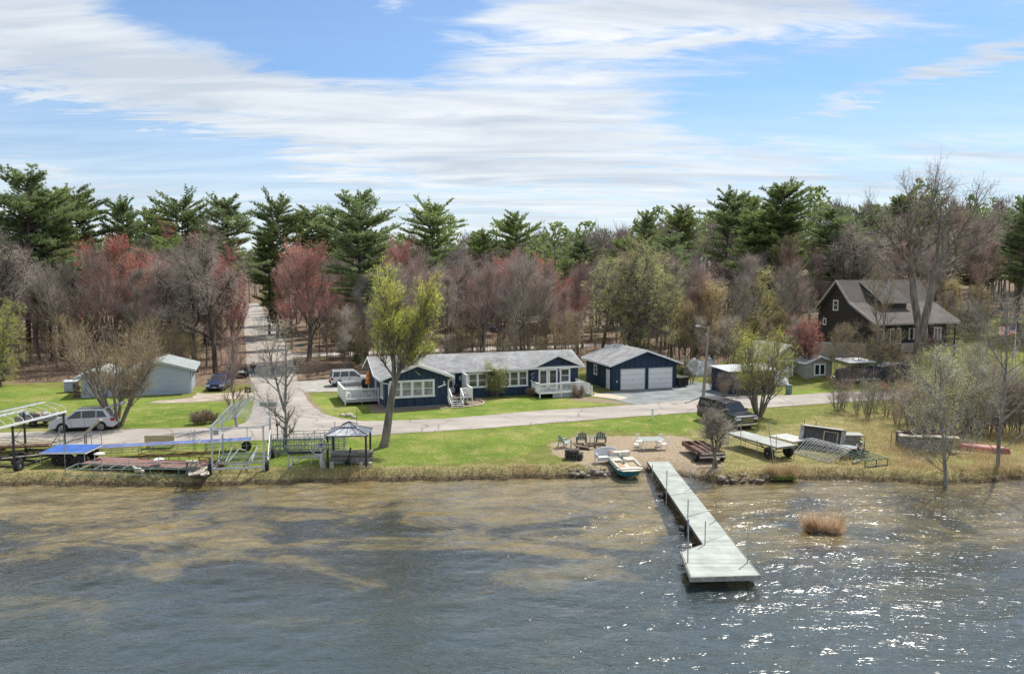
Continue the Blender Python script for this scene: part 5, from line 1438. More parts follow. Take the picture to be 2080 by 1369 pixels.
# red brown section with a rusted frame on it
a = at(166, 944, .3); b = at(398, 955, .3)
r, L = dock_section('red_dock_section', 'faded red brown dock section lying low behind the green ladder frame', a, b, 1.7, 0.42, REDWOOD, GREYWOOD, ((0.12, 0, 0.45), (0.42, 0.0, 0.4)), thick=0.14)
for k, f in enumerate((0.08, 0.66)):
    c_ = a.lerp(b, f) + Vector((0, 1.1 if k == 0 else 0.35, 0.47)); bo = thing('float_lid', 'pale round lid lying on the %s end of the red brown dock section' % ('wheel' if k == 0 else 'rusty frame'), 'lid', c_, 0)
    MB().lathe((0, 0, 0), [(0.0, 0.10), (0.18, 0.09), (0.32, 0.03), (0.33, -0.03), (0, -0.03)], 'Z', 18).build('lid_disc', PLASTIC if k else mat('pale_disc', (0.6, 0.58, 0.52), 0.6), bo)
r2 = thing('rusted_frame', 'rusted angle iron frame lying on the red brown dock section', 'metal frame', a.lerp(b, 0.50) + Vector((0, 0.15, 0.48)), math.atan2((b - a).y, (b - a).x))
m = MB()
for z in (0.03, 0.33):
    m.beam((0, 0, z), (4.1, 0, z), 0.04).beam((0.35, 1.1, z), (4.3, 1.1, z), 0.04).beam((0, 0, z), (0.35, 1.1, z), 0.04).beam((4.1, 0, z), (4.3, 1.1, z), 0.04)
for i in range(7): m.beam((4.1 * i / 6, 0, 0.03), (4.1 * i / 6, 0, 0.33), 0.035)
for i in range(1, 5): m.beam((0.8 * i, 0, 0.33), (0.8 * i + 0.4, 1.1, 0.33), 0.035)
m.build('angle_iron', RUST, r2)
for px, py, lab in ((190, 932, 'black tyre behind the red brown dock section'), (161, 948, 'black tyre half under the near end of the red brown dock section')):
    t = thing('tyre', lab, 'tyre', at(px, py), R(10)); tyre(t, (0, 0, 0.38), 0.38, 0.24, 'Y', RUST)
def junk(label, c, W, D, H, n, seed, mats, cat='scrap heap', name='scrap_heap'):
    r = thing(name, label, cat, c, 0); g = random.Random(seed)
    for k, m_ in enumerate(mats):
        m = MB()
        for _ in range(n):
            x, y = g.uniform(0, W), g.uniform(0, D); z = g.uniform(0.03, H) * (1 - abs(x / W - .5) * 0.9)
            a = g.uniform(0, 3.14); L = g.uniform(0.2, 0.9); d = Vector((math.cos(a), math.sin(a) * .6, g.uniform(-.25, .3))) * L / 2
            m.beam(Vector((x, y, z)) - d, Vector((x, y, z)) + d, g.uniform(0.04, 0.16), g.uniform(0.03, 0.08))
        m.build('scraps', m_, r)
    return r
junk('rusty heap of scrap iron at the end of the red brown dock section', at(388, 955), 1.7, 1.2, 0.55, 16, 3, (RUST, DKMETAL, GREYWOOD))
r = thing('wood_crate', 'small stepped wooden crate beside the green ladder frame', 'crate', at(377, 965), R(8))
for z in (0.1, 0.45, 0.78): MB().bb(0, 0.8 - z * 0.2, 0, 0.4, z, z + 0.07).build('shelf', TANWOOD, r)
for x in (0.02, 0.62): MB().bb(x, x + 0.07, 0, 0.4, 0, 0.8).build('side_board', GREYWOOD, r)
for px, py, W, rz, lab in ((383, 971, 1.0, 24, 'left plywood sheet lying at the water edge beside the tall boat lift'), (408, 971, 0.5, 26, 'narrow plywood strip lying beside the left plywood sheet')):
    r = thing('plywood_sheet', lab, 'plywood', at(px, py), R(rz)); MB().slab([(0, 0, 0.18), (W, 0, 0.2), (W, 1.5, 0.36), (0, 1.5, 0.34)], 0.04).build('sheet', TANWOOD, r)
    MB().bb(0.1, W - 0.1, 0.2, 1.3, 0, 0.14).build('bearer', GREYWOOD, r)

def ladder_frame(label, A, B, depth, h, m_, n=7, tilt=0.0, name='ladder_frame', posts=()):
    A = Vector((A[0], A[1], 0)); B = Vector((B[0], B[1], 0)); d = B - A; L = d.length
    r = thing(name, label, 'metal frame', A, math.atan2(d.y, d.x))
    m = MB()
    for z in (0.04, h):
        for y in (0, depth): m.beam((0, y, z), (L, y, z), 0.05)
    m.build('long_rail', m_, r)
    u = MB()
    for i in range(n + 1):
        x = L * i / n; u.beam((x, 0, h), (x + 0.0, depth, h), 0.045)
        if i % 2 == 0:
            u.beam((x, 0, 0.02), (x, 0, h), 0.045).beam((x, depth, 0.02), (x, depth, h), 0.045)
    u.build('cross_bars', m_, r)
    for f, hh in posts: MB().tube((L * f, -0.03, 0), (L * f, -0.03, hh), 0.028, None, 6).build('post', GALV, r)
    return r
ladder_frame('long green and grey pipe ladder frame lying along the left bank', at(133, 967), at(392, 966), 1.45, 0.42, GREENMETAL, 9, posts=((0.29, 1.0),))

def lamb():
    r = thing('lamb_statue', 'white lamb statue standing on the grass by the green ladder frame', 'statue', at(284, 964), R(175))
    V = [(0, 0, .28), (.22, 0, .30), (-.20, 0, .29), (.33, 0, .42), (.40, 0, .50), (.50, 0, .48), (.20, .07, .12), (.20, .08, 0.02), (.20, -.07, .12), (.20, -.08, 0.02), (-.2, .07, .12), (-.22, .08, 0.02), (-.2, -.07, .12), (-.22, -.08, 0.02), (-.30, 0, .24)]
    E = [(0, 1), (0, 2), (1, 3), (3, 4), (4, 5), (1, 6), (6, 7), (1, 8), (8, 9), (2, 10), (10, 11), (2, 12), (12, 13), (2, 14)]
    skin_body('body', V, E, [.14, .13, .13, .075, .075, .04, .045, .03, .045, .03, .045, .03, .045, .03, .035], mat('cream_resin', (0.62, 0.58, 0.48), 0.8), r)
    for s in (-1, 1): MB().blob((.38, s * .09, .54), 1, 1, sc3=(.03, .05, .02)).build('ear', mat('cream_resin', (0.62, 0.58, 0.48), 0.8), r)
lamb()

def lumber_trailer():
    r = thing('lumber_trailer', 'long low trailer loaded with pale sawn lumber at the left edge', 'trailer', Vector((-36.8, 52.0, 0)), R(12))
    MB().beam((-2, 0, 0.5), (5.2, 0, 0.5), 0.1, 0.12).beam((-2, 1.6, 0.5), (5.2, 1.6, 0.5), 0.1, 0.12).beam((-1.5, 0, 0.5), (-1.5, 1.6, 0.5), 0.1).beam((1.5, 0, 0.5), (1.5, 1.6, 0.5), 0.1).beam((4.4, 0, 0.5), (4.4, 1.6, 0.5), 0.1).build('frame', RUST, r)
    for x in (0.8, 1.7): 
        for y in (-0.2, 1.8): tyre(r, (x, y, 0.33), 0.33, 0.2, 'Y', WHITE_OLD)
    l = thing('lumber', 'pale sawn lumber laid along the low trailer at the left edge', 'lumber', Vector((-36.8, 52.0, 0)), R(12)); g = random.Random(5)
    for k in range(9):
        y = 0.05 + k * 0.17; x1 = 5.0 + g.uniform(-0.9, 1.1); MB().bb(-2.2 + g.uniform(-.4, .4), x1, y, y + 0.13, 0.57 + (k % 3) * 0.05, 0.68 + (k % 3) * 0.05).build('plank', TANWOOD if k % 3 else NEWWOOD, l)
    b = thing('boat_trailer', 'bare two wheeled trailer frame below the white arched canopy', 'trailer', Vector((-32.6, 49.0, 0)), R(24))
    MB().beam((-2.5, 0, 0.42), (4.0, 0.5, 0.45), 0.07, 0.09).beam((-2.5, 1.5, 0.42), (4.0, 0.7, 0.45), 0.07, 0.09).beam((0, 0.1, 0.42), (0, 1.45, 0.42), 0.07).build('frame', DKMETAL, b)
    MB().beam((0.2, 0.3, 0.52), (3.8, 0.55, 0.55), 0.12, 0.05).build('bunk', TANWOOD, b)
    tyre(b, (1.1, -0.12, 0.3), 0.32, 0.2, 'Y', mat('tan_rim', (0.5, 0.42, 0.3), 0.7)); tyre(b, (1.1, 1.55, 0.3), 0.32, 0.2, 'Y', mat('tan_rim', (0.5, 0.42, 0.3), 0.7))
lumber_trailer()
def loaded_trailer():
    r = thing('utility_trailer', 'low trailer heaped with bags and bits in front of the silver car', 'trailer', at(30, 868), R(2))
    MB().bb(0, 3.2, 0, 1.6, 0.45, 0.55).bb(0, 3.2, 0, 0.05, 0.55, 0.85).bb(0, 3.2, 1.55, 1.6, 0.55, 0.85).beam((3.2, 0.8, 0.5), (4.2, 0.8, 0.45), 0.08).build('bed', GREYWOOD, r)
    tyre(r, (1.5, -0.1, 0.32), 0.32, 0.2, 'Y'); tyre(r, (1.5, 1.7, 0.32), 0.32, 0.2, 'Y')
    l = thing('load_heap', 'heap of grey sheets and coloured bags loaded on the low trailer', 'load', at(30, 868) + Vector((0.1, 0.1, 0.56)), R(2)); g = random.Random(8)
    for k, c in enumerate(((0.30, 0.33, 0.35), (0.24, 0.28, 0.31), (0.05, 0.05, 0.06), (0.45, 0.27, 0.12), (0.10, 0.14, 0.35), (0.4, 0.38, 0.33), (0.35, 0.08, 0.07), (0.26, 0.30, 0.32))):
        MB().blob((0.3 + k * 0.36, 0.4 + g.uniform(-.1, .6), 0.18 + g.uniform(0, .22)), 1, 2, 0.18, g, (g.uniform(.28, .5), .38, g.uniform(.16, .32))).build('bag', mat('bag_%d' % k, c, 0.6, 0.3, 5.0), l)
loaded_trailer()

# ---- dock in the water
def dock():
    z = 0.07
    P = [at(x, y, z) for x, y in ((1315, 937), (1358, 937), (1544, 1168), (1403, 1172), (1383, 1121), (1428, 1105))]
    r = thing('dock', 'long pale green grey wooden dock with an angled end platform reaching out over the water', 'dock', Vector((P[0].x, P[0].y, 0)))
    Q = [p - Vector((P[0].x, P[0].y, 0)) for p in P]
    DOCKM = mat('dock_boards', (0.36, 0.385, 0.345), 0.8, 0.16, 1.1, 0.25, 30, col2=(0.265, 0.295, 0.27), detail=9)
    t = DOCKM.node_tree
    # joins between boards run across the walk
    b = [n for n in t.nodes if n.type == 'BSDF_PRINCIPLED'][0]; lk = b.inputs['Base Color'].links[0].from_socket
    tc = NN(t, 'ShaderNodeTexCoord').outputs['Object']; sep = NN(t, 'ShaderNodeSeparateXYZ'); t.links.new(tc, sep.inputs[0])
    g1 = math_node(t, 'LESS_THAN', math_node(t, 'FRACT', math_node(t, 'DIVIDE', sep.outputs[1], 0.145)), 0.07)
    t.links.new(mix_col(t, math_node(t, 'MULTIPLY', g1, 0.55), lk, (0.05, 0.05, 0.045)), b.inputs['Base Color'])
    bid = NN(t, 'ShaderNodeTexWhiteNoise', noise_dimensions='1D'); t.links.new(math_node(t, 'FLOOR', math_node(t, 'DIVIDE', sep.outputs[1], 0.145)), bid.inputs['W'])
    lk2 = b.inputs['Base Color'].links[0].from_socket
    t.links.new(mix_col(t, 1.0, lk2, ramp_node(t, bid.outputs[0], [(0.0, 0.82), (1.0, 1.12)]), 'MULTIPLY'), b.inputs['Base Color'])
    # walk in sections
    def lerp(a, b, f): return a + (b - a) * f
    fe = 0.712
    Lf, Rf, Ln, Rn = Q[0], Q[1], Q[5], lerp(Q[1], Q[2], 0.735)
    for k in range(4):
        f0, f1 = k / 4 + 0.002, (k + 1) / 4 - 0.002
        MB().slab([lerp(Lf, Ln, f0), lerp(Rf, Rn, f0), lerp(Rf, Rn, f1), lerp(Lf, Ln, f1)], 0.05).build('walk_section', DOCKM, r)
    MB().slab([lerp(Lf, Ln, 1.0), Rn, Q[2], Q[3], Q[4]], 0.05).build('end_platform', DOCKM, r)
    e = MB(); dz = Vector((0, 0, -0.10))
    SK = mat('dock_skirt', (0.38, 0.36, 0.31), 0.85, 0.2, 4.0)
    for a, c in ((Q[3], Q[2]), (Q[4], Q[3]), (Q[5], Q[4]), (Q[2], Rn)): e.beam(a + dz, c + dz, 0.05, 0.20)
    e.build('end_skirt', SK, r)
    for a, c in ((Lf, Ln), (Rf, Rn)):
        s = MB().beam(a + dz, c + dz, 0.05, 0.16).beam(a + dz * 4.0, c + dz * 4.0, 0.04, 0.05)
        L = (c - a).length
        for i in range(int(L / 0.9)): s.beam(lerp(a, c, i * 0.9 / L) + dz * 4.0, lerp(a, c, (i * 0.9 + 0.45) / L) + dz * 1.5, 0.025)
        s.build('side_truss', DKMETAL, r)
    for px, py, up in ((1325, 958, 0.45), (1354, 1003, 1.35), (1402, 993, 1.15), (1397, 1060, 1.15), (1432, 1106, 1.1), (1453, 1058, 1.1), (1397, 1142, 1.9), (1518, 1143, 1.35)):
        p = at(px, py, z) - Vector((P[0].x, P[0].y, 0))
        MB().tube((p.x, p.y, -2.0), (p.x, p.y, z + up), 0.027, None, 8).build('post', GALV, r)
    for px, py in ((1345, 1010), (1388, 1077)):
        p = at(px, py, WZ) - Vector((P[0].x, P[0].y, 0))
        MB().lathe((p.x, p.y, 0.0), [(0.0, WZ - 0.25), (0.24, WZ - 0.2), (0.26, WZ + 0.12), (0.2, WZ + 0.2), (0.0, WZ + 0.2)], 'Z', 16).build('float', mat('black_float', (0.02, 0.02, 0.025), 0.25), r)
    p = at(1518, 1095, z + .9) - Vector((P[0].x, P[0].y, 0))
    return r
dock()

# ---- pedal boat
def pedal_boat():
    r = thing('pedal_boat', 'teal and cream pedal boat pulled up on the beach beside the dock', 'pedal boat', at(1268, 953, -0.25), R(-80)); r.rotation_euler[1] = R(5)
    TEAL = mat('teal_hull', (0.02, 0.20, 0.27), 0.4); CREAM = mat('cream_plastic', (0.62, 0.58, 0.47), 0.5, 0.12, 2.0)
    top = [(-1.35, -0.72), (-1.1, -0.82), (1.1, -0.82), (1.45, -0.55), (1.5, 0), (1.45, 0.55), (1.1, 0.82), (-1.1, 0.82), (-1.35, 0.72)]
    bot = [(x * 0.9, y * 0.85) for x, y in top]
    n = len(top)
    MB().add([(x, y, 0.02) for x, y in bot] + [(x, y, 0.36) for x, y in top], [tuple(range(n - 1, -1, -1)), tuple(range(n, 2 * n))] + [(k, (k + 1) % n, n + (k + 1) % n, n + k) for k in range(n)]).build('hull', TEAL, r)
    MB().prism([(x * 1.02, y * 1.02) for x, y in top], 0.365, 0.42, 'Z').build('deck', CREAM, r, bevel=0.02)
    d = MB()
    for s in (-1, 1): d.bb(-0.9, -0.2, s * 0.1, s * 0.66, 0.42, 0.56)
    d.bb(-1.25, -0.92, -0.68, 0.68, 0.42, 0.86); d.bb(-0.25, 0.1, -0.08, 0.08, 0.42, 0.72); d.bb(1.0, 1.3, -0.7, 0.7, 0.42, 0.50); d.bb(-0.9, 1.0, 0.68, 0.8, 0.42, 0.56); d.bb(-0.9, 1.0, -0.8, -0.68, 0.42, 0.56)
    d.build('seats', CREAM, r, bevel=0.04)
    TANP = mat('tan_footwell', (0.36, 0.27, 0.16), 0.7)
    for s in (-1, 1): MB().bb(-0.1, 0.85, s * 0.14, s * 0.62, 0.421, 0.435).build('footwell', TANP, r)
    MB().lathe((-1.1, -0.55, 0.86), [(0, 0.04), (0.14, 0.04), (0.14, -0.01), (0, -0.01)], 'Z', 14).build('cup_holder', mat('faded_orange', (0.55, 0.2, 0.12), 0.6), r)
    b = thing('bucket', 'bright blue bucket behind the pedal boat', 'bucket', at(1257, 940), 0)
    MB().lathe((0, 0, 0), [(0.15, 0), (0.2, 0.36), (0.185, 0.36), (0.14, 0.03), (0, 0.03)], 'Z', 18).build('bucket_body', mat('blue_plastic', (0.04, 0.22, 0.55), 0.4), b)
pedal_boat()

def loveseat():
    r = thing('wicker_loveseat', 'white wicker loveseat facing the lake behind the pedal boat', 'loveseat', at(1214, 943), R(14))
    W, D = 1.55, 0.7
    WK = mat('white_wicker', (0.62, 0.64, 0.65), 0.6, 0.12, 30.0)
    MB().bb(0.05, W - 0.05, 0.0, D - 0.1, 0.36, 0.43).build('seat', mat('faded_cushion', (0.60, 0.57, 0.52), 0.8, 0.15, 8), r, bevel=0.03)
    bk = []
    n = 14
    f = MB(); 
    top = [(W / 2 - (W / 2 + 0.02) * math.cos(a), 0.55 + 0.18 * math.sin(a), 0.62 + 0.30 * math.sin(a) ** 0.7) for a in [math.pi * k / n for k in range(n + 1)]]
    botm = [(W / 2 - (W / 2 - 0.02) * math.cos(a), 0.45 + 0.2 * math.sin(a), 0.42) for a in [math.pi * k / n for k in range(n + 1)]]
    vs = top + botm; f.add(vs, [(k, k + 1, n + 2 + k, n + 1 + k) for k in range(n)])
    o = f.build('backrest', WK, r); o.modifiers.new('thick', 'SOLIDIFY').thickness = 0.04
    f = MB().path(top, 0.035, 6)
    f.build('top_rim', WK, o)
    for s in (0, 1):
        x = 0.0 if s == 0 else W
        MB().path([(x, 0.55, 0.62), (x, 0.3, 0.62), (x, 0.0, 0.56), (x, -0.03, 0.4)], 0.045).slab([(x - 0.02, 0.0, 0.55), (x + 0.02, 0.0, 0.55), (x + 0.02, 0.55, 0.6), (x - 0.02, 0.55, 0.6)], 0.2).build('armrest', WK, r)
        for y in (0.0, 0.62): MB().tube((x + (0.04 if s == 0 else -0.04), y, 0), (x + (0.04 if s == 0 else -0.04), y, 0.4), 0.03, None, 6).build('leg', WK, r)
    MB().bb(0.05, W - 0.05, -0.02, 0.02, 0.22, 0.36).build('apron', WK, r)
loveseat()

def adirondack(label, p, rz, m_):
    r = thing('adirondack_chair', label, 'chair', p, R(rz), 'fan backed chairs round the fire ring')
    for k in range(5):
        x = (k - 2) * 0.115; h = 0.95 - abs(k - 2) * 0.06
        MB().slab([(x - 0.05, 0.20, 0.34), (x + 0.05, 0.20, 0.34), (x * 1.15 + 0.05, 0.48, h), (x * 1.15 - 0.05, 0.48, h)], 0.025).build('back_slat', m_, r)
    MB().slab([(-0.28, -0.28, 0.40), (0.28, -0.28, 0.40), (0.26, 0.25, 0.30), (-0.26, 0.25, 0.30)], 0.03).build('seat', m_, r)
    for s in (-1, 1):
        MB().slab([(s * 0.30, -0.32, 0.58), (s * 0.42, -0.32, 0.58), (s * 0.40, 0.36, 0.54), (s * 0.30, 0.36, 0.54)], 0.03).build('armrest', m_, r)
        MB().beam((s * 0.33, -0.28, 0), (s * 0.33, -0.28, 0.57), 0.07).build('leg', m_, r); MB().beam((s * 0.33, 0.42, 0), (s * 0.33, 0.25, 0.55), 0.06).build('leg', m_, r)
GCH = mat('sage_green_paint', (0.16, 0.20, 0.16), 0.6, 0.2, 6.0); PCH = mat('pale_green_paint', (0.40, 0.45, 0.42), 0.6, 0.15, 6.0)
adirondack('pale weathered fan backed chair left of the fire ring', at(1148, 908), 118, PCH)
adirondack('sage green fan backed chair left of the small metal table', at(1181, 900), 182, GCH)
adirondack('sage green fan backed chair right of the small metal table', at(1221, 899), 168, GCH)
def small_table(label, p, r0, h, m_, name='side_table'):
    r = thing(name, label, 'table', p, 0)
    MB().lathe((0, 0, 0), [(0, h), (r0, h), (r0, h - 0.025), (0, h - 0.025)], 'Z', 20).build('table_top', m_, r)
    for k in range(4): a = k * math.pi / 2 + 0.6; MB().tube((r0 * 0.8 * math.cos(a), r0 * 0.8 * math.sin(a), h - 0.02), (r0 * 0.9 * math.cos(a), r0 * 0.9 * math.sin(a), 0), 0.015, None, 5).build('leg', m_, r)
small_table('small round metal table between the two sage green chairs', at(1203, 899), 0.27, 0.48, GCH)
def logs(label, p, W, D, H, n, seed, m_, r0=0.08, L0=0.7):
    r = thing('firewood', label, 'firewood', p, 0); g = random.Random(seed)
    for k in range(n):
        x, y = g.uniform(0, W), g.uniform(0, D); z = r0 + g.uniform(0, H) * (1 - abs(x / W - .5)); a = g.uniform(-0.7, 0.7); L = L0 * g.uniform(0.6, 1.2)
        d = Vector((math.cos(a), math.sin(a), g.uniform(-.1, .15))) * L / 2
        MB().tube(Vector((x, y, z)) - d, Vector((x, y, z)) + d, r0 * g.uniform(.7, 1.1), r0 * g.uniform(.6, .9), 7).build('log', m_[k % len(m_)], r)
logs('scattered split firewood in the fire ring on the beach', at(1178, 914), 1.6, 0.9, 0.28, 16, 4, (mat('split_wood', (0.42, 0.31, 0.22), 0.9, 0.3, 7), mat('charred_wood', (0.05, 0.045, 0.04), 0.9), mat('brown_log', (0.20, 0.14, 0.10), 0.9, 0.3, 7)))
def block_stack():
    r = thing('log_round_stack', 'dark stack of short log rounds left of the fire ring', 'log stack', at(1147, 933), R(-12)); g = random.Random(6)
    for row in range(3):
        for k in range(5 - (row > 1)):
            for d in range(2):
                MB().lathe((0.12 + k * 0.24, d * 0.36, 0.13 + row * 0.22), [(0, -0.17), (0.11, -0.17), (0.12 * g.uniform(.9, 1.05), 0), (0.11, 0.17), (0, 0.17)], 'Y', 10).build('log_round', mat('dark_log', (0.075, 0.065, 0.058), 0.9, 0.4, 6), r)
block_stack()
def patio_set():
    c = at(1322, 912)
    r = thing('patio_table', 'white rectangular patio table with a glass top on the beach', 'table', c, R(10))
    MB().bb(-0.75, 0.75, -0.45, 0.45, 0.70, 0.712).build('glass_top', mat('pale_glass', (0.42, 0.50, 0.48), 0.12, 0.1), r)
    MB().path([(-0.78, -0.48, 0.71), (0.78, -0.48, 0.71), (0.78, 0.48, 0.71), (-0.78, 0.48, 0.71), (-0.78, -0.48, 0.71)], 0.028).build('rim', WHITE, r)
    for sx in (-1, 1):
        for sy in (-1, 1): MB().tube((sx * 0.35, sy * 0.2, 0.7), (sx * 0.62, sy * 0.36, 0), 0.025, None, 6).build('leg', WHITE, r)
    for dx, dy, rz, lab in ((-1.0, -0.25, 80, 'white metal chair at the near left of the patio table'), (-0.7, 0.72, 20, 'white metal chair at the far left of the patio table'), (0.9, -0.15, -95, 'white metal chair at the right end of the patio table'), (0.75, 0.78, -25, 'white metal chair at the far right of the patio table')):
        ch = thing('patio_chair', lab, 'chair', c + Vector((dx, dy, 0)), R(rz), 'white chairs round the patio table')
        MB().lathe((0, 0, 0), [(0, 0.43), (0.24, 0.43), (0.25, 0.40), (0, 0.40)], 'Z', 16).build('seat', WHITE, ch)
        bb = MB(); pts = [(0.22 * math.cos(a), 0.22 + 0.06 * math.sin(a), 0.45 + 0.42 * math.sin(a)) for a in [math.pi * k / 8 for k in range(9)]]
        bb.path(pts, 0.02, 5)
        for k in (-1, 0, 1): bb.tube((k * 0.1, 0.22, 0.43), (k * 0.1, 0.27, 0.82 - abs(k) * 0.06), 0.012, None, 5)
        bb.build('backrest', WHITE, ch)
        for sx in (-1, 1):
            for sy in (-1, 1): MB().tube((sx * 0.17, sy * 0.17, 0.42), (sx * 0.22, sy * 0.22, 0), 0.015, None, 5).build('leg', WHITE, ch)
patio_set()
def plastic_chair(label, p, rz):
    r = thing('plastic_chair', label, 'chair', p, R(rz))
    MB().slab([(-0.24, -0.24, 0.44), (0.24, -0.24, 0.44), (0.22, 0.22, 0.41), (-0.22, 0.22, 0.41)], 0.03).build('seat', PLASTIC, r)
    b = MB()
    for k in range(5): x = (k - 2) * 0.1; b.slab([(x - 0.035, 0.22, 0.42), (x + 0.035, 0.22, 0.42), (x + 0.035, 0.34, 0.84), (x - 0.035, 0.34, 0.84)], 0.02)
    b.bb(-0.26, 0.26, 0.325, 0.355, 0.82, 0.88); b.build('backrest', PLASTIC, r)
    for s in (-1, 1):
        MB().path([(s * 0.27, -0.22, 0.44), (s * 0.28, -0.2, 0.64), (s * 0.27, 0.28, 0.66)], 0.022).build('armrest', PLASTIC, r)
        for y in (-0.22, 0.22): MB().beam((s * 0.23, y, 0.43), (s * 0.27, y * 1.2, 0), 0.04).build('leg', PLASTIC, r)
plastic_chair('white plastic garden chair behind the small boat lift', at(641, 940), 190)

def brown_trailer():
    r = thing('utility_trailer', 'rust brown open trailer with slatted load at the right side of the beach', 'trailer', at(1424, 941), R(98))
    BR = mat('rust_brown_paint', (0.17, 0.085, 0.06), 0.8, 0.3, 3.0)
    W, L = 1.5, 3.5
    m = MB()
    for y in (0, -W): m.bb(0, L, y - 0.03, y + 0.03, 0.42, 0.72)
    m.bb(-0.03, 0.03, -W, 0, 0.42, 0.70); m.bb(L - 0.03, L + 0.03, -W, 0, 0.42, 0.70); m.bb(0, L, -W, 0, 0.40, 0.44)
    m.build('box', BR, r)
    for y in (-W * 0.36, -W * 0.66): MB().bb(0.1, L - 0.1, y - 0.06, y + 0.06, 0.62, 0.74).build('load_slat', BR, r)
    MB().bb(-0.1, -0.04, -W - 0.08, 0.1, 0.36, 0.46).bb(-0.08, -0.04, -W, 0, 0.58, 0.66).build('tail_bar', WHITE_OLD, r)
    for y in (0.16, -W - 0.16): tyre(r, (0.55, y, 0.32), 0.32, 0.2, 'Y')
    MB().beam((L, -W / 2, 0.42), (L + 1.0, -W / 2, 0.4), 0.08).beam((L + 0.8, -W / 2, 0), (L + 0.8, -W / 2, 0.42), 0.05).build('tongue', DKMETAL, r)
brown_trailer()

# ---- wheeled platform and the salvage to its right
a = at(1475, 879, .95); b = at(1580, 909, .95)
r, L = dock_section('rolling_dock_section', 'grey decked dock section raised on two wheels in front of the pickup truck', a, b, 1.55, 0.97, PALEDECK, GREYWOOD, ((0.05, 0, 0.0), (0.3, 0, 0.95), (0.05, 1, 0), (0.62, 0, 0.1), (0.97, 0.0, 0.75), (0.97, 1.0, 0.1)), thick=0.12)
for y in (-0.05, 1.6): tyre(r, (L - 0.75, y, 0.42), 0.42, 0.24, 'Y')
MB().beam((0.6, 0.1, 0.8), (L - 1.0, 0.1, 0.62), 0.05).beam((L - 1.9, 0.1, 0.85), (L - 0.75, 0.1, 0.42), 0.05).beam((L - 0.1, 0.1, 0.85), (L - 0.75, 0.1, 0.42), 0.05).beam((L - 0.75, -0.05, 0.42), (L - 0.75, 1.6, 0.42), 0.05).build('truss', DKMETAL, r)
a = at(1563, 884, .6); b = at(1612, 897, .6)
dock_section('small_dock_section', 'short pale dock section behind the wheeled grey one', a, b, 1.6, 0.6, mat('pale_boards', (0.47, 0.47, 0.44), 0.85, 0.12, 2), ALU, ((0.05, 0, 0), (0.95, 0, 0), (0.05, 1, 0), (0.95, 1, 0)))
for px, py, h in ((1577, 936, 2.6),):
    t = thing('steel_pole', 'tall leaning steel pole rising past the wheeled dock section', 'pole', at(px - 3, py + 14)); MB().tube((0, 0, -0.2), (-0.42, 0.3, 2.9), 0.026, 0.022, 6).build('pole_tube', GALV, t)
for px, py, h, lab in ((1633, 872, 0.75, 'left of two short posts behind the upended dock section'), (1657, 872, 0.65, 'right of two short posts behind the upended dock section'), (1755, 926, 1.35, 'dark steel post beside the dark scrap heap'), (1809, 915, 1.2, 'thin dark post beside the green lift base'), (725, 872, 1.55, 'thin black marker rod behind the gazebo'), (680, 876, 0.75, 'short rod with white top behind the gazebo roof')):
    t = thing('marker_rod', lab, 'post', at(px, py)); MB().tube((0, 0, -0.1), (0.02, 0, h), 0.022, None, 6).build('rod', DKMETAL, t)
    if px == 680: MB().bb(-0.12, 0.12, -0.03, 0.03, h, h + 0.05).build('cap', WHITE, t)
def leaning_frame():
    A, B = at(1613, 921), at(1682, 941); d = B - A; L = d.length
    r = thing('aluminium_frame', 'long aluminium lift frame leaning on edge right of the wheeled dock section', 'metal frame', A, math.atan2(d.y, d.x))
    for y0, y1, nm in ((0.0, 1.15, 'side_frame'), (0.35, 1.5, 'side_frame')):
        m = MB(); m.beam((0, y0, 0.06), (L, y0, 0.06), 0.05).beam((0.0, y1, 0.95), (L + 0.6, y1, 0.95), 0.05).beam((0.0, y1 - .12, 0.83), (L + 0.6, y1 - .12, 0.83), 0.03)
        for i in range(8): x = L * i / 7; m.beam((x, y0, 0.06), (x + 0.55 * i / 7, y1, 0.95), 0.04)
        m.build(nm, ALU, r)
leaning_frame()
def upended_section():
    A, B = at(1622, 908), at(1706, 921); d = B - A; L = d.length
    r = thing('upended_dock_section', 'dark plank dock section tipped on its side showing a tan inner frame', 'dock section', A, math.atan2(d.y, d.x))
    DKW = mat('dark_grey_planks', (0.11, 0.105, 0.105), 0.9, 0.3, 3.0, stretch=(6, 1, 1))
    MB().slab([(0, 0.25, 0.05), (L, 0.25, 0.05), (L, 0.75, 1.5), (0, 0.75, 1.5)], 0.05).build('planks', DKW, r)
    MB().beam((0, 0.15, 0.1), (L, 0.15, 0.1), 0.3, 0.06).beam((0, 0.6, 1.52), (L, 0.6, 1.52), 0.34, 0.05).beam((0, 0.2, 0.1), (0, 0.68, 1.5), 0.3, 0.05).beam((L, 0.2, 0.1), (L, 0.68, 1.5), 0.3, 0.05).build('edge_board', mat('pale_edge_board', (0.44, 0.42, 0.38), 0.85, 0.2, 4), r)
    x = L * 0.55
    MB().beam((x, 0.2, 0.12), (x, 0.55, 1.28), 0.07, 0.05).beam((x, 0.55, 1.28), (L - 0.35, 0.55, 1.28), 0.07, 0.05).beam((L - 0.35, 0.55, 1.28), (L - 0.35, 0.15, 0.1), 0.07, 0.05).beam((0.6, 0.1, 0.4), (x + .4, 0.15, 0.35), 0.08, 0.05).build('inner_frame', NEWWOOD, r)
    s = thing('board_stack', 'low stack of grey dock boards right of the upended section', 'boards', at(1702, 905), R(-8)); g = random.Random(2)
    for k in range(6): MB().bb(g.uniform(0, .2), 1.5 + g.uniform(-.1, .3), g.uniform(0, .1), 1.1, 0.02 + k * 0.13, 0.12 + k * 0.13).build('board_layer', PALEDECK if k % 2 else GREYWOOD, s)
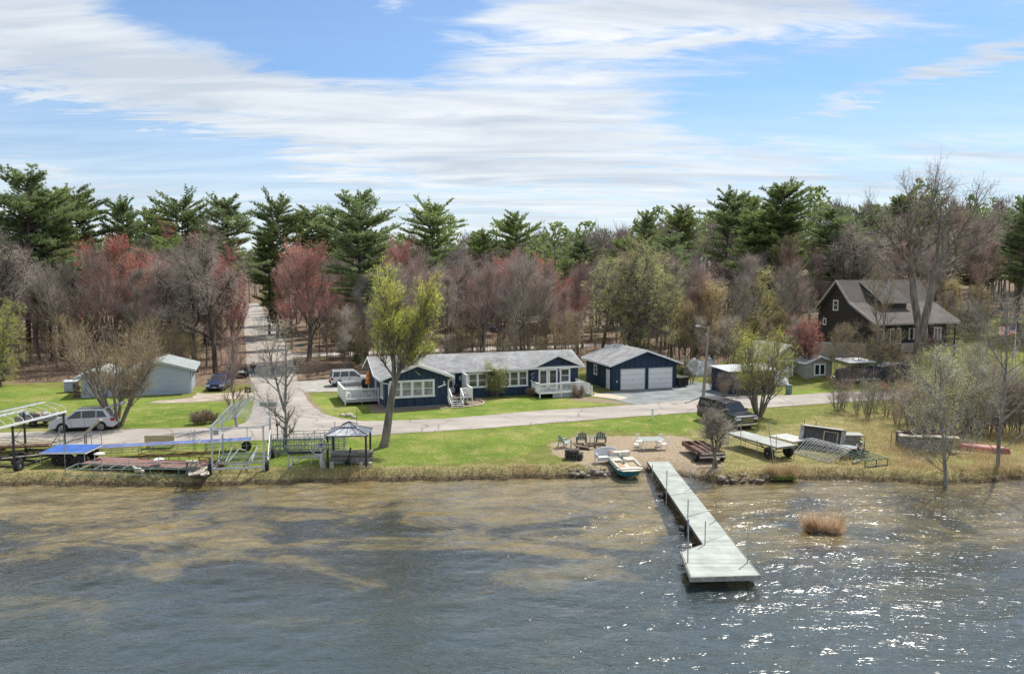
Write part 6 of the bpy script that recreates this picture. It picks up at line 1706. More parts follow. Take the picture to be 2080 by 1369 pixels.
upended_section()
small_table('round grey blue metal table among the salvage, left of the dark scrap heap', at(1720, 928), 0.62, 0.70, mat('blue_grey_metal', (0.22, 0.26, 0.28), 0.5, 0.15, 5), 'round_table')
junk('dark scrap heap between the round table and the green lift base', at(1733, 929), 1.0, 0.8, 0.6, 16, 21, (DKMETAL, RUST, BLACKTRIM))
p = at(1748, 930); t = thing('anchor_bar', 'white painted cross bar standing in front of the dark scrap heap', 'metal bar', p); MB().beam((-0.05, 0, 0), (0.12, 0.05, 0.85), 0.04).beam((-0.2, 0, 0.35), (0.3, 0.05, 0.3), 0.035).build('bar', WHITE, t)
ladder_frame('green steel lift base lying on the grass near the right bank', at(1757, 950), at(1803, 945), 2.1, 0.45, mat('dark_green_paint', (0.05, 0.13, 0.10), 0.6, 0.25, 5), 4, name='lift_base')
t = thing('log', 'weathered log on the grass left of the green lift base', 'log', at(1732, 943), R(30)); MB().tube((0, 0, 0.1), (0.85, 0.05, 0.14), 0.09, 0.07, 9).build('log_body', GREYWOOD, t)

def timber_crib():
    r = thing('timber_crib', 'weathered grey timber crib heaped with rusty scrap by the right bank', 'timber crib', at(1836, 914), R(-14)); g = random.Random(31)
    L, D = 3.0, 2.2
    for k in range(6):
        z = 0.05 + k * 0.15
        o = MB(); o.bb(-0.1 + g.uniform(-.08, .08), L + g.uniform(-.1, .15), 0, 0.16, z, z + 0.13).bb(-0.1, L, D - 0.16, D, z, z + 0.13); o.build('long_timber', GREYWOOD, r)
        o = MB(); o.bb(0, 0.16, 0.17, D - 0.17, z + 0.01, z + 0.14).bb(L - 0.2, L - 0.04, 0.17, D - 0.17, z + 0.01, z + 0.14); o.build('end_timber', GREYWOOD, r)
    MB().slab([(-0.3, -0.05, 1.0), (1.6, -0.1, 1.0), (1.6, 0.5, 1.03), (-0.3, 0.5, 1.03)], 0.06).slab([(1.2, -0.3, 1.08), (3.4, -0.3, 1.08), (3.4, 0.35, 1.1), (1.2, 0.35, 1.1)], 0.06).build('cap_board', TANWOOD, r)
    j = junk('rusty scrap iron heaped on top of the grey timber crib', at(1836, 914) + Vector((0.6, 0.1, 0.98)), 2.2, 1.5, 0.28, 22, 41, (RUST, DKMETAL))
    t = thing('plank', 'pale plank lying on the grass right of the timber crib', 'plank', at(1926, 921), R(-12)); MB().bb(0, 1.3, 0, 0.2, 0.02, 0.09).build('plank_body', TANWOOD, t)
timber_crib()
def canoe():
    A, B = at(1944, 912), at(2053, 922); d = B - A; L = d.length
    r = thing('overturned_canoe', 'faded red canoe lying upside down under the brush at the right', 'canoe', A, math.atan2(d.y, d.x))
    n, m_ = 26, 13
    V = []; 
    for i in range(n):
        u = i / (n - 1); w = 0.48 * math.sin(math.pi * u) ** 0.55 + 0.02; h = 0.52 - 0.10 * math.sin(math.pi * u) + 0.0
        for j in range(m_):
            a = math.pi * j / (m_ - 1)
            V.append((u * L, w * math.cos(a), 0.06 + h * (0.25 + 0.75 * math.sin(math.pi * u) ** 0.3) * math.sin(a) ** 0.8 * (1.0)))
    F = [(i * m_ + j, i * m_ + j + 1, (i + 1) * m_ + j + 1, (i + 1) * m_ + j) for i in range(n - 1) for j in range(m_ - 1)]
    o = np_mesh('hull', V, F, mat('faded_red_hull', (0.36, 0.105, 0.095), 0.6, 0.15, 1.5, col2=(0.25, 0.07, 0.065)), r, smooth=True); o.modifiers.new('t', 'SOLIDIFY').thickness = 0.02
    for s in (-1, 1): MB().path([(u / 20 * L, s * (0.50 * math.sin(math.pi * u / 20) ** 0.55 + 0.02), 0.07) for u in range(21)], 0.022, 5).build('gunwale', DKMETAL, r)
canoe()

# ---- roadside things
def street_sign(label, p, h, W, H, text, rz, size):
    r = thing('street_sign', label, 'street sign', p, R(rz))
    MB().tube((0, 0, -0.1), (0, 0, h + 0.02), 0.03, None, 8).build('sign_post', GALV, r)
    G = mat('sign_green', (0.0, 0.22, 0.12), 0.45, 0.03)
    s = MB().bb(-W / 2, W / 2, -0.045, -0.03, h - 0.02, h + H).build('sign_blade', G, r, bevel=0.004)
    if text:
        cu = bpy.data.curves.new('lettering', 'FONT'); cu.body = text; cu.size = size; cu.align_x = 'CENTER'; cu.align_y = 'CENTER'; cu.extrude = 0.002; cu.space_character = 1.08
        to = bpy.data.objects.new('lettering', cu); COL.objects.link(to); to.parent = s; to.location = (0, -0.05, h + H / 2 - 0.01); to.rotation_euler = (R(90), 0, 0)
        me = bpy.data.meshes.new_from_object(to); t2 = bpy.data.objects.new('lettering', me); COL.objects.link(t2); t2.parent = s; t2.location = to.location; t2.rotation_euler = to.rotation_euler
        bpy.data.objects.remove(to); me.materials.clear(); me.materials.append(mat('sign_white', (0.8, 0.82, 0.8), 0.5, 0.02))
    return r
street_sign('green street name sign above the end of the tall boat lift', at(548, 893), 2.52, 1.36, 0.26, 'WILLOW PARK DR', -2, 0.185)
street_sign('tiny distant green street sign at the back road corner', at(612, 742), 2.5, 0.9, 0.2, '', 5, 0.1)
def mailbox(r, x, z, m_, rz=0):
    b = MB(); pts = [(-0.09, 0), (0.09, 0), (0.09, 0.12)] + [(0.09 * math.cos(a), 0.12 + 0.09 * math.sin(a)) for a in [math.pi * k / 6 for k in range(1, 6)]] + [(-0.09, 0.12)]
    b.prism([(x + a, z + c) for a, c in pts], -0.26, 0.24); return b.build('mailbox_body', m_, r)
BLKBOX = mat('black_mailbox', (0.02, 0.02, 0.022), 0.35)
r = thing('mailbox', 'single black mailbox on a dark post beside the thin street tree', 'mailbox', at(564, 893), R(12)); MB().beam((0, 0, -0.1), (0, 0, 1.05), 0.1).build('post', GREYWOOD, r); mailbox(r, 0, 1.06, BLKBOX)
r = thing('mailbox_cluster', 'cluster of four mailboxes on one brown post at the road corner', 'mailboxes', at(504, 813), R(15)); MB().beam((0, 0, -0.1), (0, 0, 1.3), 0.09).beam((-0.35, 0, 0.78), (0.35, 0, 0.78), 0.3, 0.05).beam((-0.3, 0, 1.08), (0.3, 0, 1.08), 0.3, 0.05).build('post', mat('brown_post', (0.12, 0.07, 0.045), 0.9), r)
for x, z in ((-0.2, 0.81), (0.2, 0.81), (-0.18, 1.11), (0.18, 1.11)): mailbox(r, x, z, BLKBOX)
def pole(label, p, h, lean, name, cat, lamp=False, m1=None):
    r = thing(name, label, cat, p)
    P = mat('weathered_pole', (0.30, 0.265, 0.225), 0.9, 0.2, 2.0, stretch=(1, 1, 0.2), col2=(0.20, 0.15, 0.115))
    MB().tube((0, 0, -0.3), (lean, 0, h), 0.16, 0.11, 12).build('pole_shaft', P, r)
    if lamp:
        MB().path([(lean * .96, 0, h - 0.35), (lean - 0.5, -0.2, h - 0.05), (lean - 1.0, -0.4, h)], 0.025).build('lamp_arm', GALV, r)
        MB().prism([(lean - 1.35, h - 0.05), (lean - 0.9, h - 0.02), (lean - 0.88, h + 0.08), (lean - 1.15, h + 0.12), (lean - 1.4, h + 0.02)], -0.52, -0.3).build('lamp_head', LAMPGLASS, r)
        MB().bb(lean - 0.28, lean - 0.12, -0.1, 0.1, h - 1.0, h - 0.7).build('meter_box', GALV, r)
pole('wooden street lamp pole with a curved arm beside the gravel drive', at(1428, 806), 7.0, 0.42, 'street_lamp', 'street lamp', True)
pole('plain utility pole rising behind the garage roof', atd(1318, 700, 96) * 1.0 - Vector((0, 0, atd(1318, 700, 96).z)), 6.7, 0.0, 'utility_pole', 'utility pole')
pole('thin rusty pole standing before the dark house porch', at(1778, 776), 6.5, 0.03, 'utility_pole', 'utility pole')
r = thing('pipe_marker', 'short white pipe marker on the grass between road and beach', 'marker post', at(1325, 852)); MB().tube((0, 0, -0.1), (0, 0, 0.92), 0.075, None, 14).lathe((0, 0, 0), [(0.09, 0.86), (0.09, 0.95), (0, 0.97)], 'Z', 14).build('pipe', WHITE, r)
r = thing('orange_marker', 'orange topped stake marker on the far road edge', 'marker post', at(1797, 796)); MB().tube((0, 0, 0), (0, 0, 0.5), 0.02, None, 6).build('stake', DKMETAL, r); MB().bb(-0.16, 0.16, -0.04, 0.04, 0.36, 0.82).build('orange_panel', mat('safety_orange', (0.75, 0.13, 0.03), 0.5), r)
r = thing('utility_pedestal', 'pale green utility box on the lawn behind the many stemmed lime tree', 'utility box', at(1602, 800), R(10)); MB().bb(-0.25, 0.25, -0.2, 0.2, 0, 0.85).build('cabinet', mat('pale_green_box', (0.16, 0.27, 0.22), 0.6), r, bevel=0.03); MB().bb(-0.28, 0.28, -0.23, 0.23, 0.85, 0.92).build('lid', mat('pale_green_box', (0.16, 0.27, 0.22), 0.6), r)
STONE = mat('field_stone', (0.36, 0.31, 0.26), 0.9, 0.25, 3.0)
def stone(px, py, s, label, seed, m_=None, z=0.0, grp='stones'):
    g = random.Random(seed)
    for _ in range(6): p = at(px, py, z); z = 0.5 * z + 0.5 * gz(p.x, p.y)
    r = thing('stone', label, 'stone', (p.x, p.y, z - s * 0.1), g.uniform(0, 6), grp)
    MB().blob((0, 0, s * 0.4), s, 2, 0.10, g, (1.15, 0.85, 0.62)).build('stone_body', m_ or STONE, r, smooth=True)
for k, (px, py, s, lab) in enumerate(((695, 845, 0.26, 'left of the three pale boulders at the corner lawn edge'), (709, 846, 0.36, 'middle and largest of the three pale boulders at the corner lawn edge'), (719, 849, 0.22, 'right of the three pale boulders at the corner lawn edge'))):
    stone(px, py, s, lab, k, mat('pale_boulder', (0.5, 0.44, 0.37), 0.9, 0.2, 3.0), grp='pale boulders at the lawn corner')
g = random.Random(99)
WETS = mat('shore_stone', (0.24, 0.20, 0.165), 0.75, 0.35, 3.0)
for k in range(46):
    px = g.uniform(1150, 1240); py = 964 - (px - 1150) * 0.02 + g.uniform(-9, 5)
    stone(px, py, g.uniform(0.07, 0.2), 'small brown stone in the rubble edge left of the pedal boat', 200 + k, WETS if k % 4 else STONE, WZ + 0.12, 'stones in the shore rubble left of the pedal boat')
for k in range(34):
    px = g.uniform(1440, 1600); py = 970 + g.uniform(-5, 5)
    stone(px, py, g.uniform(0.06, 0.17), 'small stone at the waterline right of the dock', 300 + k, WETS if k % 3 else STONE, WZ + 0.08, 'stones at the waterline right of the dock')
stone(1465, 974, 0.3, 'largest pale stone at the waterline right of the dock', 777, STONE, WZ + 0.1, 'stones at the waterline right of the dock')
# bed edging before the porch
r = thing('bed_edging', 'curved pale stone edging round the flower bed by the porch steps', 'edging', at(915, 829)); o_ = at(915, 829)
pts = [at(x, y, 0.06) - Vector((o_.x, o_.y, 0)) for x, y in ((915, 828), (940, 826.5), (965, 824), (980, 821), (983, 817), (976, 813), (966, 810))]
MB().path(pts, 0.07, 6).build('edging_strip', TANWOOD, r)

def deck_things():
    o = hpt(-0.75, 4.7, 0.55)
    r = thing('patio_umbrella', 'closed orange plaid parasol standing on the left deck', 'umbrella', o)
    OR = mat('orange_cloth', (0.62, 0.10, 0.03), 0.8, 0.1, 2.0)
    t = OR.node_tree; b = [n for n in t.nodes if n.type == 'BSDF_PRINCIPLED'][0]; lk = b.inputs['Base Color'].links[0].from_socket
    tc = NN(t, 'ShaderNodeTexCoord').outputs['Object']; sp = NN(t, 'ShaderNodeSeparateXYZ'); t.links.new(tc, sp.inputs[0])
    f1 = math_node(t, 'LESS_THAN', math_node(t, 'FRACT', math_node(t, 'DIVIDE', sp.outputs[2], 0.42)), 0.3)
    f2 = math_node(t, 'LESS_THAN', math_node(t, 'FRACT', math_node(t, 'DIVIDE', sp.outputs[0], 0.16)), 0.3)
    t.links.new(mix_col(t, math_node(t, 'MULTIPLY', math_node(t, 'MAXIMUM', f1, f2), 0.75), lk, (0.75, 0.42, 0.14)), b.inputs['Base Color'])
    m = MB(); prof = [(0.02, 2.45), (0.12, 2.3), (0.20, 1.7), (0.27, 1.15), (0.10, 1.12)]
    vs = []; fs = []; n = 24
    for rad, z in prof:
        for i in range(n): a = 2 * math.pi * i / n; k = rad * (1 + 0.18 * math.cos(8 * a)); vs.append((k * math.cos(a), k * math.sin(a), z))
    for q in range(len(prof) - 1):
        for i in range(n): fs.append((q * n + i, q * n + (i + 1) % n, (q + 1) * n + (i + 1) % n, (q + 1) * n + i))
    m.add(vs, fs).build('folded_cloth', OR, r, smooth=True)
    MB().tube((0, 0, 0), (0, 0, 2.5), 0.025, None, 8).build('pole', WHITE, r); MB().lathe((0, 0, 0), [(0.0, 0.1), (0.22, 0.06), (0.24, 0.0), (0, 0)], 'Z', 16).build('base', DKMETAL, r)
    small_table('white round table on the left deck', hpt(-1.9, 4.8, 0.55), 0.5, 0.7, PLASTIC, 'deck_table')
    for k, (x, y, rz) in enumerate(((-2.6, 4.6, 80), (-1.5, 5.7, 200))): plastic_chair(['white chair at the open side of the left deck', 'white chair behind the round table on the left deck'][k], hpt(x, y, 0.55), rz)
    g = thing('grill', 'black covered grill against the end wall on the left deck', 'grill', hpt(-0.5, 7.4, 0.55), TH)
    MB().bb(-0.5, 0.2, -0.3, 0.3, 0.1, 0.85).build('cabinet', BLACKTRIM, g); MB().prism([(-0.5, 0.86), (0.2, 0.86), (0.15, 1.1), (-0.05, 1.2), (-0.4, 1.15)], -0.3, 0.3).build('lid', BLACKTRIM, g)
    plastic_chair('white slatted chair behind the porch railing', hpt(7.6, 0.75, 0.6), 175)
    k = thing('kettle_grill', 'black kettle grill beside the front door on the porch', 'grill', hpt(7.4, 2.9, 0.6))
    MB().blob((0, 0, 0.75), 0.28, 2, 0, sc3=(1, 1, .8)).build('kettle', DKMETAL, k, smooth=True)
    for a in (0.3, 2.4, 4.5): MB().tube((0.1 * math.cos(a), 0.1 * math.sin(a), 0.6), (0.3 * math.cos(a), 0.3 * math.sin(a), 0), 0.02, None, 6).build('leg', DKMETAL, k)
deck_things()
def flag():
    p = atd(2062, 700, 84); z = gz(p.x, p.y)
    top = CH + (548 - 657) / 1600 * 84
    r = thing('flagpole', 'white flagpole at the far right edge of the yard', 'flagpole', (p.x, p.y, z)); MB().tube((0, 0, 0), (0, 0, top - z), 0.04, 0.03, 8).lathe((0, 0, top - z), [(0, 0.1), (0.07, 0.04), (0, -0.03)], 'Z', 10).build('pole', WHITE, r)
    f = thing('flag', 'american flag with stars and stripes flying to the left from the flagpole', 'flag', (p.x, p.y, top - 1.1)); W, H = 1.7, 0.95
    def pt(u, v): return (-u * W, 0.14 * math.sin(u * 7), v * H - 0.28 * u * (1 - v * 0.2) - 0.06 * math.sin(u * 5))
    def strip(u0, u1, v0, v1, m, n=14, dy=0.0):
        for a in range(n):
            ua, ub = u0 + (u1 - u0) * a / n, u0 + (u1 - u0) * (a + 1) / n
            q = [pt(ua, v0), pt(ub, v0), pt(ub, v1), pt(ua, v1)]; m.add([(x, y + dy, z_) for x, y, z_ in q], [(0, 1, 2, 3)])
    red, wht, bl = MB(), MB(), MB()
    for k in range(13):
        v0, v1 = 1 - (k + 1) / 13, 1 - k / 13
        strip(0.4 if k < 7 else 0, 1, v0, v1, red if k % 2 == 0 else wht)
    strip(0, 0.4, 6 / 13, 1, bl, 6)
    FR = mat('flag_red', (0.50, 0.03, 0.05), 0.8, 0.05, trans=0.3); FW = mat('flag_white', (0.75, 0.75, 0.76), 0.8, 0.03, trans=0.3); FB = mat('flag_blue', (0.02, 0.035, 0.20), 0.8, 0.05, trans=0.2)
    red.build('red_stripes', FR, f); wht.build('white_stripes', FW, f); bo = bl.build('canton', FB, f)
    st = MB()
    for row in range(9):
        for c_ in range(6 - row % 2):
            u = 0.033 + (c_ + (row % 2) * .5) * 0.066; v = 1 - (0.03 + row * 0.054) ; x, y, z_ = pt(u, v - 0.02)
            vs = [(x + (0.035 if k % 2 == 0 else 0.014) * math.sin(k * math.pi / 5), y - 0.012, z_ + (0.035 if k % 2 == 0 else 0.014) * math.cos(k * math.pi / 5)) for k in range(10)]
            st.add(vs, [tuple(range(10))])
    st.build('stars', FW, bo)
flag()
def wire_fence():
    a, b = at(1990, 776), at(2220, 748); r = thing('wire_fence', 'low wire fence with thin posts in front of the white car at the right', 'fence', a); d = b - a
    for k in range(8): q = d * (k / 7); MB().tube((q.x, q.y, 0), (q.x, q.y, 1.15), 0.03, None, 6).build('fence_post', DKMETAL, r)
    m = MB()
    for z in (0.3, 0.7, 1.1): m.beam((0, 0, z), (d.x, d.y, z), 0.02)
    m.build('wires', GALV, r)
wire_fence()
# ---------------------------------------------------------------- trees
def tubes(P0, P1, R0, R1, n):
    """tapered n-sided tubes for arrays of segments, as triangles"""
    P0 = np.asarray(P0, float).reshape(-1, 3); P1 = np.asarray(P1, float).reshape(-1, 3)
    R0 = np.asarray(R0, float).ravel(); R1 = np.asarray(R1, float).ravel()
    m = len(P0)
    D = P1 - P0; D /= np.linalg.norm(D, axis=1, keepdims=True) + 1e-9
    U = np.where(np.abs(D[:, 2:3]) > 0.9, np.array([[1.0, 0, 0]]), np.array([[0, 0, 1.0]]))
    A = np.cross(D, U); A /= np.linalg.norm(A, axis=1, keepdims=True) + 1e-9
    B = np.cross(A, D)
    th = np.arange(n) * 2 * np.pi / n
    ring = A[:, None, :] * np.cos(th)[None, :, None] + B[:, None, :] * np.sin(th)[None, :, None]
    V = np.concatenate([P0[:, None, :] + ring * R0[:, None, None], P1[:, None, :] + ring * R1[:, None, None]], 1).reshape(-1, 3)
    base = (np.arange(m) * 2 * n)[:, None]
    k = np.arange(n); k2 = (k + 1) % n
    f1 = np.stack([k, k2, n + k2], 1); f2 = np.stack([k, n + k2, n + k], 1)
    F = np.concatenate([f1, f2], 0)
    F = (F[None, :, :] + base[:, :, None]).reshape(-1, 3)
    return V, F

class Soup:
    def __init__(s): s.V = []; s.F = []; s.M = []; s.n = 0
    def add(s, V, F, m=0):
        s.V.append(V); s.F.append(F + s.n); s.M.append(np.full(len(F), m, np.int32)); s.n += len(V)
    def mesh(s, name, mats):
        V = np.concatenate(s.V); F = np.concatenate(s.F); M = np.concatenate(s.M)
        me = np_mesh(name, V, F, None, smooth=True, link=False)
        for m in mats: me.materials.append(m)
        me.polygons.foreach_set('material_index', M)
        return me

def leaf_tris(rs, C, size, n_each=1, jitter=0.0, up=0.0):
    """small pointed leaf faces at centres C"""
    C = np.repeat(C, n_each, 0)
    if jitter: C = C + rs.normal(0, jitter, C.shape)
    m = len(C)
    a = rs.normal(0, 1, (m, 3)); a[:, 2] += up; a /= np.linalg.norm(a, axis=1, keepdims=True)
    b = np.cross(a, rs.normal(0, 1, (m, 3))); b /= np.linalg.norm(b, axis=1, keepdims=True) + 1e-9
    sz = size * rs.uniform(0.6, 1.4, (m, 1))
    V = np.stack([C - a * sz, C + b * sz * 0.45, C + a * sz, C - b * sz * 0.45], 1).reshape(-1, 3)
    o = (np.arange(m) * 4)[:, None]
    F = np.concatenate([o + np.array([[0, 1, 2]]), o + np.array([[0, 2, 3]])], 0)
    return V, F

def skeleton(seed, stems, spec):
    """stems: list of (p, dir, length, radius). spec: per level dict"""
    rg = random.Random(seed)
    out = [[], [], [], []]     # per level: (p0,p1,r0,r1)
    def limb(p, d, L, r, lv):
        sp = spec[lv]; n = sp['n']; st = L / n
        rend = r * sp.get('taper', 0.3)
        az = rg.uniform(0, 6.28)
        for i in range(n):
            w = sp['wig']
            d = Vector((d.x + rg.gauss(0, w), d.y + rg.gauss(0, w), d.z + rg.gauss(0, w * 0.6) + sp['up'])).normalized()
            q = p + d * st
            ra = r + (rend - r) * i / n; rb = r + (rend - r) * (i + 1) / n
            out[min(lv, 3)].append((p.copy(), q.copy(), ra, rb))
            f = (i + 1) / n
            if lv + 1 < len(spec) and f >= sp['from']:
                kids = sp['kids']; k = int(kids) + (1 if rg.random() < kids % 1 else 0)
                if i == n - 1: k = max(k, sp.get('tip', k))
                for _ in range(k):
                    az += 2.4 + rg.uniform(-0.5, 0.5)
                    ang = R(rg.gauss(sp['ang'], sp.get('angv', 7)))
                    if i == n - 1: ang *= 0.6
                    u = Vector((0, 0, 1)) if abs(d.z) < 0.9 else Vector((1, 0, 0))
                    a = d.cross(u).normalized(); b = a.cross(d).normalized()
                    cd = (d * math.cos(ang) + (a * math.cos(az) + b * math.sin(az)) * math.sin(ang)).normalized()
                    shape = sp.get('shape', lambda f: 1 - 0.45 * f)(f)
                    cl = L * sp['ratio'] * shape * rg.uniform(0.75, 1.2)
                    t = rg.uniform(0.3, 1.0)
                    limb(p.lerp(q, t), cd, cl, min(rb * 0.8, r * sp.get('rr', 0.5)), lv + 1)
            p = q
    for (p, d, L, r) in stems: limb(Vector(p), Vector(d).normalized(), L, r, 0)
    return out

def arr(segs):
    P0 = np.array([tuple(s[0]) for s in segs]); P1 = np.array([tuple(s[1]) for s in segs])
    return P0, P1, np.array([s[2] for s in segs]), np.array([s[3] for s in segs])

def twig_layer(rs, P0, P1, R1, n, L, spread, up, r, weight=None):
    w = np.linalg.norm(P1 - P0, axis=1)
    if weight is not None: w = w * weight
    idx = rs.choice(len(P0), n, p=w / w.sum())
    t = rs.uniform(0, 1, (n, 1))
    B = P0[idx] * (1 - t) + P1[idx] * t
    D = P1[idx] - P0[idx]; D /= np.linalg.norm(D, axis=1, keepdims=True) + 1e-9
    D = D + rs.normal(0, spread, D.shape); D[:, 2] += up
    D /= np.linalg.norm(D, axis=1, keepdims=True)
    ln = L * rs.uniform(0.5, 1.4, (n, 1))
    E = B + D * ln
    return B, E, np.full(n, r), np.full(n, r * 0.45)

def tree_mesh(key, seed, stems, spec, bark, twigm, leafm=None, tw=(2500, 5000), twl=(1.1, 0.55), twr=(0.012, 0.008), up=0.25, spread=0.45, leaf=(0, 0.1), trunk_sides=8, lup=0.0, ljit=0.1, lmask=None, pre=()):
    """returns (trunk mesh, crown mesh)"""
    sk = skeleton(seed, stems, spec); rs = np.random.RandomState(seed)
    s = Soup()
    if pre:
        a = arr([(Vector(p), Vector(q), r0, r1) for p, q, r0, r1 in pre]); s.add(*tubes(a[0], a[1], a[2], a[3], 12))
    for lv in (0, 1):
        if sk[lv]:
            a = arr(sk[lv]); s.add(*tubes(a[0], a[1], a[2], a[3], trunk_sides if lv == 0 else max(5, trunk_sides - 3)))
    trunk = s.mesh(key + '_trunk', [bark])
    c = Soup()
    fine = [x for lv in (2, 3) for x in sk[lv]]
    if fine:
        a = arr(fine); c.add(*tubes(a[0], a[1], a[2], a[3], 4), 0)
    base = fine if fine else sk[1] or sk[0]
    tips = base + (sk[1][len(sk[1]) // 2:] if not fine else [])
    a = arr(tips)
    A = twig_layer(rs, a[0], a[1], a[3], tw[0], twl[0], spread, up, twr[0])
    c.add(*tubes(*A, 3), 1)
    B = twig_layer(rs, A[0], A[1], A[3], tw[1], twl[1], spread * 1.2, up * 0.6, twr[1])
    c.add(*tubes(*B, 3), 1)
    if leafm is not None and leaf[0]:
        idx = rs.choice(len(B[0]), leaf[0]); t = rs.uniform(0.2, 1.05, (leaf[0], 1))
        C = B[0][idx] * (1 - t) + B[1][idx] * t
        if lmask is not None: C = C[lmask(C, rs)]
        c.add(*leaf_tris(rs, C, leaf[1], 1, ljit, lup), 2)
    crown = c.mesh(key + '_crown', [bark, twigm] + ([leafm] if leafm else []))
    return trunk, crown

def put_tree(name, meshes, loc, rz, scale, label, cat, group=None, parts=('trunk', 'crown'), sz=None):
    o = thing(name, label, cat, loc, rz, group)
    o.scale = (scale, scale, scale if sz is None else sz)
    for pn, me in zip(parts, meshes):
        if me is None: continue
        c = bpy.data.objects.new(pn, me); COL.objects.link(c); c.parent = o
    return o

BARK = mat('grey_bark', (0.25, 0.215, 0.185), 0.95, 0.3, 3.0, 0.8, 18, stretch=(1, 1, 0.25))
BARK_D = mat('dark_bark', (0.105, 0.085, 0.070), 0.95, 0.35, 3.0, 0.8, 18, stretch=(1, 1, 0.25))
BARK_P = mat('pale_bark', (0.30, 0.28, 0.25), 0.9, 0.25, 4.0, 0.5, 18, stretch=(1, 1, 0.25))
TW_GREY = mat('grey_twigs', (0.54, 0.47, 0.41), 0.9, 0.25, 0.5, objrand=0.22, trans=0.25)
TW_BROWN = mat('brown_twigs', (0.52, 0.38, 0.29), 0.9, 0.25, 0.5, objrand=0.25, trans=0.25)
TW_MAUVE = mat('mauve_twigs', (0.58, 0.43, 0.385), 0.9, 0.25, 0.5, objrand=0.25, trans=0.25)
TW_PALE = mat('pale_twigs', (0.56, 0.52, 0.46), 0.9, 0.2, 0.5, objrand=0.15, trans=0.2)
TW_TAN = mat('tan_twigs', (0.58, 0.47, 0.29), 0.9, 0.25, 0.6, objrand=0.15, trans=0.25)
TW_OLIVE = mat('olive_twigs', (0.42, 0.40, 0.16), 0.9, 0.25, 0.6, trans=0.25)
L_RED = mat('red_buds', (0.78, 0.19, 0.14), 0.85, 0.35, 0.35, col2=(0.60, 0.24, 0.19), trans=0.4, objrand=0.25)
L_ROSE = mat('rose_buds', (0.68, 0.17, 0.17), 0.8, 0.3, 0.6, trans=0.3)
L_YEL = mat('yellow_green_leaves', (0.86, 0.86, 0.22), 0.7, 0.1, 0.45, col2=(0.66, 0.70, 0.14), trans=0.55)
L_LIME = mat('lime_catkins', (0.76, 0.79, 0.34), 0.7, 0.15, 0.5, col2=(0.58, 0.62, 0.26), trans=0.55, objrand=0.15)
L_TAN = mat('tan_buds', (0.74, 0.62, 0.32), 0.8, 0.25, 0.5, col2=(0.50, 0.43, 0.24), trans=0.4, objrand=0.2)
L_PINE = mat('pine_needles', (0.29, 0.355, 0.115), 0.6, 0.35, 0.28, col2=(0.14, 0.20, 0.075), trans=0.42, objrand=0.22)
L_PINE2 = mat('blue_pine_needles', (0.27, 0.335, 0.14), 0.6, 0.35, 0.28, col2=(0.135, 0.19, 0.09), trans=0.42, objrand=0.2)
L_PINEB = mat('bright_pine_needles', (0.24, 0.40, 0.07), 0.6, 0.35, 0.5, col2=(0.045, 0.10, 0.030), trans=0.3)

def SPEC(trunk_n=7, from_=0.35, kids=1.6, ang=42, up0=0.03, ratio=0.5, k1=1.5, a1=38, r1=0.55, k2=1.3, a2=36, r2=0.6, up1=0.08, wig=0.06, shape=None, tip=3):
    s0 = dict(n=trunk_n, wig=wig * 0.5, up=up0, kids=kids, ang=ang, ratio=ratio, taper=0.25, rr=0.46, tip=tip)
    s0['from'] = from_
    if shape: s0['shape'] = shape
    s1 = dict(n=5, wig=wig * 1.6, up=up1, kids=k1, ang=a1, ratio=r1, taper=0.35, rr=0.58, tip=2); s1['from'] = 0.3
    s2 = dict(n=4, wig=wig * 2.2, up=up1 * 1.2, kids=k2, ang=a2, ratio=r2, taper=0.35, rr=0.6, tip=2); s2['from'] = 0.25
    s3 = dict(n=3, wig=wig * 2.5, up=up1, kids=0, ang=a2, ratio=r2, taper=0.4); s3['from'] = 9
    return [s0, s1, s2, s3]

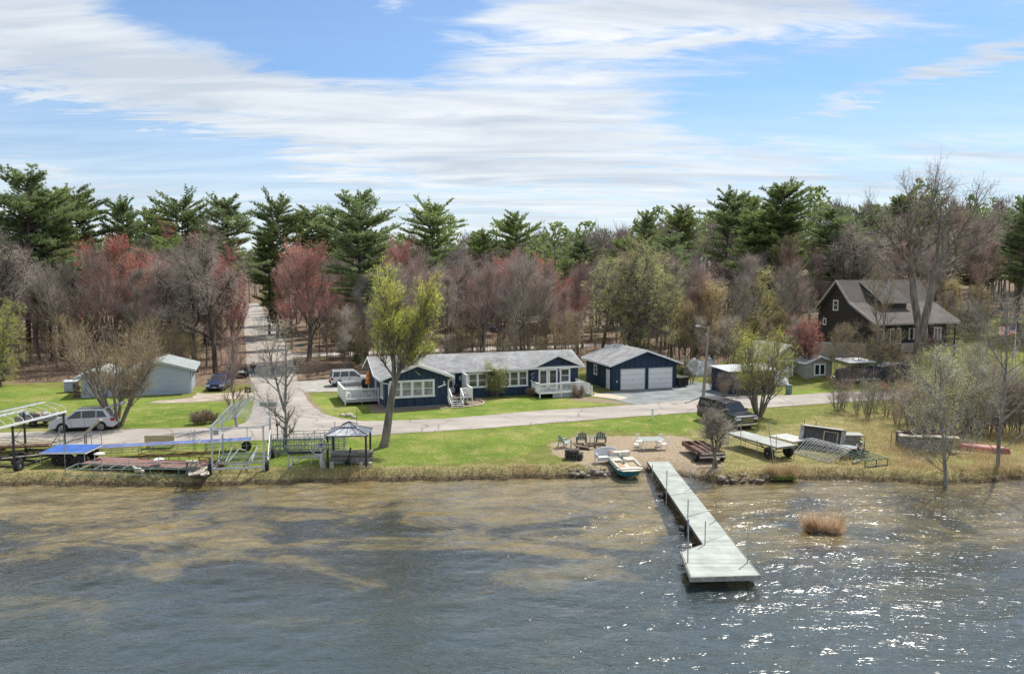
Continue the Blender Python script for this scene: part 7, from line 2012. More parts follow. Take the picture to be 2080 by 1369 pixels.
def pine_mesh(key, seed, H=25, crown_from=0.35, width=4.6, leafm=None, nb=60, tuft=1.0, dens=1.0, top_round=0.6, gaps=0.25):
    """white pine: bare lower trunk, tiers of level limbs carrying flat plumes, flat-topped irregular crown"""
    rg = random.Random(seed); rs = np.random.RandomState(seed)
    s = Soup(); c = Soup()
    pts = []; p = Vector((0, 0, -0.3)); d = Vector((0, 0, 1)); n = 14
    for i in range(n + 1):
        pts.append(p.copy()); d = Vector((d.x + rg.gauss(0, 0.014), d.y + rg.gauss(0, 0.014), 1)).normalized(); p = p + d * (H * 0.97 / n)
    r0 = H * 0.0125
    rad = lambda t: r0 * (1 - t) ** 0.8 + 0.02
    P0 = np.array([tuple(q) for q in pts[:-1]]); P1 = np.array([tuple(q) for q in pts[1:]])
    s.add(*tubes(P0, P1, [rad(i / n) for i in range(n)], [rad((i + 1) / n) for i in range(n)], 8))
    def tpos(f):
        x = f * n; i = min(n - 1, int(x)); return pts[i].lerp(pts[i + 1], x - i)
    lim = []; tufts = []; dirs = []
    az = rg.uniform(0, 6)
    skip_az = rg.uniform(0, 6.28)
    f = crown_from; k = 0
    while f < 0.985:
        t = (f - crown_from) / (1 - crown_from)
        prof = min(1, t / 0.25 + 0.5) * math.sqrt(max(0.03, 1 - (max(0, t - 0.50) / 0.515) ** 2))
        whorl = rg.choice((3, 4, 4, 5)); lf = rg.uniform(0.5, 1.15)
        for w in range(whorl):
            az += 2 * math.pi / whorl + rg.uniform(-0.5, 0.5)
            if rg.random() < gaps + 0.08: continue
            L = width * prof * lf * rg.uniform(0.6, 1.15)
            if L < 0.7: L = 0.7
            b = tpos(f)
            el = R(rg.uniform(-14, 14) + 20 * t + (rg.uniform(0, 22) if t > 0.85 else 0))
            dd = Vector((math.cos(az) * math.cos(el), math.sin(az) * math.cos(el), math.sin(el)))
            m = 5; q = b.copy(); rr = 0.045 + 0.014 * L
            for i in range(m):
                dd = Vector((dd.x + rg.gauss(0, 0.06), dd.y + rg.gauss(0, 0.06), dd.z + 0.035)).normalized()
                q2 = q + dd * (L / m)
                lim.append((q.copy(), q2.copy(), rr * (1 - i / m) + 0.01, rr * (1 - (i + 1) / m) + 0.01))
                if i >= 1:
                    ns = max(2, int(3.8 * dens * (L / 4 + 0.5)))
                    for _ in range(ns):
                        sd_ = rg.choice((-1, 1)); side = dd.cross(Vector((0, 0, 1))).normalized() * sd_
                        sl = L * rg.uniform(0.16, 0.40) * (1.15 - i / m * 0.5)
                        d3 = (dd * rg.uniform(0.4, 1.0) + side * rg.uniform(0.3, 1.0) + Vector((0, 0, rg.uniform(0.0, 0.35)))).normalized()
                        b3 = q.lerp(q2, rg.random()); e3 = b3 + d3 * sl
                        lim.append((b3, e3, 0.02, 0.008))
                        nt = max(2, int(sl / 0.33 * dens))
                        for j in range(nt):
                            tt = (j + 0.6) / nt
                            tufts.append(tuple(b3.lerp(e3, tt) + Vector((rg.gauss(0, .09), rg.gauss(0, .09), rg.gauss(0.04, .06))))); dirs.append(tuple((d3 + Vector((0, 0, 0.5))).normalized()))
                q = q2
            tufts.append(tuple(q)); dirs.append(tuple(dd))
        f += rg.uniform(0.016, 0.036) * (30 / nb) * (0.62 if t > 0.55 else 1.0)
        k += 1
    # a few dead stubs low on the trunk
    for _ in range(9):
        f = rg.uniform(0.15, crown_from + 0.05); az = rg.uniform(0, 6.28); b = tpos(f); L = rg.uniform(0.5, 2.2)
        lim.append((b, b + Vector((math.cos(az) * L, math.sin(az) * L, rg.uniform(-0.2, 0.3))), 0.03, 0.008))
    a = arr(lim); c.add(*tubes(a[0], a[1], a[2], a[3], 4), 0)
    T = np.array(tufts); Dr = np.array(dirs)
    nb_ = 13
    C = np.repeat(T, nb_, 0); D = np.repeat(Dr, nb_, 0) + rs.normal(0, 0.62, (len(C), 3)); D /= np.linalg.norm(D, axis=1, keepdims=True)
    L = tuft * rs.uniform(0.22, 0.46, (len(C), 1)); W = np.cross(D, rs.normal(0, 1, D.shape)); W /= np.linalg.norm(W, axis=1, keepdims=True) + 1e-9
    wd = 0.042 * tuft
    V = np.stack([C - W * wd, C + W * wd, C + D * L], 1).reshape(-1, 3)
    F = np.arange(len(C) * 3).reshape(-1, 3)
    c.add(V, F, 1)
    return s.mesh(key + '_trunk', [BARK_D]), c.mesh(key + '_crown', [BARK_D, leafm or L_PINE])

def build_prototypes():
    P = {}
    up = (0, 0, 1)
    S = lambda H, r=0.16: [((0, 0, -0.2), up, H, r * 1.25)]
    # woodland trees with bare crowns
    P['bare'] = [tree_mesh('bare%d' % i, 11 + i, S(11.5, 0.17), SPEC(8, 0.38, 2.0, 40, ratio=0.40, k1=1.5, k2=1.2, up1=0.10), BARK, tm, None, (800, 1600), (1.5, 0.8), (0.019, 0.0125), up=0.45, spread=0.36)
                 for i, tm in enumerate((TW_GREY, TW_MAUVE, TW_BROWN, TW_GREY, TW_MAUVE))]
    P['slim'] = [tree_mesh('slim%d' % i, 31 + i, [((0, 0, -0.2), (0.05 * (i - 1), 0.03, 1), 11.5, 0.11)], SPEC(8, 0.45, 1.5, 34, ratio=0.26, k1=1.4, k2=1.0, up1=0.12), BM, tm, None, (1000, 1900), (1.0, 0.55), (0.012, 0.009), up=0.4)
                 for i, (tm, BM) in enumerate(((TW_GREY, BARK_D), (TW_MAUVE, BARK), (TW_PALE, BARK_P)))]
    P['oak'] = [tree_mesh('oak%d' % i, 41 + i, S(9.5, 0.24), SPEC(7, 0.30, 1.7, 52, ratio=0.62, k1=1.7, k2=1.4, a1=48, up1=0.05, wig=0.13), BARK_D, TW_GREY, None, (1200, 2200), (1.1, 0.55), (0.017, 0.011), up=0.2, spread=0.6) for i in range(2)]
    P['red'] = [tree_mesh('red%d' % i, 51 + i, S(10.5, 0.19), SPEC(7, 0.22, 2.0, 42, ratio=0.58, k1=1.6, k2=1.3, up1=0.14), BARK, tm, L_RED, (1300, 2500), (1.4, 0.7), (0.014, 0.0095), up=0.6, spread=0.34, leaf=(int(lf * 0.62), 0.066)) for i, (tm, lf) in enumerate(((TW_BROWN, 13000), (TW_MAUVE, 8000), (TW_MAUVE, 16000)))]
    P['budding'] = [tree_mesh('budding%d' % i, 61 + i, S(9.5, 0.16), SPEC(7, 0.22, 2.1, 38, ratio=0.5, k1=1.5, k2=1.2, up1=0.12), BARK, TW_TAN, lm, (1500, 2900), (1.1, 0.6), (0.012, 0.009), up=0.4, leaf=(8500, 0.06)) for i, lm in enumerate((L_TAN, L_LIME))]
    P['sapling'] = [tree_mesh('sapling%d' % i, 71 + i, [((0, 0, -0.1), (0, 0, 1), 5.5, 0.045)] + ([((0.3, 0.1, -0.1), (0.12, 0.05, 1), 4.6, 0.035)] if i else []), SPEC(7, 0.3, 1.5, 38, ratio=0.35, k1=1.2, k2=0.8, up1=0.12), BARK, tm, None, (420, 800), (0.6, 0.35), (0.010, 0.008), up=0.3, trunk_sides=5) for i, tm in enumerate((TW_GREY, TW_TAN))]
    P['pine'] = [pine_mesh('pine%d' % i, 81 + i, 25, cf, w, lm, nb, 1.0, dn, tr, gp)
                 for i, (cf, w, lm, nb, dn, tr, gp) in enumerate(((0.38, 5.9, L_PINE2, 40, 1.0, 0.42, 0.15), (0.58, 6.4, L_PINE, 36, 1.0, 0.40, 0.2), (0.50, 5.6, L_PINE2, 36, 0.95, 0.48, 0.2), (0.62, 6.4, L_PINE, 38, 1.1, 0.35, 0.15), (0.30, 5.9, L_PINE, 42, 1.1, 0.45, 0.12)))]
    P['youngpine'] = [pine_mesh('youngpine', 95, 7, 0.12, 2.2, L_PINEB, 22, 0.8, 1.0, 0.8, 0.15)]
    return P
# ---------------------------------------------------------------- planting
PR = build_prototypes()
rg = random.Random(2024)
def zt(p): return gz(p.x, p.y)
def plant(kind, i, p, H, label, cat, name, group, rz=None, wide=1.0, H0=None):
    h0 = H0 or {'pine': 25.0, 'youngpine': 7.0, 'sapling': 6.2, 'bare': 16.5, 'slim': 14.5, 'oak': 13.5, 'red': 15.0, 'budding': 13.5}[kind]
    k = H / h0
    return put_tree(name, PR[kind][i % len(PR[kind])], (p.x, p.y, zt(p) - 0.05), rg.uniform(0, 6.28) if rz is None else rz, k * wide, label, cat, group, sz=k)
def top_h(py, D): return CH + (548 - py) / 1600 * D

# pines that stand above the wood: (px, top py, distance, prototype, width, label)
PINES = [
    (52, 352, 104, 0, 1.05, 'tall full white pine at the far left, its dark trunk bare to mid height'),
    (100, 392, 108, 4, 0.95, 'second tall pine standing right behind the far left white pine'),
    (-30, 400, 112, 2, 1.0, 'tall pine cut by the frame edge behind the yellow willow'),
    (172, 383, 128, 3, 1.0, 'broad dark pine behind the pair of tall pines at the far left'),
    (262, 408, 132, 2, 0.8, 'slim pale pine between the broad dark pine and the flat topped pine'),
    (372, 401, 136, 1, 1.05, 'wide flat topped pine above the brightest red maple crowns'),
    (315, 425, 150, 4, 0.8, 'small pine close behind the wide flat topped pine'),
    (470, 404, 128, 2, 1.05, 'airy blue green pine left of the straight side road'),
    (545, 470, 150, 4, 0.9, 'dark low pine overhanging the end of the side road'),
    (562, 404, 142, 1, 0.85, 'layered pine with gaps of sky standing over the side road'),
    (628, 420, 150, 3, 0.9, 'bushy pine between the layered pine and the great pine by the blue house'),
    (665, 440, 160, 4, 0.8, 'pine half hidden behind the great pine by the blue house'),
    (742, 394, 107, 0, 1.15, 'great white pine with a long crown behind the left end of the blue house'),
    (878, 414, 158, 1, 1.0, 'lone round headed pine on the skyline above the yellow green poplar'),
    (985, 468, 150, 3, 0.8, 'low dark pine beside the lone fan shaped pine'),
    (1046, 431, 155, 3, 0.8, 'fan shaped pine on the skyline above the right end of the blue house'),
    (1180, 478, 190, 4, 0.7, 'distant low pine above the garage ridge'),
    (1312, 434, 168, 2, 0.7, 'narrow pine behind the crown of the big willow'),
    (1378, 418, 160, 3, 0.8, 'flat topped green pine right of the big willow'),
    (1472, 391, 142, 2, 1.0, 'open pine with thin limbs left of the tall dark green pine'),
    (1582, 376, 124, 4, 1.15, 'tall dark green pine with drooping low limbs left of the dark house'),
    (1520, 400, 150, 4, 0.8, 'pine filling the gap behind the tall dark green pine'),
    (1690, 462, 200, 4, 0.7, 'small distant pine above the ridge of the dark house'),
    (1745, 455, 190, 3, 0.7, 'distant pine beside the great bare tree'),
    (1825, 400, 150, 4, 1.0, 'dark pine behind the left limb of the great bare tree'),
    (1935, 425, 145, 3, 1.1, 'broad pine behind the right limbs of the great bare tree'),
    (1900, 470, 140, 4, 1.0, 'full green pine low behind the great bare tree'),
    (1985, 460, 128, 4, 1.1, 'bright green pine between the great bare tree and the flag'),
    (2068, 405, 112, 0, 1.0, 'tall blue green pine at the far right above the flag'),
    (2130, 420, 118, 4, 1.0, 'tall pine cut by the right frame edge'),
]
for k, (px, py, D, i, wd, lab) in enumerate(PINES):
    p = atd(px, 600, D); H = top_h(py, D) - gz(p.x, p.y)
    plant('pine', i, p, H, lab, 'pine tree', 'pine_tree', 'white pines above the wood', wide=wd * (1.0 if H > 15 else 1.2))
for px, py, H, lab in ((700, 726, 4.6, 'young bright green pine beside the white car'), (728, 742, 3.4, 'smallest bright green pine behind the orange parasol'), (680, 700, 5.0, 'young pine between bare trunks by the side road'),
                       (556, 630, 9.0, 'dark young pine at the far end of the side road'), (1015, 640, 7, 'young pine in front of the far grey roofed house')):
    p = at(px, py) if py > 640 else atd(px, 600, 175)
    plant('youngpine', 0, p, H, lab, 'pine tree', 'young_pine', 'young pines in the wood')

REDS = [
    (228, 478, 104, 0, 1.2, 'brightest red maple, standing behind the pale garage'),
    (160, 500, 110, 1, 1.2, 'dull red maple between the tall pines and the brightest red maple'),
    (300, 508, 112, 1, 1.2, 'mauve red maple over the roof of the pale garage'),
    (388, 460, 132, 2, 1.0, 'deep red maple top showing below the wide flat topped pine'),
    (430, 500, 112, 2, 1.1, 'red maple left of the side road nearest the airy pine'),
    (468, 530, 104, 1, 1.0, 'pinkish red maple at the edge of the side road'),
    (358, 520, 106, 1, 1.1, 'brownish red maple behind the right slope of the pale garage roof'),
    (625, 486, 108, 1, 1.5, 'wide rose brown maple right of the side road'),
    (590, 530, 125, 1, 0.9, 'small reddish maple overhanging the right side of the side road'),
    (820, 480, 150, 2, 0.9, 'red maple showing between the great pine and the lone round headed pine'),
    (1022, 512, 118, 2, 0.8, 'red topped maple above the middle of the blue house roof'),
    (1098, 520, 116, 2, 0.8, 'arching red maple left of the big willow'),
    (1150, 555, 112, 2, 0.7, 'low red maple over the gap between blue house and garage'),
    (960, 560, 112, 1, 0.8, 'dull reddish maple behind the middle of the blue house'),
    (1605, 570, 118, 2, 0.8, 'rosy maple left of the dark house gable'),
]
for px, py, D, i, wd, lab in REDS:
    p = atd(px, 600, D); H = top_h(py, D) - gz(p.x, p.y)
    plant('red', i, p, H, lab, 'maple tree', 'maple_tree', 'maples in red bud', wide=wd)

BUDS = [
    (1450, 560, 100, 0, 1.3, 'tan budding tree right of the big willow'),
    (1530, 548, 104, 1, 1.3, 'tall lime tinged budding tree behind the navy shed'),
    (1585, 590, 108, 0, 1.0, 'orange tan budding tree left of the dark house'),
    (1395, 600, 98, 0, 1.0, 'low tan budding tree behind the street lamp'),
    (390, 625, 98, 1, 0.9, 'pale lime budding tree at the edge of the wood right of the pale garage'),
    (1930, 560, 112, 0, 1.2, 'orange tan budding tree right of the dark house'),
    (1985, 570, 110, 0, 1.0, 'rust tinged budding tree before the bright green pine'),
    (170, 430 + 50, 150, 0, 1.0, 'tan budding tree behind the dull red maple'),
]
for px, py, D, i, wd, lab in BUDS:
    p = atd(px, 600, D); H = top_h(py, D) - gz(p.x, p.y)
    plant('budding', i, p, H, lab, 'tree', 'budding_tree', 'trees coming into bud', wide=wd)

# the bare wood itself
def blocked(x, y):
    v = Vector((x, y, 0))
    # the side road, the back road
    a = at(548, 721); b = at(507, 616); e = (b - a).normalized(); q = v - a
    if abs(q.x * e.y - q.y * e.x) < 6.4: return True
    b0 = at(590, 720); d = (at(1200, 700) - b0).normalized(); q = v - b0
    if abs(q.x * d.y - q.y * d.x) < 3.4 and q.dot(d) > -15 and q.dot(d) < 120: return True
    l = v - HO; lx, ly = l.dot(EX), l.dot(EY)
    if -8 < lx < 32 and ly < 13.5: return True
    l = v - GO
    if -4 < l.x < 12 and l.y < 14: return True
    l = v - Vector((42.87, 93, 0)); lx, ly = l.dot(EX), l.dot(EY)
    if -3 < lx < 16 and -8 < ly < 13: return True
    l = v - at(1062, 681); lx, ly = l.dot(EX), l.dot(EY)
    if -3 < lx < 15 and -14 < ly < 10: return True
    return False
placed = []
def spot(pxr, Dr, gap):
    for _ in range(60):
        px = rg.uniform(*pxr); D = Dr[0] + (Dr[1] - Dr[0]) * rg.random() ** 1.15
        p = atd(px, 600, D); p.z = 0
        if blocked(p.x, p.y): continue
        if all((p.x - q[0]) ** 2 + (p.y - q[1]) ** 2 > gap * gap for q in placed):
            placed.append((p.x, p.y)); return p
    return None
ZONES = [  # px range, distance range, count, where
    ((-90, 490), (94, 165), 74, 'in the wood left of the side road'),
    ((600, 1190), (97, 175), 92, 'in the wood behind the blue house'),
    ((1180, 1660), (98, 180), 50, 'in the wood behind the garage and sheds'),
    ((1880, 2180), (118, 185), 26, 'at the far right'),
    ((1640, 2180), (112, 185), 54, 'in the wood around and behind the dark house'),
]
KNAME = {'bare': ('bare_tree', 'bare twiggy tree'), 'slim': ('slim_tree', 'slim bare tree'), 'oak': ('oak_tree', 'crooked dark oak')}
MARKS = [(60, 'the tall pines at the far left'), (170, 'the pale shed'), (290, 'the pale garage'), (400, 'the parked blue car'), (500, 'the utility cart'),
         (690, 'the white car'), (780, 'the orange parasol'), (880, 'the left wing of the blue house'), (990, 'the porch of the blue house'), (1090, 'the triple window of the blue house'),
         (1190, 'the right gable of the blue house'), (1280, 'the garage side wall'), (1390, 'the garage doors'), (1470, 'the street lamp'), (1560, 'the navy shed'),
         (1640, 'the cottage'), (1740, 'the dark house gable'), (1860, 'the dark house roof'), (1960, 'the great bare tree'), (2300, 'the flag')]
def whereabouts(p):
    px = 1040 + 1600 * p.x / p.y
    row = 'front row' if p.y < 112 else ('second row' if p.y < 130 else ('third row' if p.y < 150 else 'deepest row'))
    m = [t for a, t in MARKS if px < a][0]
    return 'behind %s, %s' % (m, row)
n_tree = 0
for pxr, Dr, cnt, where in ZONES:
    for j in range(cnt):
        p = spot(pxr, Dr, 2.6)
        if p is None: continue
        u = rg.random(); kind = 'bare' if u < 0.52 else ('slim' if u < 0.84 else 'oak')
        H = rg.uniform(13, 18.5) if kind != 'slim' else rg.uniform(11, 17)
        if 640 < 1040 + 1600 * p.x / p.y < 1700: H *= 0.93
        nm, lab = KNAME[kind]
        plant(kind, rg.randrange(9), p, H, lab + ' ' + whereabouts(p), 'tree', nm, '%ss of the wood' % nm.replace('_', ' '), wide=rg.uniform(0.85, 1.2))
        n_tree += 1
for pxr, Dr, cnt, where in (((-60, 480), (91, 125), 42, 'left of the side road'), ((605, 1180), (92, 130), 62, 'behind the blue house'), ((1390, 1640), (88, 115), 22, 'behind the sheds'), ((1690, 2120), (86, 112), 34, 'below and right of the dark house')):
    for j in range(cnt):
        p = spot(pxr, Dr, 1.3)
        if p is None or 1040 + 1600 * p.x / p.y > 1985: continue
        plant('sapling', rg.randrange(2), p, rg.uniform(3.5, 7.5), 'thin bare sapling ' + whereabouts(p), 'sapling', 'sapling', 'saplings in the wood', wide=rg.uniform(0.9, 1.4))

for j in range(34):
    p = spot((-80, 2160), (122, 172), 3.2)
    if p is None: continue
    plant('pine', rg.randrange(5), p, rg.uniform(14, 19.5), 'shorter pine ' + whereabouts(p), 'pine tree', 'pine_tree', 'shorter pines inside the wood', wide=rg.uniform(0.8, 1.15))
ORD = ['leftmost', 'second from left', 'third from left', 'fourth from left', 'fifth from left', 'sixth from left', 'seventh from left', 'eighth from left', 'ninth from left', 'tenth from left', 'eleventh from left', 'twelfth from left']
# the far wood: one mass of crowns rising behind
def far_wood():
    rs = np.random.RandomState(77); rr = random.Random(77)
    s = Soup()
    for k in range(640):
        D = 162 + 330 * rr.random() ** 1.3; px = rr.uniform(-160, 2240)
        x = (px - 1040) / 1600 * D; y = D
        a = at(548, 721); b = at(507, 616); e = (b - a).normalized()
        if abs((x - a.x) * e.y - (y - a.y) * e.x) < 6 and D < 272: continue
        z = gz(x, y); H = rr.uniform(15, 20); w = rr.uniform(3.2, 5.0); green = rr.random() < 0.36
        if green: H = rr.uniform(19, 25)
        n = 420; 
        t = rs.uniform(0.30, 1, n); ang = rs.uniform(0, 6.28, n); rad = w * np.sqrt(rs.uniform(0, 1, n)) * np.sqrt(np.clip(1 - ((t - 0.6) / 0.42) ** 2, 0.02, 1))
        C = np.stack([x + rad * np.cos(ang), y + rad * np.sin(ang), z + t * H], 1)
        if green:
            s.add(*leaf_tris(rs, C, 0.62, 1, 0, 0.2), 2)
        else:
            E = C + rs.normal(0, 0.7, C.shape) + np.array([0, 0, 1.3])
            s.add(*tubes(C, E, np.full(n, 0.06), np.full(n, 0.02), 3), rr.choice((1, 1, 3)))
            E2 = C + rs.normal(0, 0.5, C.shape) + np.array([0, 0, 0.7])
            s.add(*tubes(C + rs.normal(0, .5, C.shape), E2, np.full(n, 0.05), np.full(n, 0.02), 3), 1)
        s.add(*tubes([(x, y, z - 0.5)], [(x + rr.uniform(-.5, .5), y, z + H * 0.9)], [0.22], [0.04], 5), 0)
    me = s.mesh('far_wood', [BARK_D, TW_GREY, L_PINE, TW_MAUVE])
    o = bpy.data.objects.new('far_wood', me); COL.objects.link(o)
    tag(o, 'distant mass of mixed bare and pine wood closing the horizon', 'woodland', kind='stuff')
far_wood()
def undergrowth():
    """thin stems and low twigs all through the near wood"""
    rs = np.random.RandomState(9); s = Soup()
    n = 8000
    D = 87 + 62 * rs.uniform(0, 1, n) ** 1.4; px = rs.uniform(-120, 2200, n); x = (px - 1040) / 1600 * D
    ok = np.array([not blocked(a, b) for a, b in zip(x, D)])
    ok &= (D > 90.5 - (px < 170) * 3.0); ok &= ~((px > 1560) & (D < 113) & (px < 1960)); ok &= ~((px > 1180) & (px < 1560) & (D < 97))
    x, y = x[ok], D[ok]; n = len(x); z = terrain(x, y)
    P0 = np.stack([x, y, z - 0.1], 1)
    P1 = P0 + np.stack([rs.normal(0, 0.25, n), rs.normal(0, 0.25, n), rs.uniform(1.0, 3.2, n)], 1)
    s.add(*tubes(P0, P1, np.full(n, 0.018), np.full(n, 0.007), 3), 0)
    A = twig_layer(rs, P0 * 0.5 + P1 * 0.5, P1, None, n * 4, 0.6, 0.7, 0.1, 0.008)
    s.add(*tubes(*A, 3), 1)
    A = twig_layer(rs, P0, P0 + np.array([0, 0, 0.3]), None, n * 3, 0.7, 1.0, 0.0, 0.012)
    s.add(*tubes(*A, 3), 1)
    me = s.mesh('undergrowth', [BARK, TW_BROWN]); o = bpy.data.objects.new('undergrowth', me); COL.objects.link(o)
    tag(o, 'brown tangle of brush and dead stems on the floor of the wood', 'undergrowth', kind='stuff')
undergrowth()
# ---------------------------------------------------------------- near trees, bushes, reeds and grass
def near_trees():
    V3 = Vector
    S1 = SPEC
    # tall yellow green poplar before the blue house
    spec = SPEC(8, 0.10, 2.6, 36, up0=0.02, ratio=0.34, k1=1.8, a1=38, r1=0.6, k2=1.4, up1=0.14, wig=0.08)
    pre = [((0, 0, -0.3), (0.20, 0, 0.5), 0.42, 0.33), ((0.20, 0, 0.5), (0.42, 0, 2.0), 0.33, 0.29), ((0.42, 0, 2.0), (0.68, 0.0, 3.7), 0.29, 0.26), ((0.68, 0, 3.7), (0.98, 0, 5.0), 0.26, 0.24)]
    stems = [((0.92, 0, 4.8), (-0.04, 0.05, 1), 7.4, 0.19), ((0.98, 0, 4.9), (0.40, -0.05, 1), 6.9, 0.17), ((0.9, 0.1, 6.2), (-0.34, 0.3, 1), 4.6, 0.09), ((0.9, -0.1, 6.6), (-0.16, -0.35, 1), 5.0, 0.09), ((2.1, -0.1, 7.4), (0.62, -0.25, 1), 3.6, 0.09), ((1.7, 0, 6.6), (0.55, 0.35, 1), 4.4, 0.09), ((1.35, 0, 5.8), (0.9, -0.1, 0.5), 2.6, 0.06)]
    m = tree_mesh('poplar', 301, stems, spec, BARK, TW_OLIVE, L_YEL, (1700, 4800), (0.8, 0.45), (0.009, 0.0065), up=0.55, leaf=(46000, 0.032), trunk_sides=10, ljit=0.05)
    # sculpted trunk goes in with the rest
    sk = Soup(); a = arr([(V3(p), V3(q), r0, r1) for p, q, r0, r1 in pre]); sk.add(*tubes(a[0], a[1], a[2], a[3], 14))
    t2 = sk.mesh('poplar_base', [BARK])
    p = at(778, 907); o = put_tree('poplar_tree', m, (p.x, p.y, 0), 0, 0.94, 'tall leaning poplar in yellow green leaf on the grass before the blue house', 'tree')
    c = bpy.data.objects.new('lower_trunk', t2); COL.objects.link(c); c.parent = o
    # big willow behind the garage
    spec = SPEC(8, 0.10, 2.2, 50, ratio=0.42, k1=1.9, a1=46, r1=0.6, k2=1.5, up1=0.02, wig=0.12)
    stems = [((0, 0, -0.3), (0.05, 0, 1), 6.0, 0.52), ((-0.2, 0, 3.0), (-0.55, 0.1, 1), 8.5, 0.32), ((0.1, 0, 4.5), (0.05, 0.1, 1), 9.0, 0.34), ((0.2, 0, 3.6), (0.6, -0.1, 1), 8.5, 0.30), ((0, 0, 5.0), (-0.25, -0.4, 1), 7.5, 0.24), ((0, .3, 4), (0.35, 0.5, 1), 8, .25)]
    m = tree_mesh('willow', 311, stems, spec, BARK, TW_OLIVE, L_LIME, (2000, 4400), (1.2, 0.7), (0.013, 0.009), up=-0.02, spread=0.55, leaf=(34000, 0.048), trunk_sides=10)
    p = atd(1290, 700, 96); put_tree('willow_tree', m, (p.x, p.y, gz(p.x, p.y)), 0.3, 1.08, 'huge spreading willow in lime haze rising behind the garage', 'tree')
    cm = m[1].copy(); cm.materials[2] = L_YEL; m = (m[0], cm)
    p = atd(-8, 700, 84); put_tree('willow_tree', m, (p.x, p.y, 0), 2.0, 0.66, 'yellow leaved willow cut by the left frame edge', 'tree')
    # many stemmed trees
    def fan(n, L, r, sp_, seed):
        g = random.Random(seed)
        return [((0.18 * math.cos(a), 0.12 * math.sin(a), -0.1), (sp_ * math.cos(a) * g.uniform(.5, 1.2), sp_ * math.sin(a) * g.uniform(.5, 1.2), 1), L * g.uniform(.8, 1.1), r * g.uniform(.7, 1.1)) for a in [6.283 * k / n + g.uniform(-.3, .3) for k in range(n)]]
    spec = SPEC(8, 0.36, 1.7, 34, ratio=0.38, k1=1.4, a1=34, r1=0.6, k2=1.1, up0=0.0, up1=0.10, wig=0.08)
    m = tree_mesh('manystem', 321, fan(8, 6.6, 0.14, 0.50, 3), spec, BARK, TW_TAN, L_TAN, (1500, 3000), (1.1, 0.6), (0.009, 0.0065), up=0.35, leaf=(2200, 0.033), trunk_sides=8)
    p = at(240, 867); put_tree('bare_tree', m, (p.x, p.y, 0), 0.5, 1.0, 'many stemmed tan budding tree between the silver car and the pale garage', 'tree')
    m = tree_mesh('limefan', 331, fan(9, 5.4, 0.11, 0.42, 5), spec, BARK, TW_OLIVE, L_YEL, (900, 2000), (0.9, 0.5), (0.009, 0.0065), up=0.4, leaf=(9000, 0.032), trunk_sides=7)
    p = at(1541, 846); put_tree('bare_tree', m, (p.x, p.y, 0), 0.2, 1.05, 'many stemmed tree in lime leaf between the road and the pickup truck', 'tree')
    # thin street trees
    spec = SPEC(8, 0.22, 1.3, 40, ratio=0.48, k1=1.2, a1=38, r1=0.5, k2=1.0, up1=0.09, wig=0.07)
    m = tree_mesh('street', 341, [((0, 0, -0.2), (-0.03, 0, 1), 3.3, 0.17), ((-0.08, 0, 2.9), (0.10, 0, 1), 4.6, 0.11), ((-0.08, 0, 2.9), (-0.32, 0.1, 1), 5.2, 0.10), ((-0.08, 0, 2.0), (-0.9, 0, 0.8), 2.6, 0.06)], spec, BARK_P, TW_PALE, L_TAN, (420, 800), (0.7, 0.4), (0.010, 0.007), up=0.2, leaf=(1200, 0.035))
    p = at(582, 917); put_tree('street_tree', m, (p.x, p.y, 0), 0, 1.0, 'thin bare forked tree standing between the tall boat lift and the green pipe heap', 'tree')
    m = tree_mesh('street2', 343, [((0, 0, -0.2), (-0.10, 0, 1), 3.6, 0.13), ((-0.3, 0, 3.2), (-0.22, 0.1, 1), 3.6, 0.08), ((-0.3, 0, 3.2), (0.12, 0, 1), 3.4, 0.07)], spec, BARK_P, TW_MAUVE, L_RED, (600, 1100), (0.6, 0.35), (0.009, 0.0065), up=0.3, leaf=(1200, 0.03))
    p = at(482, 866); put_tree('street_tree', m, (p.x, p.y, 0), 0, 0.98, 'slender curving tree seen through the ribbed canopy of the tall boat lift', 'tree')
    spec = SPEC(6, 0.45, 2.4, 52, ratio=0.55, k1=1.8, a1=44, r1=0.6, k2=1.4, up1=0.03, wig=0.14)
    m = tree_mesh('shorelet', 345, [((0, 0, -0.1), (-0.16, 0, 1), 2.9, 0.10), ((0.28, 0.1, -0.1), (-0.10, 0.05, 1), 3.1, 0.12)], spec, BARK, TW_GREY, None, (650, 1300), (0.6, 0.35), (0.008, 0.006), up=0.1, spread=0.6)
    p = at(1448, 951); put_tree('bare_tree', m, (p.x, p.y, -0.1), 0, 1.02, 'small twin trunked bare tree beside the rust brown trailer', 'tree')
    # tall thin trees of the right bank
    def larch(seed, H, tw, lf, bark):
        spec = SPEC(12, 0.16, 2.2, 50, ratio=0.27, k1=1.5, a1=36, r1=0.55, k2=1.2, up1=0.06, wig=0.05, shape=lambda f: 0.75 + 0.9 * math.sin(3.1 * f) - 0.35 * f, tip=3)
        spec[0]['rr'] = 0.26
        return tree_mesh('bank%d' % seed, seed, [((0, 0, -0.3), (0.01, 0, 1), H, 0.14)], spec, bark, tw, lf, (1300, 2600), (0.7, 0.4), (0.008, 0.006), up=0.25, spread=0.5, leaf=(4200 if lf else 0, 0.036))
    m1 = larch(351, 8.8, TW_PALE, L_LIME, BARK_P); m2 = larch(352, 11.0, TW_PALE, None, BARK_P); m3 = larch(353, 8.6, TW_OLIVE, L_LIME, BARK)
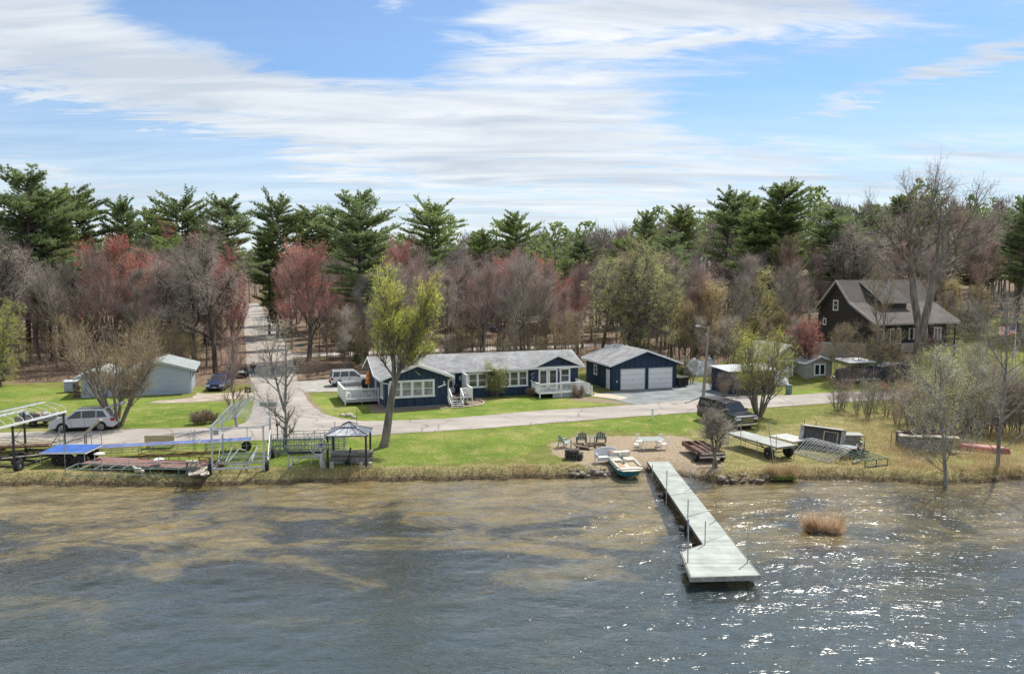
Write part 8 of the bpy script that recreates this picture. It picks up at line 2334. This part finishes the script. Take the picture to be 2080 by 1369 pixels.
    for m, px, py, k, lab in ((m1, 1921, 972, 0.86, 'straight thin bare tree on the right bank before the timber crib end'), (m2, 2027, 950, 0.92, 'tall thin bare tree on the right bank before the red canoe'),
                              (m3, 1893, 905, 0.74, 'straight tree in pale lime bud behind the timber crib'), (m3, 1955, 890, 0.62, 'second pale lime tree between the timber crib and the red canoe'), (m1, 1985, 868, 0.70, 'grey thin tree in the thicket left of the red canoe')):
        p = at(px, py); put_tree('bank_tree', m, (p.x, p.y, gz(p.x, p.y)), px * 1.3, k, lab, 'tree', 'thin trees of the right bank')
    # great bare tree
    spec = SPEC(10, 0.30, 1.5, 42, ratio=0.40, k1=1.5, a1=42, r1=0.58, k2=1.2, up1=0.05, wig=0.09, shape=lambda f: 1.0 - 0.3 * f)
    pre = [((0, 0, -0.5), (0, 0, 2.2), 0.80, 0.66), ((0, 0, 2.2), (0.05, 0, 5.2), 0.66, 0.62), ((-0.25, 0, 4.9), (-1.0, 0, 8.5), 0.44, 0.38), ((-1.0, 0, 8.5), (-1.4, 0, 12.0), 0.38, 0.30), ((0.3, 0, 4.9), (1.1, 0.1, 8.8), 0.44, 0.38), ((1.1, 0.1, 8.8), (1.5, 0.2, 12.0), 0.38, 0.30)]
    stems = [((-1.4, 0, 11.8), (-0.85, 0.1, 1), 7.5, 0.20), ((-1.35, 0, 11.5), (-0.15, -0.2, 1), 8.5, 0.20), ((-1.3, 0, 11.0), (0.30, -0.1, 1), 10.0, 0.26), ((-1.1, 0, 10.0), (-1.3, 0.2, 0.7), 5.5, 0.14), ((1.5, 0.2, 11.8), (0.95, 0.1, 1), 9.0, 0.22), ((1.4, 0.2, 11.0), (1.6, -0.2, 0.9), 8.5, 0.18), ((1.5, 0.2, 11.8), (0.30, 0.4, 1), 8.5, 0.20), ((1.2, 0.1, 10.0), (0.9, 0.8, 0.8), 6.0, 0.13)]
    m = tree_mesh('giant', 361, stems, spec, BARK, TW_GREY, None, (1500, 3000), (1.1, 0.6), (0.014, 0.010), up=0.2, spread=0.45, trunk_sides=12, pre=pre)
    p = atd(1868, 720, 91.5); put_tree('giant_tree', m, (p.x, p.y, gz(p.x, p.y)), 0.0, 1.0, 'great bare forked tree towering in front of the dark house roof', 'tree')
    # small trees near the dark house
    spec = SPEC(7, 0.25, 2.2, 42, ratio=0.5, k1=1.6, k2=1.2, up1=0.07, wig=0.10)
    m = tree_mesh('rosetree', 371, fan(3, 4.6, 0.10, 0.22, 9), spec, BARK_D, TW_BROWN, L_ROSE, (1100, 2200), (0.7, 0.4), (0.010, 0.008), up=0.3, leaf=(6000, 0.055))
    p = atd(1640, 730, 89); put_tree('maple_tree', m, (p.x, p.y, gz(p.x, p.y)), 0, 1.0, 'small rose red tree against the dark house gable', 'maple tree')
    m = tree_mesh('leaner', 381, [((0, 0, -0.2), (-0.42, 0, 1), 5.2, 0.13)], spec, BARK, TW_TAN, L_TAN, (420, 800), (0.6, 0.35), (0.010, 0.008), up=0.1, leaf=(900, 0.045))
    p = atd(1756, 760, 88.5); put_tree('leaning_tree', m, (p.x, p.y, gz(p.x, p.y)), 0, 1.0, 'tan budding tree leaning left across the dark house wall', 'tree')
    m = tree_mesh('forkslim', 383, [((0, 0, -0.2), (0.0, 0, 1), 4.4, 0.16), ((0, 0, 3.6), (-0.25, 0, 1), 6.8, 0.10), ((0, 0, 3.6), (0.16, 0, 1), 6.5, 0.09)], SPEC(8, 0.3, 1.3, 38, ratio=0.36, k1=1.3, k2=1.0), BARK, TW_TAN, None, (700, 1300), (0.8, 0.45), (0.010, 0.008), up=0.3)
    p = atd(1785, 770, 89.0); put_tree('bare_tree', m, (p.x, p.y, gz(p.x, p.y)), 0, 1.0, 'slim bare tree before the brown roof slope of the dark house', 'tree')
    # bushes
    def bush(key, seed, n, L, sp_, tw, lf, nt, lc, ls, r=0.03, twl=(0.4, 0.25)):
        return tree_mesh(key, seed, fan(n, L, r, sp_, seed), SPEC(5, 0.2, 1.5, 34, ratio=0.45, k1=1.2, k2=0.0, wig=0.10), BARK, tw, lf, nt, twl, (0.007, 0.005), up=0.25, leaf=(lc, ls), trunk_sides=5)
    hb = bush('housebush', 391, 10, 2.4, 0.38, TW_OLIVE, L_LIME, (1400, 2800), 3500, 0.035)
    p = at(1006, 806); put_tree('bush', (hb[0], hb[1]), (p.x, p.y, 0), 0, 1.05, 'olive twiggy bush against the blue house between its two front windows', 'bush', parts=('stems', 'crown'))
    bb = bush('brownbush', 393, 12, 0.75, 0.45, TW_BROWN, L_TAN, (700, 1500), 900, 0.02, 0.012, (0.22, 0.14))
    for px, py, k, lab in ((1175, 807, 1.15, 'dense brown clipped bush at the corner of the right deck'), (1118, 803, 0.75, 'small brown bush before the right deck'), (1078, 805, 0.9, 'brown bush against the blue house wall left of the right deck')):
        p = at(px, py); put_tree('bush', bb, (p.x, p.y, 0), px, k, lab, 'bush', 'brown bushes by the right deck', parts=('stems', 'crown'))
    for px, py, k, lab in ((398, 862, 1.0, 'left of the dry brush clumps on the lawn beside the road'), (414, 861, 1.15, 'middle dry brush clump on the lawn beside the road'), (430, 859, 0.95, 'right of the dry brush clumps on the lawn beside the road')):
        p = at(px, py); put_tree('bush', bb, (p.x, p.y, 0), px, k, lab, 'bush', 'dry brush clumps by the road', parts=('stems', 'crown'))
    th = [bush('thicket%d' % k, 401 + k, 9, 3.2, 0.30, tw, lf, (520, 1000), lc, 0.03, 0.030, (0.6, 0.35)) for k, (tw, lf, lc) in enumerate(((TW_MAUVE, None, 0), (TW_BROWN, L_TAN, 800), (TW_GREY, L_LIME, 900)))]
    spots = [(1700, 838, .95), (1712, 832, .8), (1762, 850, 1.0), (1800, 846, .9), (1822, 862, 1.0), (1848, 872, 1.15), (1866, 880, 1.1), (1884, 876, 1.2), (1902, 884, 1.0), (1926, 880, 1.25), (1948, 884, 1.2), (1968, 876, 1.3), (1990, 884, 1.35), (2008, 878, 1.3), (2030, 884, 1.3), (2050, 876, 1.4), (2070, 886, 1.35), (2096, 890, 1.3),
             (1838, 836, 1.0), (1876, 834, 1.1), (1912, 836, 1.1), (1958, 832, 1.15), (1996, 834, 1.2), (2036, 830, 1.2), (2074, 832, 1.2), (1856, 858, 1.1), (1740, 842, .7), (1778, 836, .8), (1900, 850, 1.2), (1940, 846, 1.3), (1980, 850, 1.3), (2020, 848, 1.35), (2060, 852, 1.4), (1860, 842, .9)]
    for k, (px, py, s) in enumerate(spots):
        p = at(px, py); i = k % 3
        put_tree('shrub', th[i] , (p.x, p.y, 0), px * 0.7, s * 0.80, ['mauve', 'brown', 'lime flecked grey'][i] + ' tall shrub ' + ('at the left end of the thicket' if px < 1780 else 'behind the timber crib' if px < 1915 else 'left of the red canoe' if px < 1960 else 'behind the red canoe' if px < 2060 else 'at the right frame edge') + (', far row' if py < 855 else ''), 'shrub', 'tall shrubs of the right thicket', parts=('stems', 'crown'))
    for k, (px, py, s, lab) in enumerate(((1470, 806, .8, 'dark shrub before the left corner of the navy shed'), (1500, 806, .7, 'shrub before the middle of the navy shed'), (1522, 805, .8, 'tan shrub before the right end of the navy shed'), (1446, 792, .9, 'bare shrub between street lamp and navy shed'), (1405, 778, .9, 'bare shrub behind the trash bins'),
                                 (1712, 786, .75, 'brown shrub between the cottage and the white canopy'), (1730, 786, .7, 'brown shrub before the white canopy'), (1752, 786, .6, 'low shrub under the white canopy'), (1775, 788, .6, 'grey shrub before the dark blue covered boat'), (1815, 782, .9, 'tall shrub before the right end of the covered boat'), (1858, 778, 1.0, 'shrub right of the dark blue covered boat'),
                                 (1885, 765, 1.2, 'tan shrub below the dark house porch'), (1830, 768, 1.0, 'orange tan shrub below the white balcony panel'), (1920, 770, 1.2, 'big shrub right of the dark house porch'), (1975, 768, 1.2, 'shrub under the bright green pine'), (2015, 772, 1.0, 'shrub left of the wire fence'),
                                 (470, 775, .7, 'bare shrub right of the dark blue wagon'), (478, 770, .7, 'bare shrub beside the utility cart'), (625, 770, .7, 'bare shrub on the right verge of the side road'), (645, 762, .8, 'bare shrub behind the gravel drive'))):
        p = at(px, py); put_tree('shrub', th[(k + 1) % 3], (p.x, p.y, gz(p.x, p.y)), px * 0.7, s * 0.8, lab, 'shrub', 'shrubs about the yards', parts=('stems', 'crown'))
near_trees()

def blades(rs, P, H, lean, w, n_seg=1):
    m = len(P); a = rs.uniform(0, 6.283, m); h = H * rs.uniform(0.55, 1.3, m)
    D = np.stack([np.cos(a), np.sin(a), np.zeros(m)], 1)
    S = np.stack([-np.sin(a * 1.7), np.cos(a * 1.7), np.zeros(m)], 1) * w
    top = P + D * (lean * h * rs.uniform(0.1, 1.0, m))[:, None] + np.array([0, 0, 1.0]) * h[:, None]
    V = np.stack([P - S, P + S, top], 1).reshape(-1, 3)
    return V, np.arange(m * 3).reshape(-1, 3)
REED = mat('dry_reed', (0.58, 0.44, 0.26), 0.85, 0.3, 1.5, col2=(0.36, 0.26, 0.15), trans=0.35)
REEDR = mat('rusty_reed', (0.66, 0.50, 0.34), 0.85, 0.3, 1.5, col2=(0.46, 0.32, 0.20), trans=0.4)
GREENB = mat('fresh_grass', (0.16, 0.26, 0.04), 0.8, 0.3, 0.8, col2=(0.10, 0.16, 0.03), trans=0.3)
OLIVEB = mat('mixed_grass', (0.27, 0.30, 0.08), 0.85, 0.3, 0.6, col2=(0.16, 0.19, 0.05), trans=0.25)

def shore_reeds():
    rs = np.random.RandomState(15); s = Soup()
    n = 30000
    x = rs.uniform(-40, 42, n); px = 1040 + 1600 * x / 50
    d = np.abs(rs.normal(0, 0.42, n)) + 0.05
    nz = 0.5 + 0.5 * np.sin(x * 1.3 + 2 * np.sin(x * 0.37)) * np.sin(x * 0.61 + 1)
    beach = (px > 1235) & (px < 1420)
    lush = 0.10 + 0.80 * np.clip(1 - np.abs(px - 690) / 90, 0, 1) + 0.75 * ((px > 960) & (px < 1235)) + 0.45 * (px > 1420)
    keep = (~beach) & (rs.uniform(0, 1, n) < (0.03 + 0.75 * nz ** 1.6) * lush)
    x, d, nz = x[keep], d[keep], nz[keep]
    y = shore_y(x) + d; z = terrain(x, y)
    P = np.stack([x, y, z - 0.02], 1); H = 0.15 + 0.34 * nz
    V, F = blades(rs, P, H, 0.9, 0.012); s.add(V, F, 0)
    n = 9000; x = rs.uniform(-40, 42, n); y = shore_y(x) + 0.15 + rs.uniform(0, 0.7, n); P = np.stack([x, y, terrain(x, y) - 0.02], 1)
    k = ~((1040 + 32 * x > 1235) & (1040 + 32 * x < 1420)); P = P[k]   # none on the beach
    s.add(*blades(rs, P, 0.16, 0.8, 0.012), 1)
    # dark matted roots and driftwood bits on the waterline
    n = 2600; x = rs.uniform(-40, 42, n); y = shore_y(x) + rs.normal(0.0, 0.16, n); z = np.maximum(terrain(x, y), WZ) + 0.02
    P0 = np.stack([x, y, z], 1); P1 = P0 + np.stack([rs.normal(0, .16, n), rs.normal(0, .07, n), rs.uniform(-.02, .06, n)], 1)
    s.add(*tubes(P0, P1, np.full(n, .018), np.full(n, .008), 4), 2)
    # tall dry grass of the unkept right bank
    n = 26000; px = rs.uniform(1690, 2150, n); py = rs.uniform(838, 965, n); Y = 12.5 * 1600 / (py - 548); x = (px - 1040) / 1600 * Y
    nz = 0.5 + 0.5 * np.sin(x * 0.9 + Y * 0.7) * np.sin(x * 0.33 - Y * 0.9)
    k = (rs.uniform(0, 1, n) < nz * np.clip((px - 1650) / 200, 0.12, 1)) & (Y > shore_y(x) + 0.2)
    P = np.stack([x[k], Y[k], terrain(x[k], Y[k]) - 0.02], 1)
    s.add(*blades(rs, P, 0.42 * (0.5 + nz[k]), 0.7, 0.013), 0)
    me = s.mesh('reeds', [REED, GREENB, mat('driftwood', (0.16, 0.12, 0.085), 0.9)]); o = bpy.data.objects.new('reeds', me); COL.objects.link(o)
    tag(o, 'dry tan reeds and matted grass fringing the whole bank', 'reeds', kind='stuff')
    # lawn and field blades
    s = Soup(); n = 150000
    px = rs.uniform(-60, 2150, n); py = rs.uniform(800, 972, n); Y = 12.5 * 1600 / (py - 548); x = (px - 1040) / 1600 * Y
    ok = Y > shore_y(x) + 0.5
    def road_band(px, py):
        t = np.interp(px, [0, 400, 600, 760, 1000, 1200, 1360, 1600, 1860, 2080], [879, 869, 846, 855, 842, 828, 814, 803, 789, 777]); b_ = np.interp(px, [0, 380, 600, 760, 1000, 1200, 1360, 1600, 1860, 2080], [907, 899, 892, 884, 869, 853, 841, 825, 808, 795])
        return (py > t - 4) & (py < b_ + 3)
    ok &= ~road_band(px, py) & ~((px > 505) & (px < 672) & (py < 880)) & ~((px > 735) & (px < 1320) & (py < 834) & (py < 834 - (px - 735) * 0.03))
    ok &= ~((px > 740) & (px < 915) & (py < 846)) & ~((px > 165) & (px < 480) & (py < 822)) & ~((px > 1180) & (px < 1560) & (py < 830))
    for pl in Z_SAND:
        pass
    sd = in_poly(x, Y, Z_SAND[0]); ok &= (sd < 0)
    x, Y, px, py = x[ok], Y[ok], px[ok], py[ok]; P = np.stack([x, Y, terrain(x, Y) - 0.01], 1)
    dn = 0.5 + 0.5 * np.sin(x * 0.8 + 1.5 * np.sin(Y * 0.5)) * np.sin(Y * 1.1 + x * 0.3); r_ = rs.uniform(0, 1, len(x)); dry = r_ < 0.12 + 0.25 * dn + 0.22 * (px > 1450) * (py > 845)
    s.add(*blades(rs, P[~dry], 0.085, 0.8, 0.012), 0); s.add(*blades(rs, P[dry], 0.10, 0.9, 0.013), 1)
    me = s.mesh('grass', [OLIVEB, REED]); o = bpy.data.objects.new('grass', me); COL.objects.link(o)
    tag(o, 'short mixed green and dry grass over the lawns and bank', 'grass', kind='stuff')
shore_reeds()
def reed_clump(label, px, py, z, W, H, n, m_, green, seed):
    rs = np.random.RandomState(seed); p = at(px, py, z); r = thing('reed_clump', label, 'reeds', p)
    s = Soup(); k = 5
    cx = np.array([-0.40, -0.30, -0.05, 0.26, 0.38]) * W; cy = rs.uniform(-0.16, 0.16, k) * W
    i = rs.randint(0, k, n); P = np.stack([cx[i] + rs.normal(0, W * 0.12, n), cy[i] + rs.normal(0, W * 0.08, n), np.full(n, -0.1)], 1)
    V, F = blades(rs, P, H * (0.45 + 0.75 * rs.uniform(0, 1, n) ** 1.5) * np.where(i == 2, 0.6, 1.0), 0.6, 0.013)
    T = V.reshape(-1, 3, 3); T[:, 2, 0] += P[:, 0] * 0.45; s.add(T.reshape(-1, 3), F, 0)
    P2 = P[: n // 3]; s.add(*blades(rs, P2, H * 0.35, 1.6, 0.014), 0)
    if green: s.add(*blades(rs, P[: n // 2] * np.array([1.0, 1, 1]) + np.array([0, -0.15, 0]), 0.32, 0.5, 0.016), 1)
    me = s.mesh('reed_stems', [m_, GREENB]); o = bpy.data.objects.new('stems', me); COL.objects.link(o); o.parent = r
    MB().blob((0, 0, -0.08), 1, 2, 0.15, random.Random(seed), (W * 0.62, W * 0.34, 0.12)).build('root_mat', mat('wet_roots', (0.05, 0.04, 0.03), 0.8, 0.4, 6), r, smooth=True)
reed_clump('tan reed clump with a green foot at the waterline below the wheeled dock section', 1587, 968, -0.3, 1.3, 0.95, 2600, REED, True, 5)
reed_clump('rusty dry reed island standing in the water right of the dock', 1672, 1080, WZ, 1.3, 1.2, 1700, REEDR, False, 8)

byl = {}
for o in list(COL.objects):
    if o.get('category') in ('tree', 'sapling', 'shrub', 'pine tree'): byl.setdefault(o['label'], []).append(o)
for lab, os_ in byl.items():
    if 1 < len(os_):   # things the picture tells apart only by their place
        for k, o in enumerate(sorted(os_, key=lambda o: o.location.x / o.location.y)):
            o['label'] = lab + ', ' + ('rightmost' if k == len(os_) - 1 else (ORD[k] if k < len(ORD) else 'among the right half'))
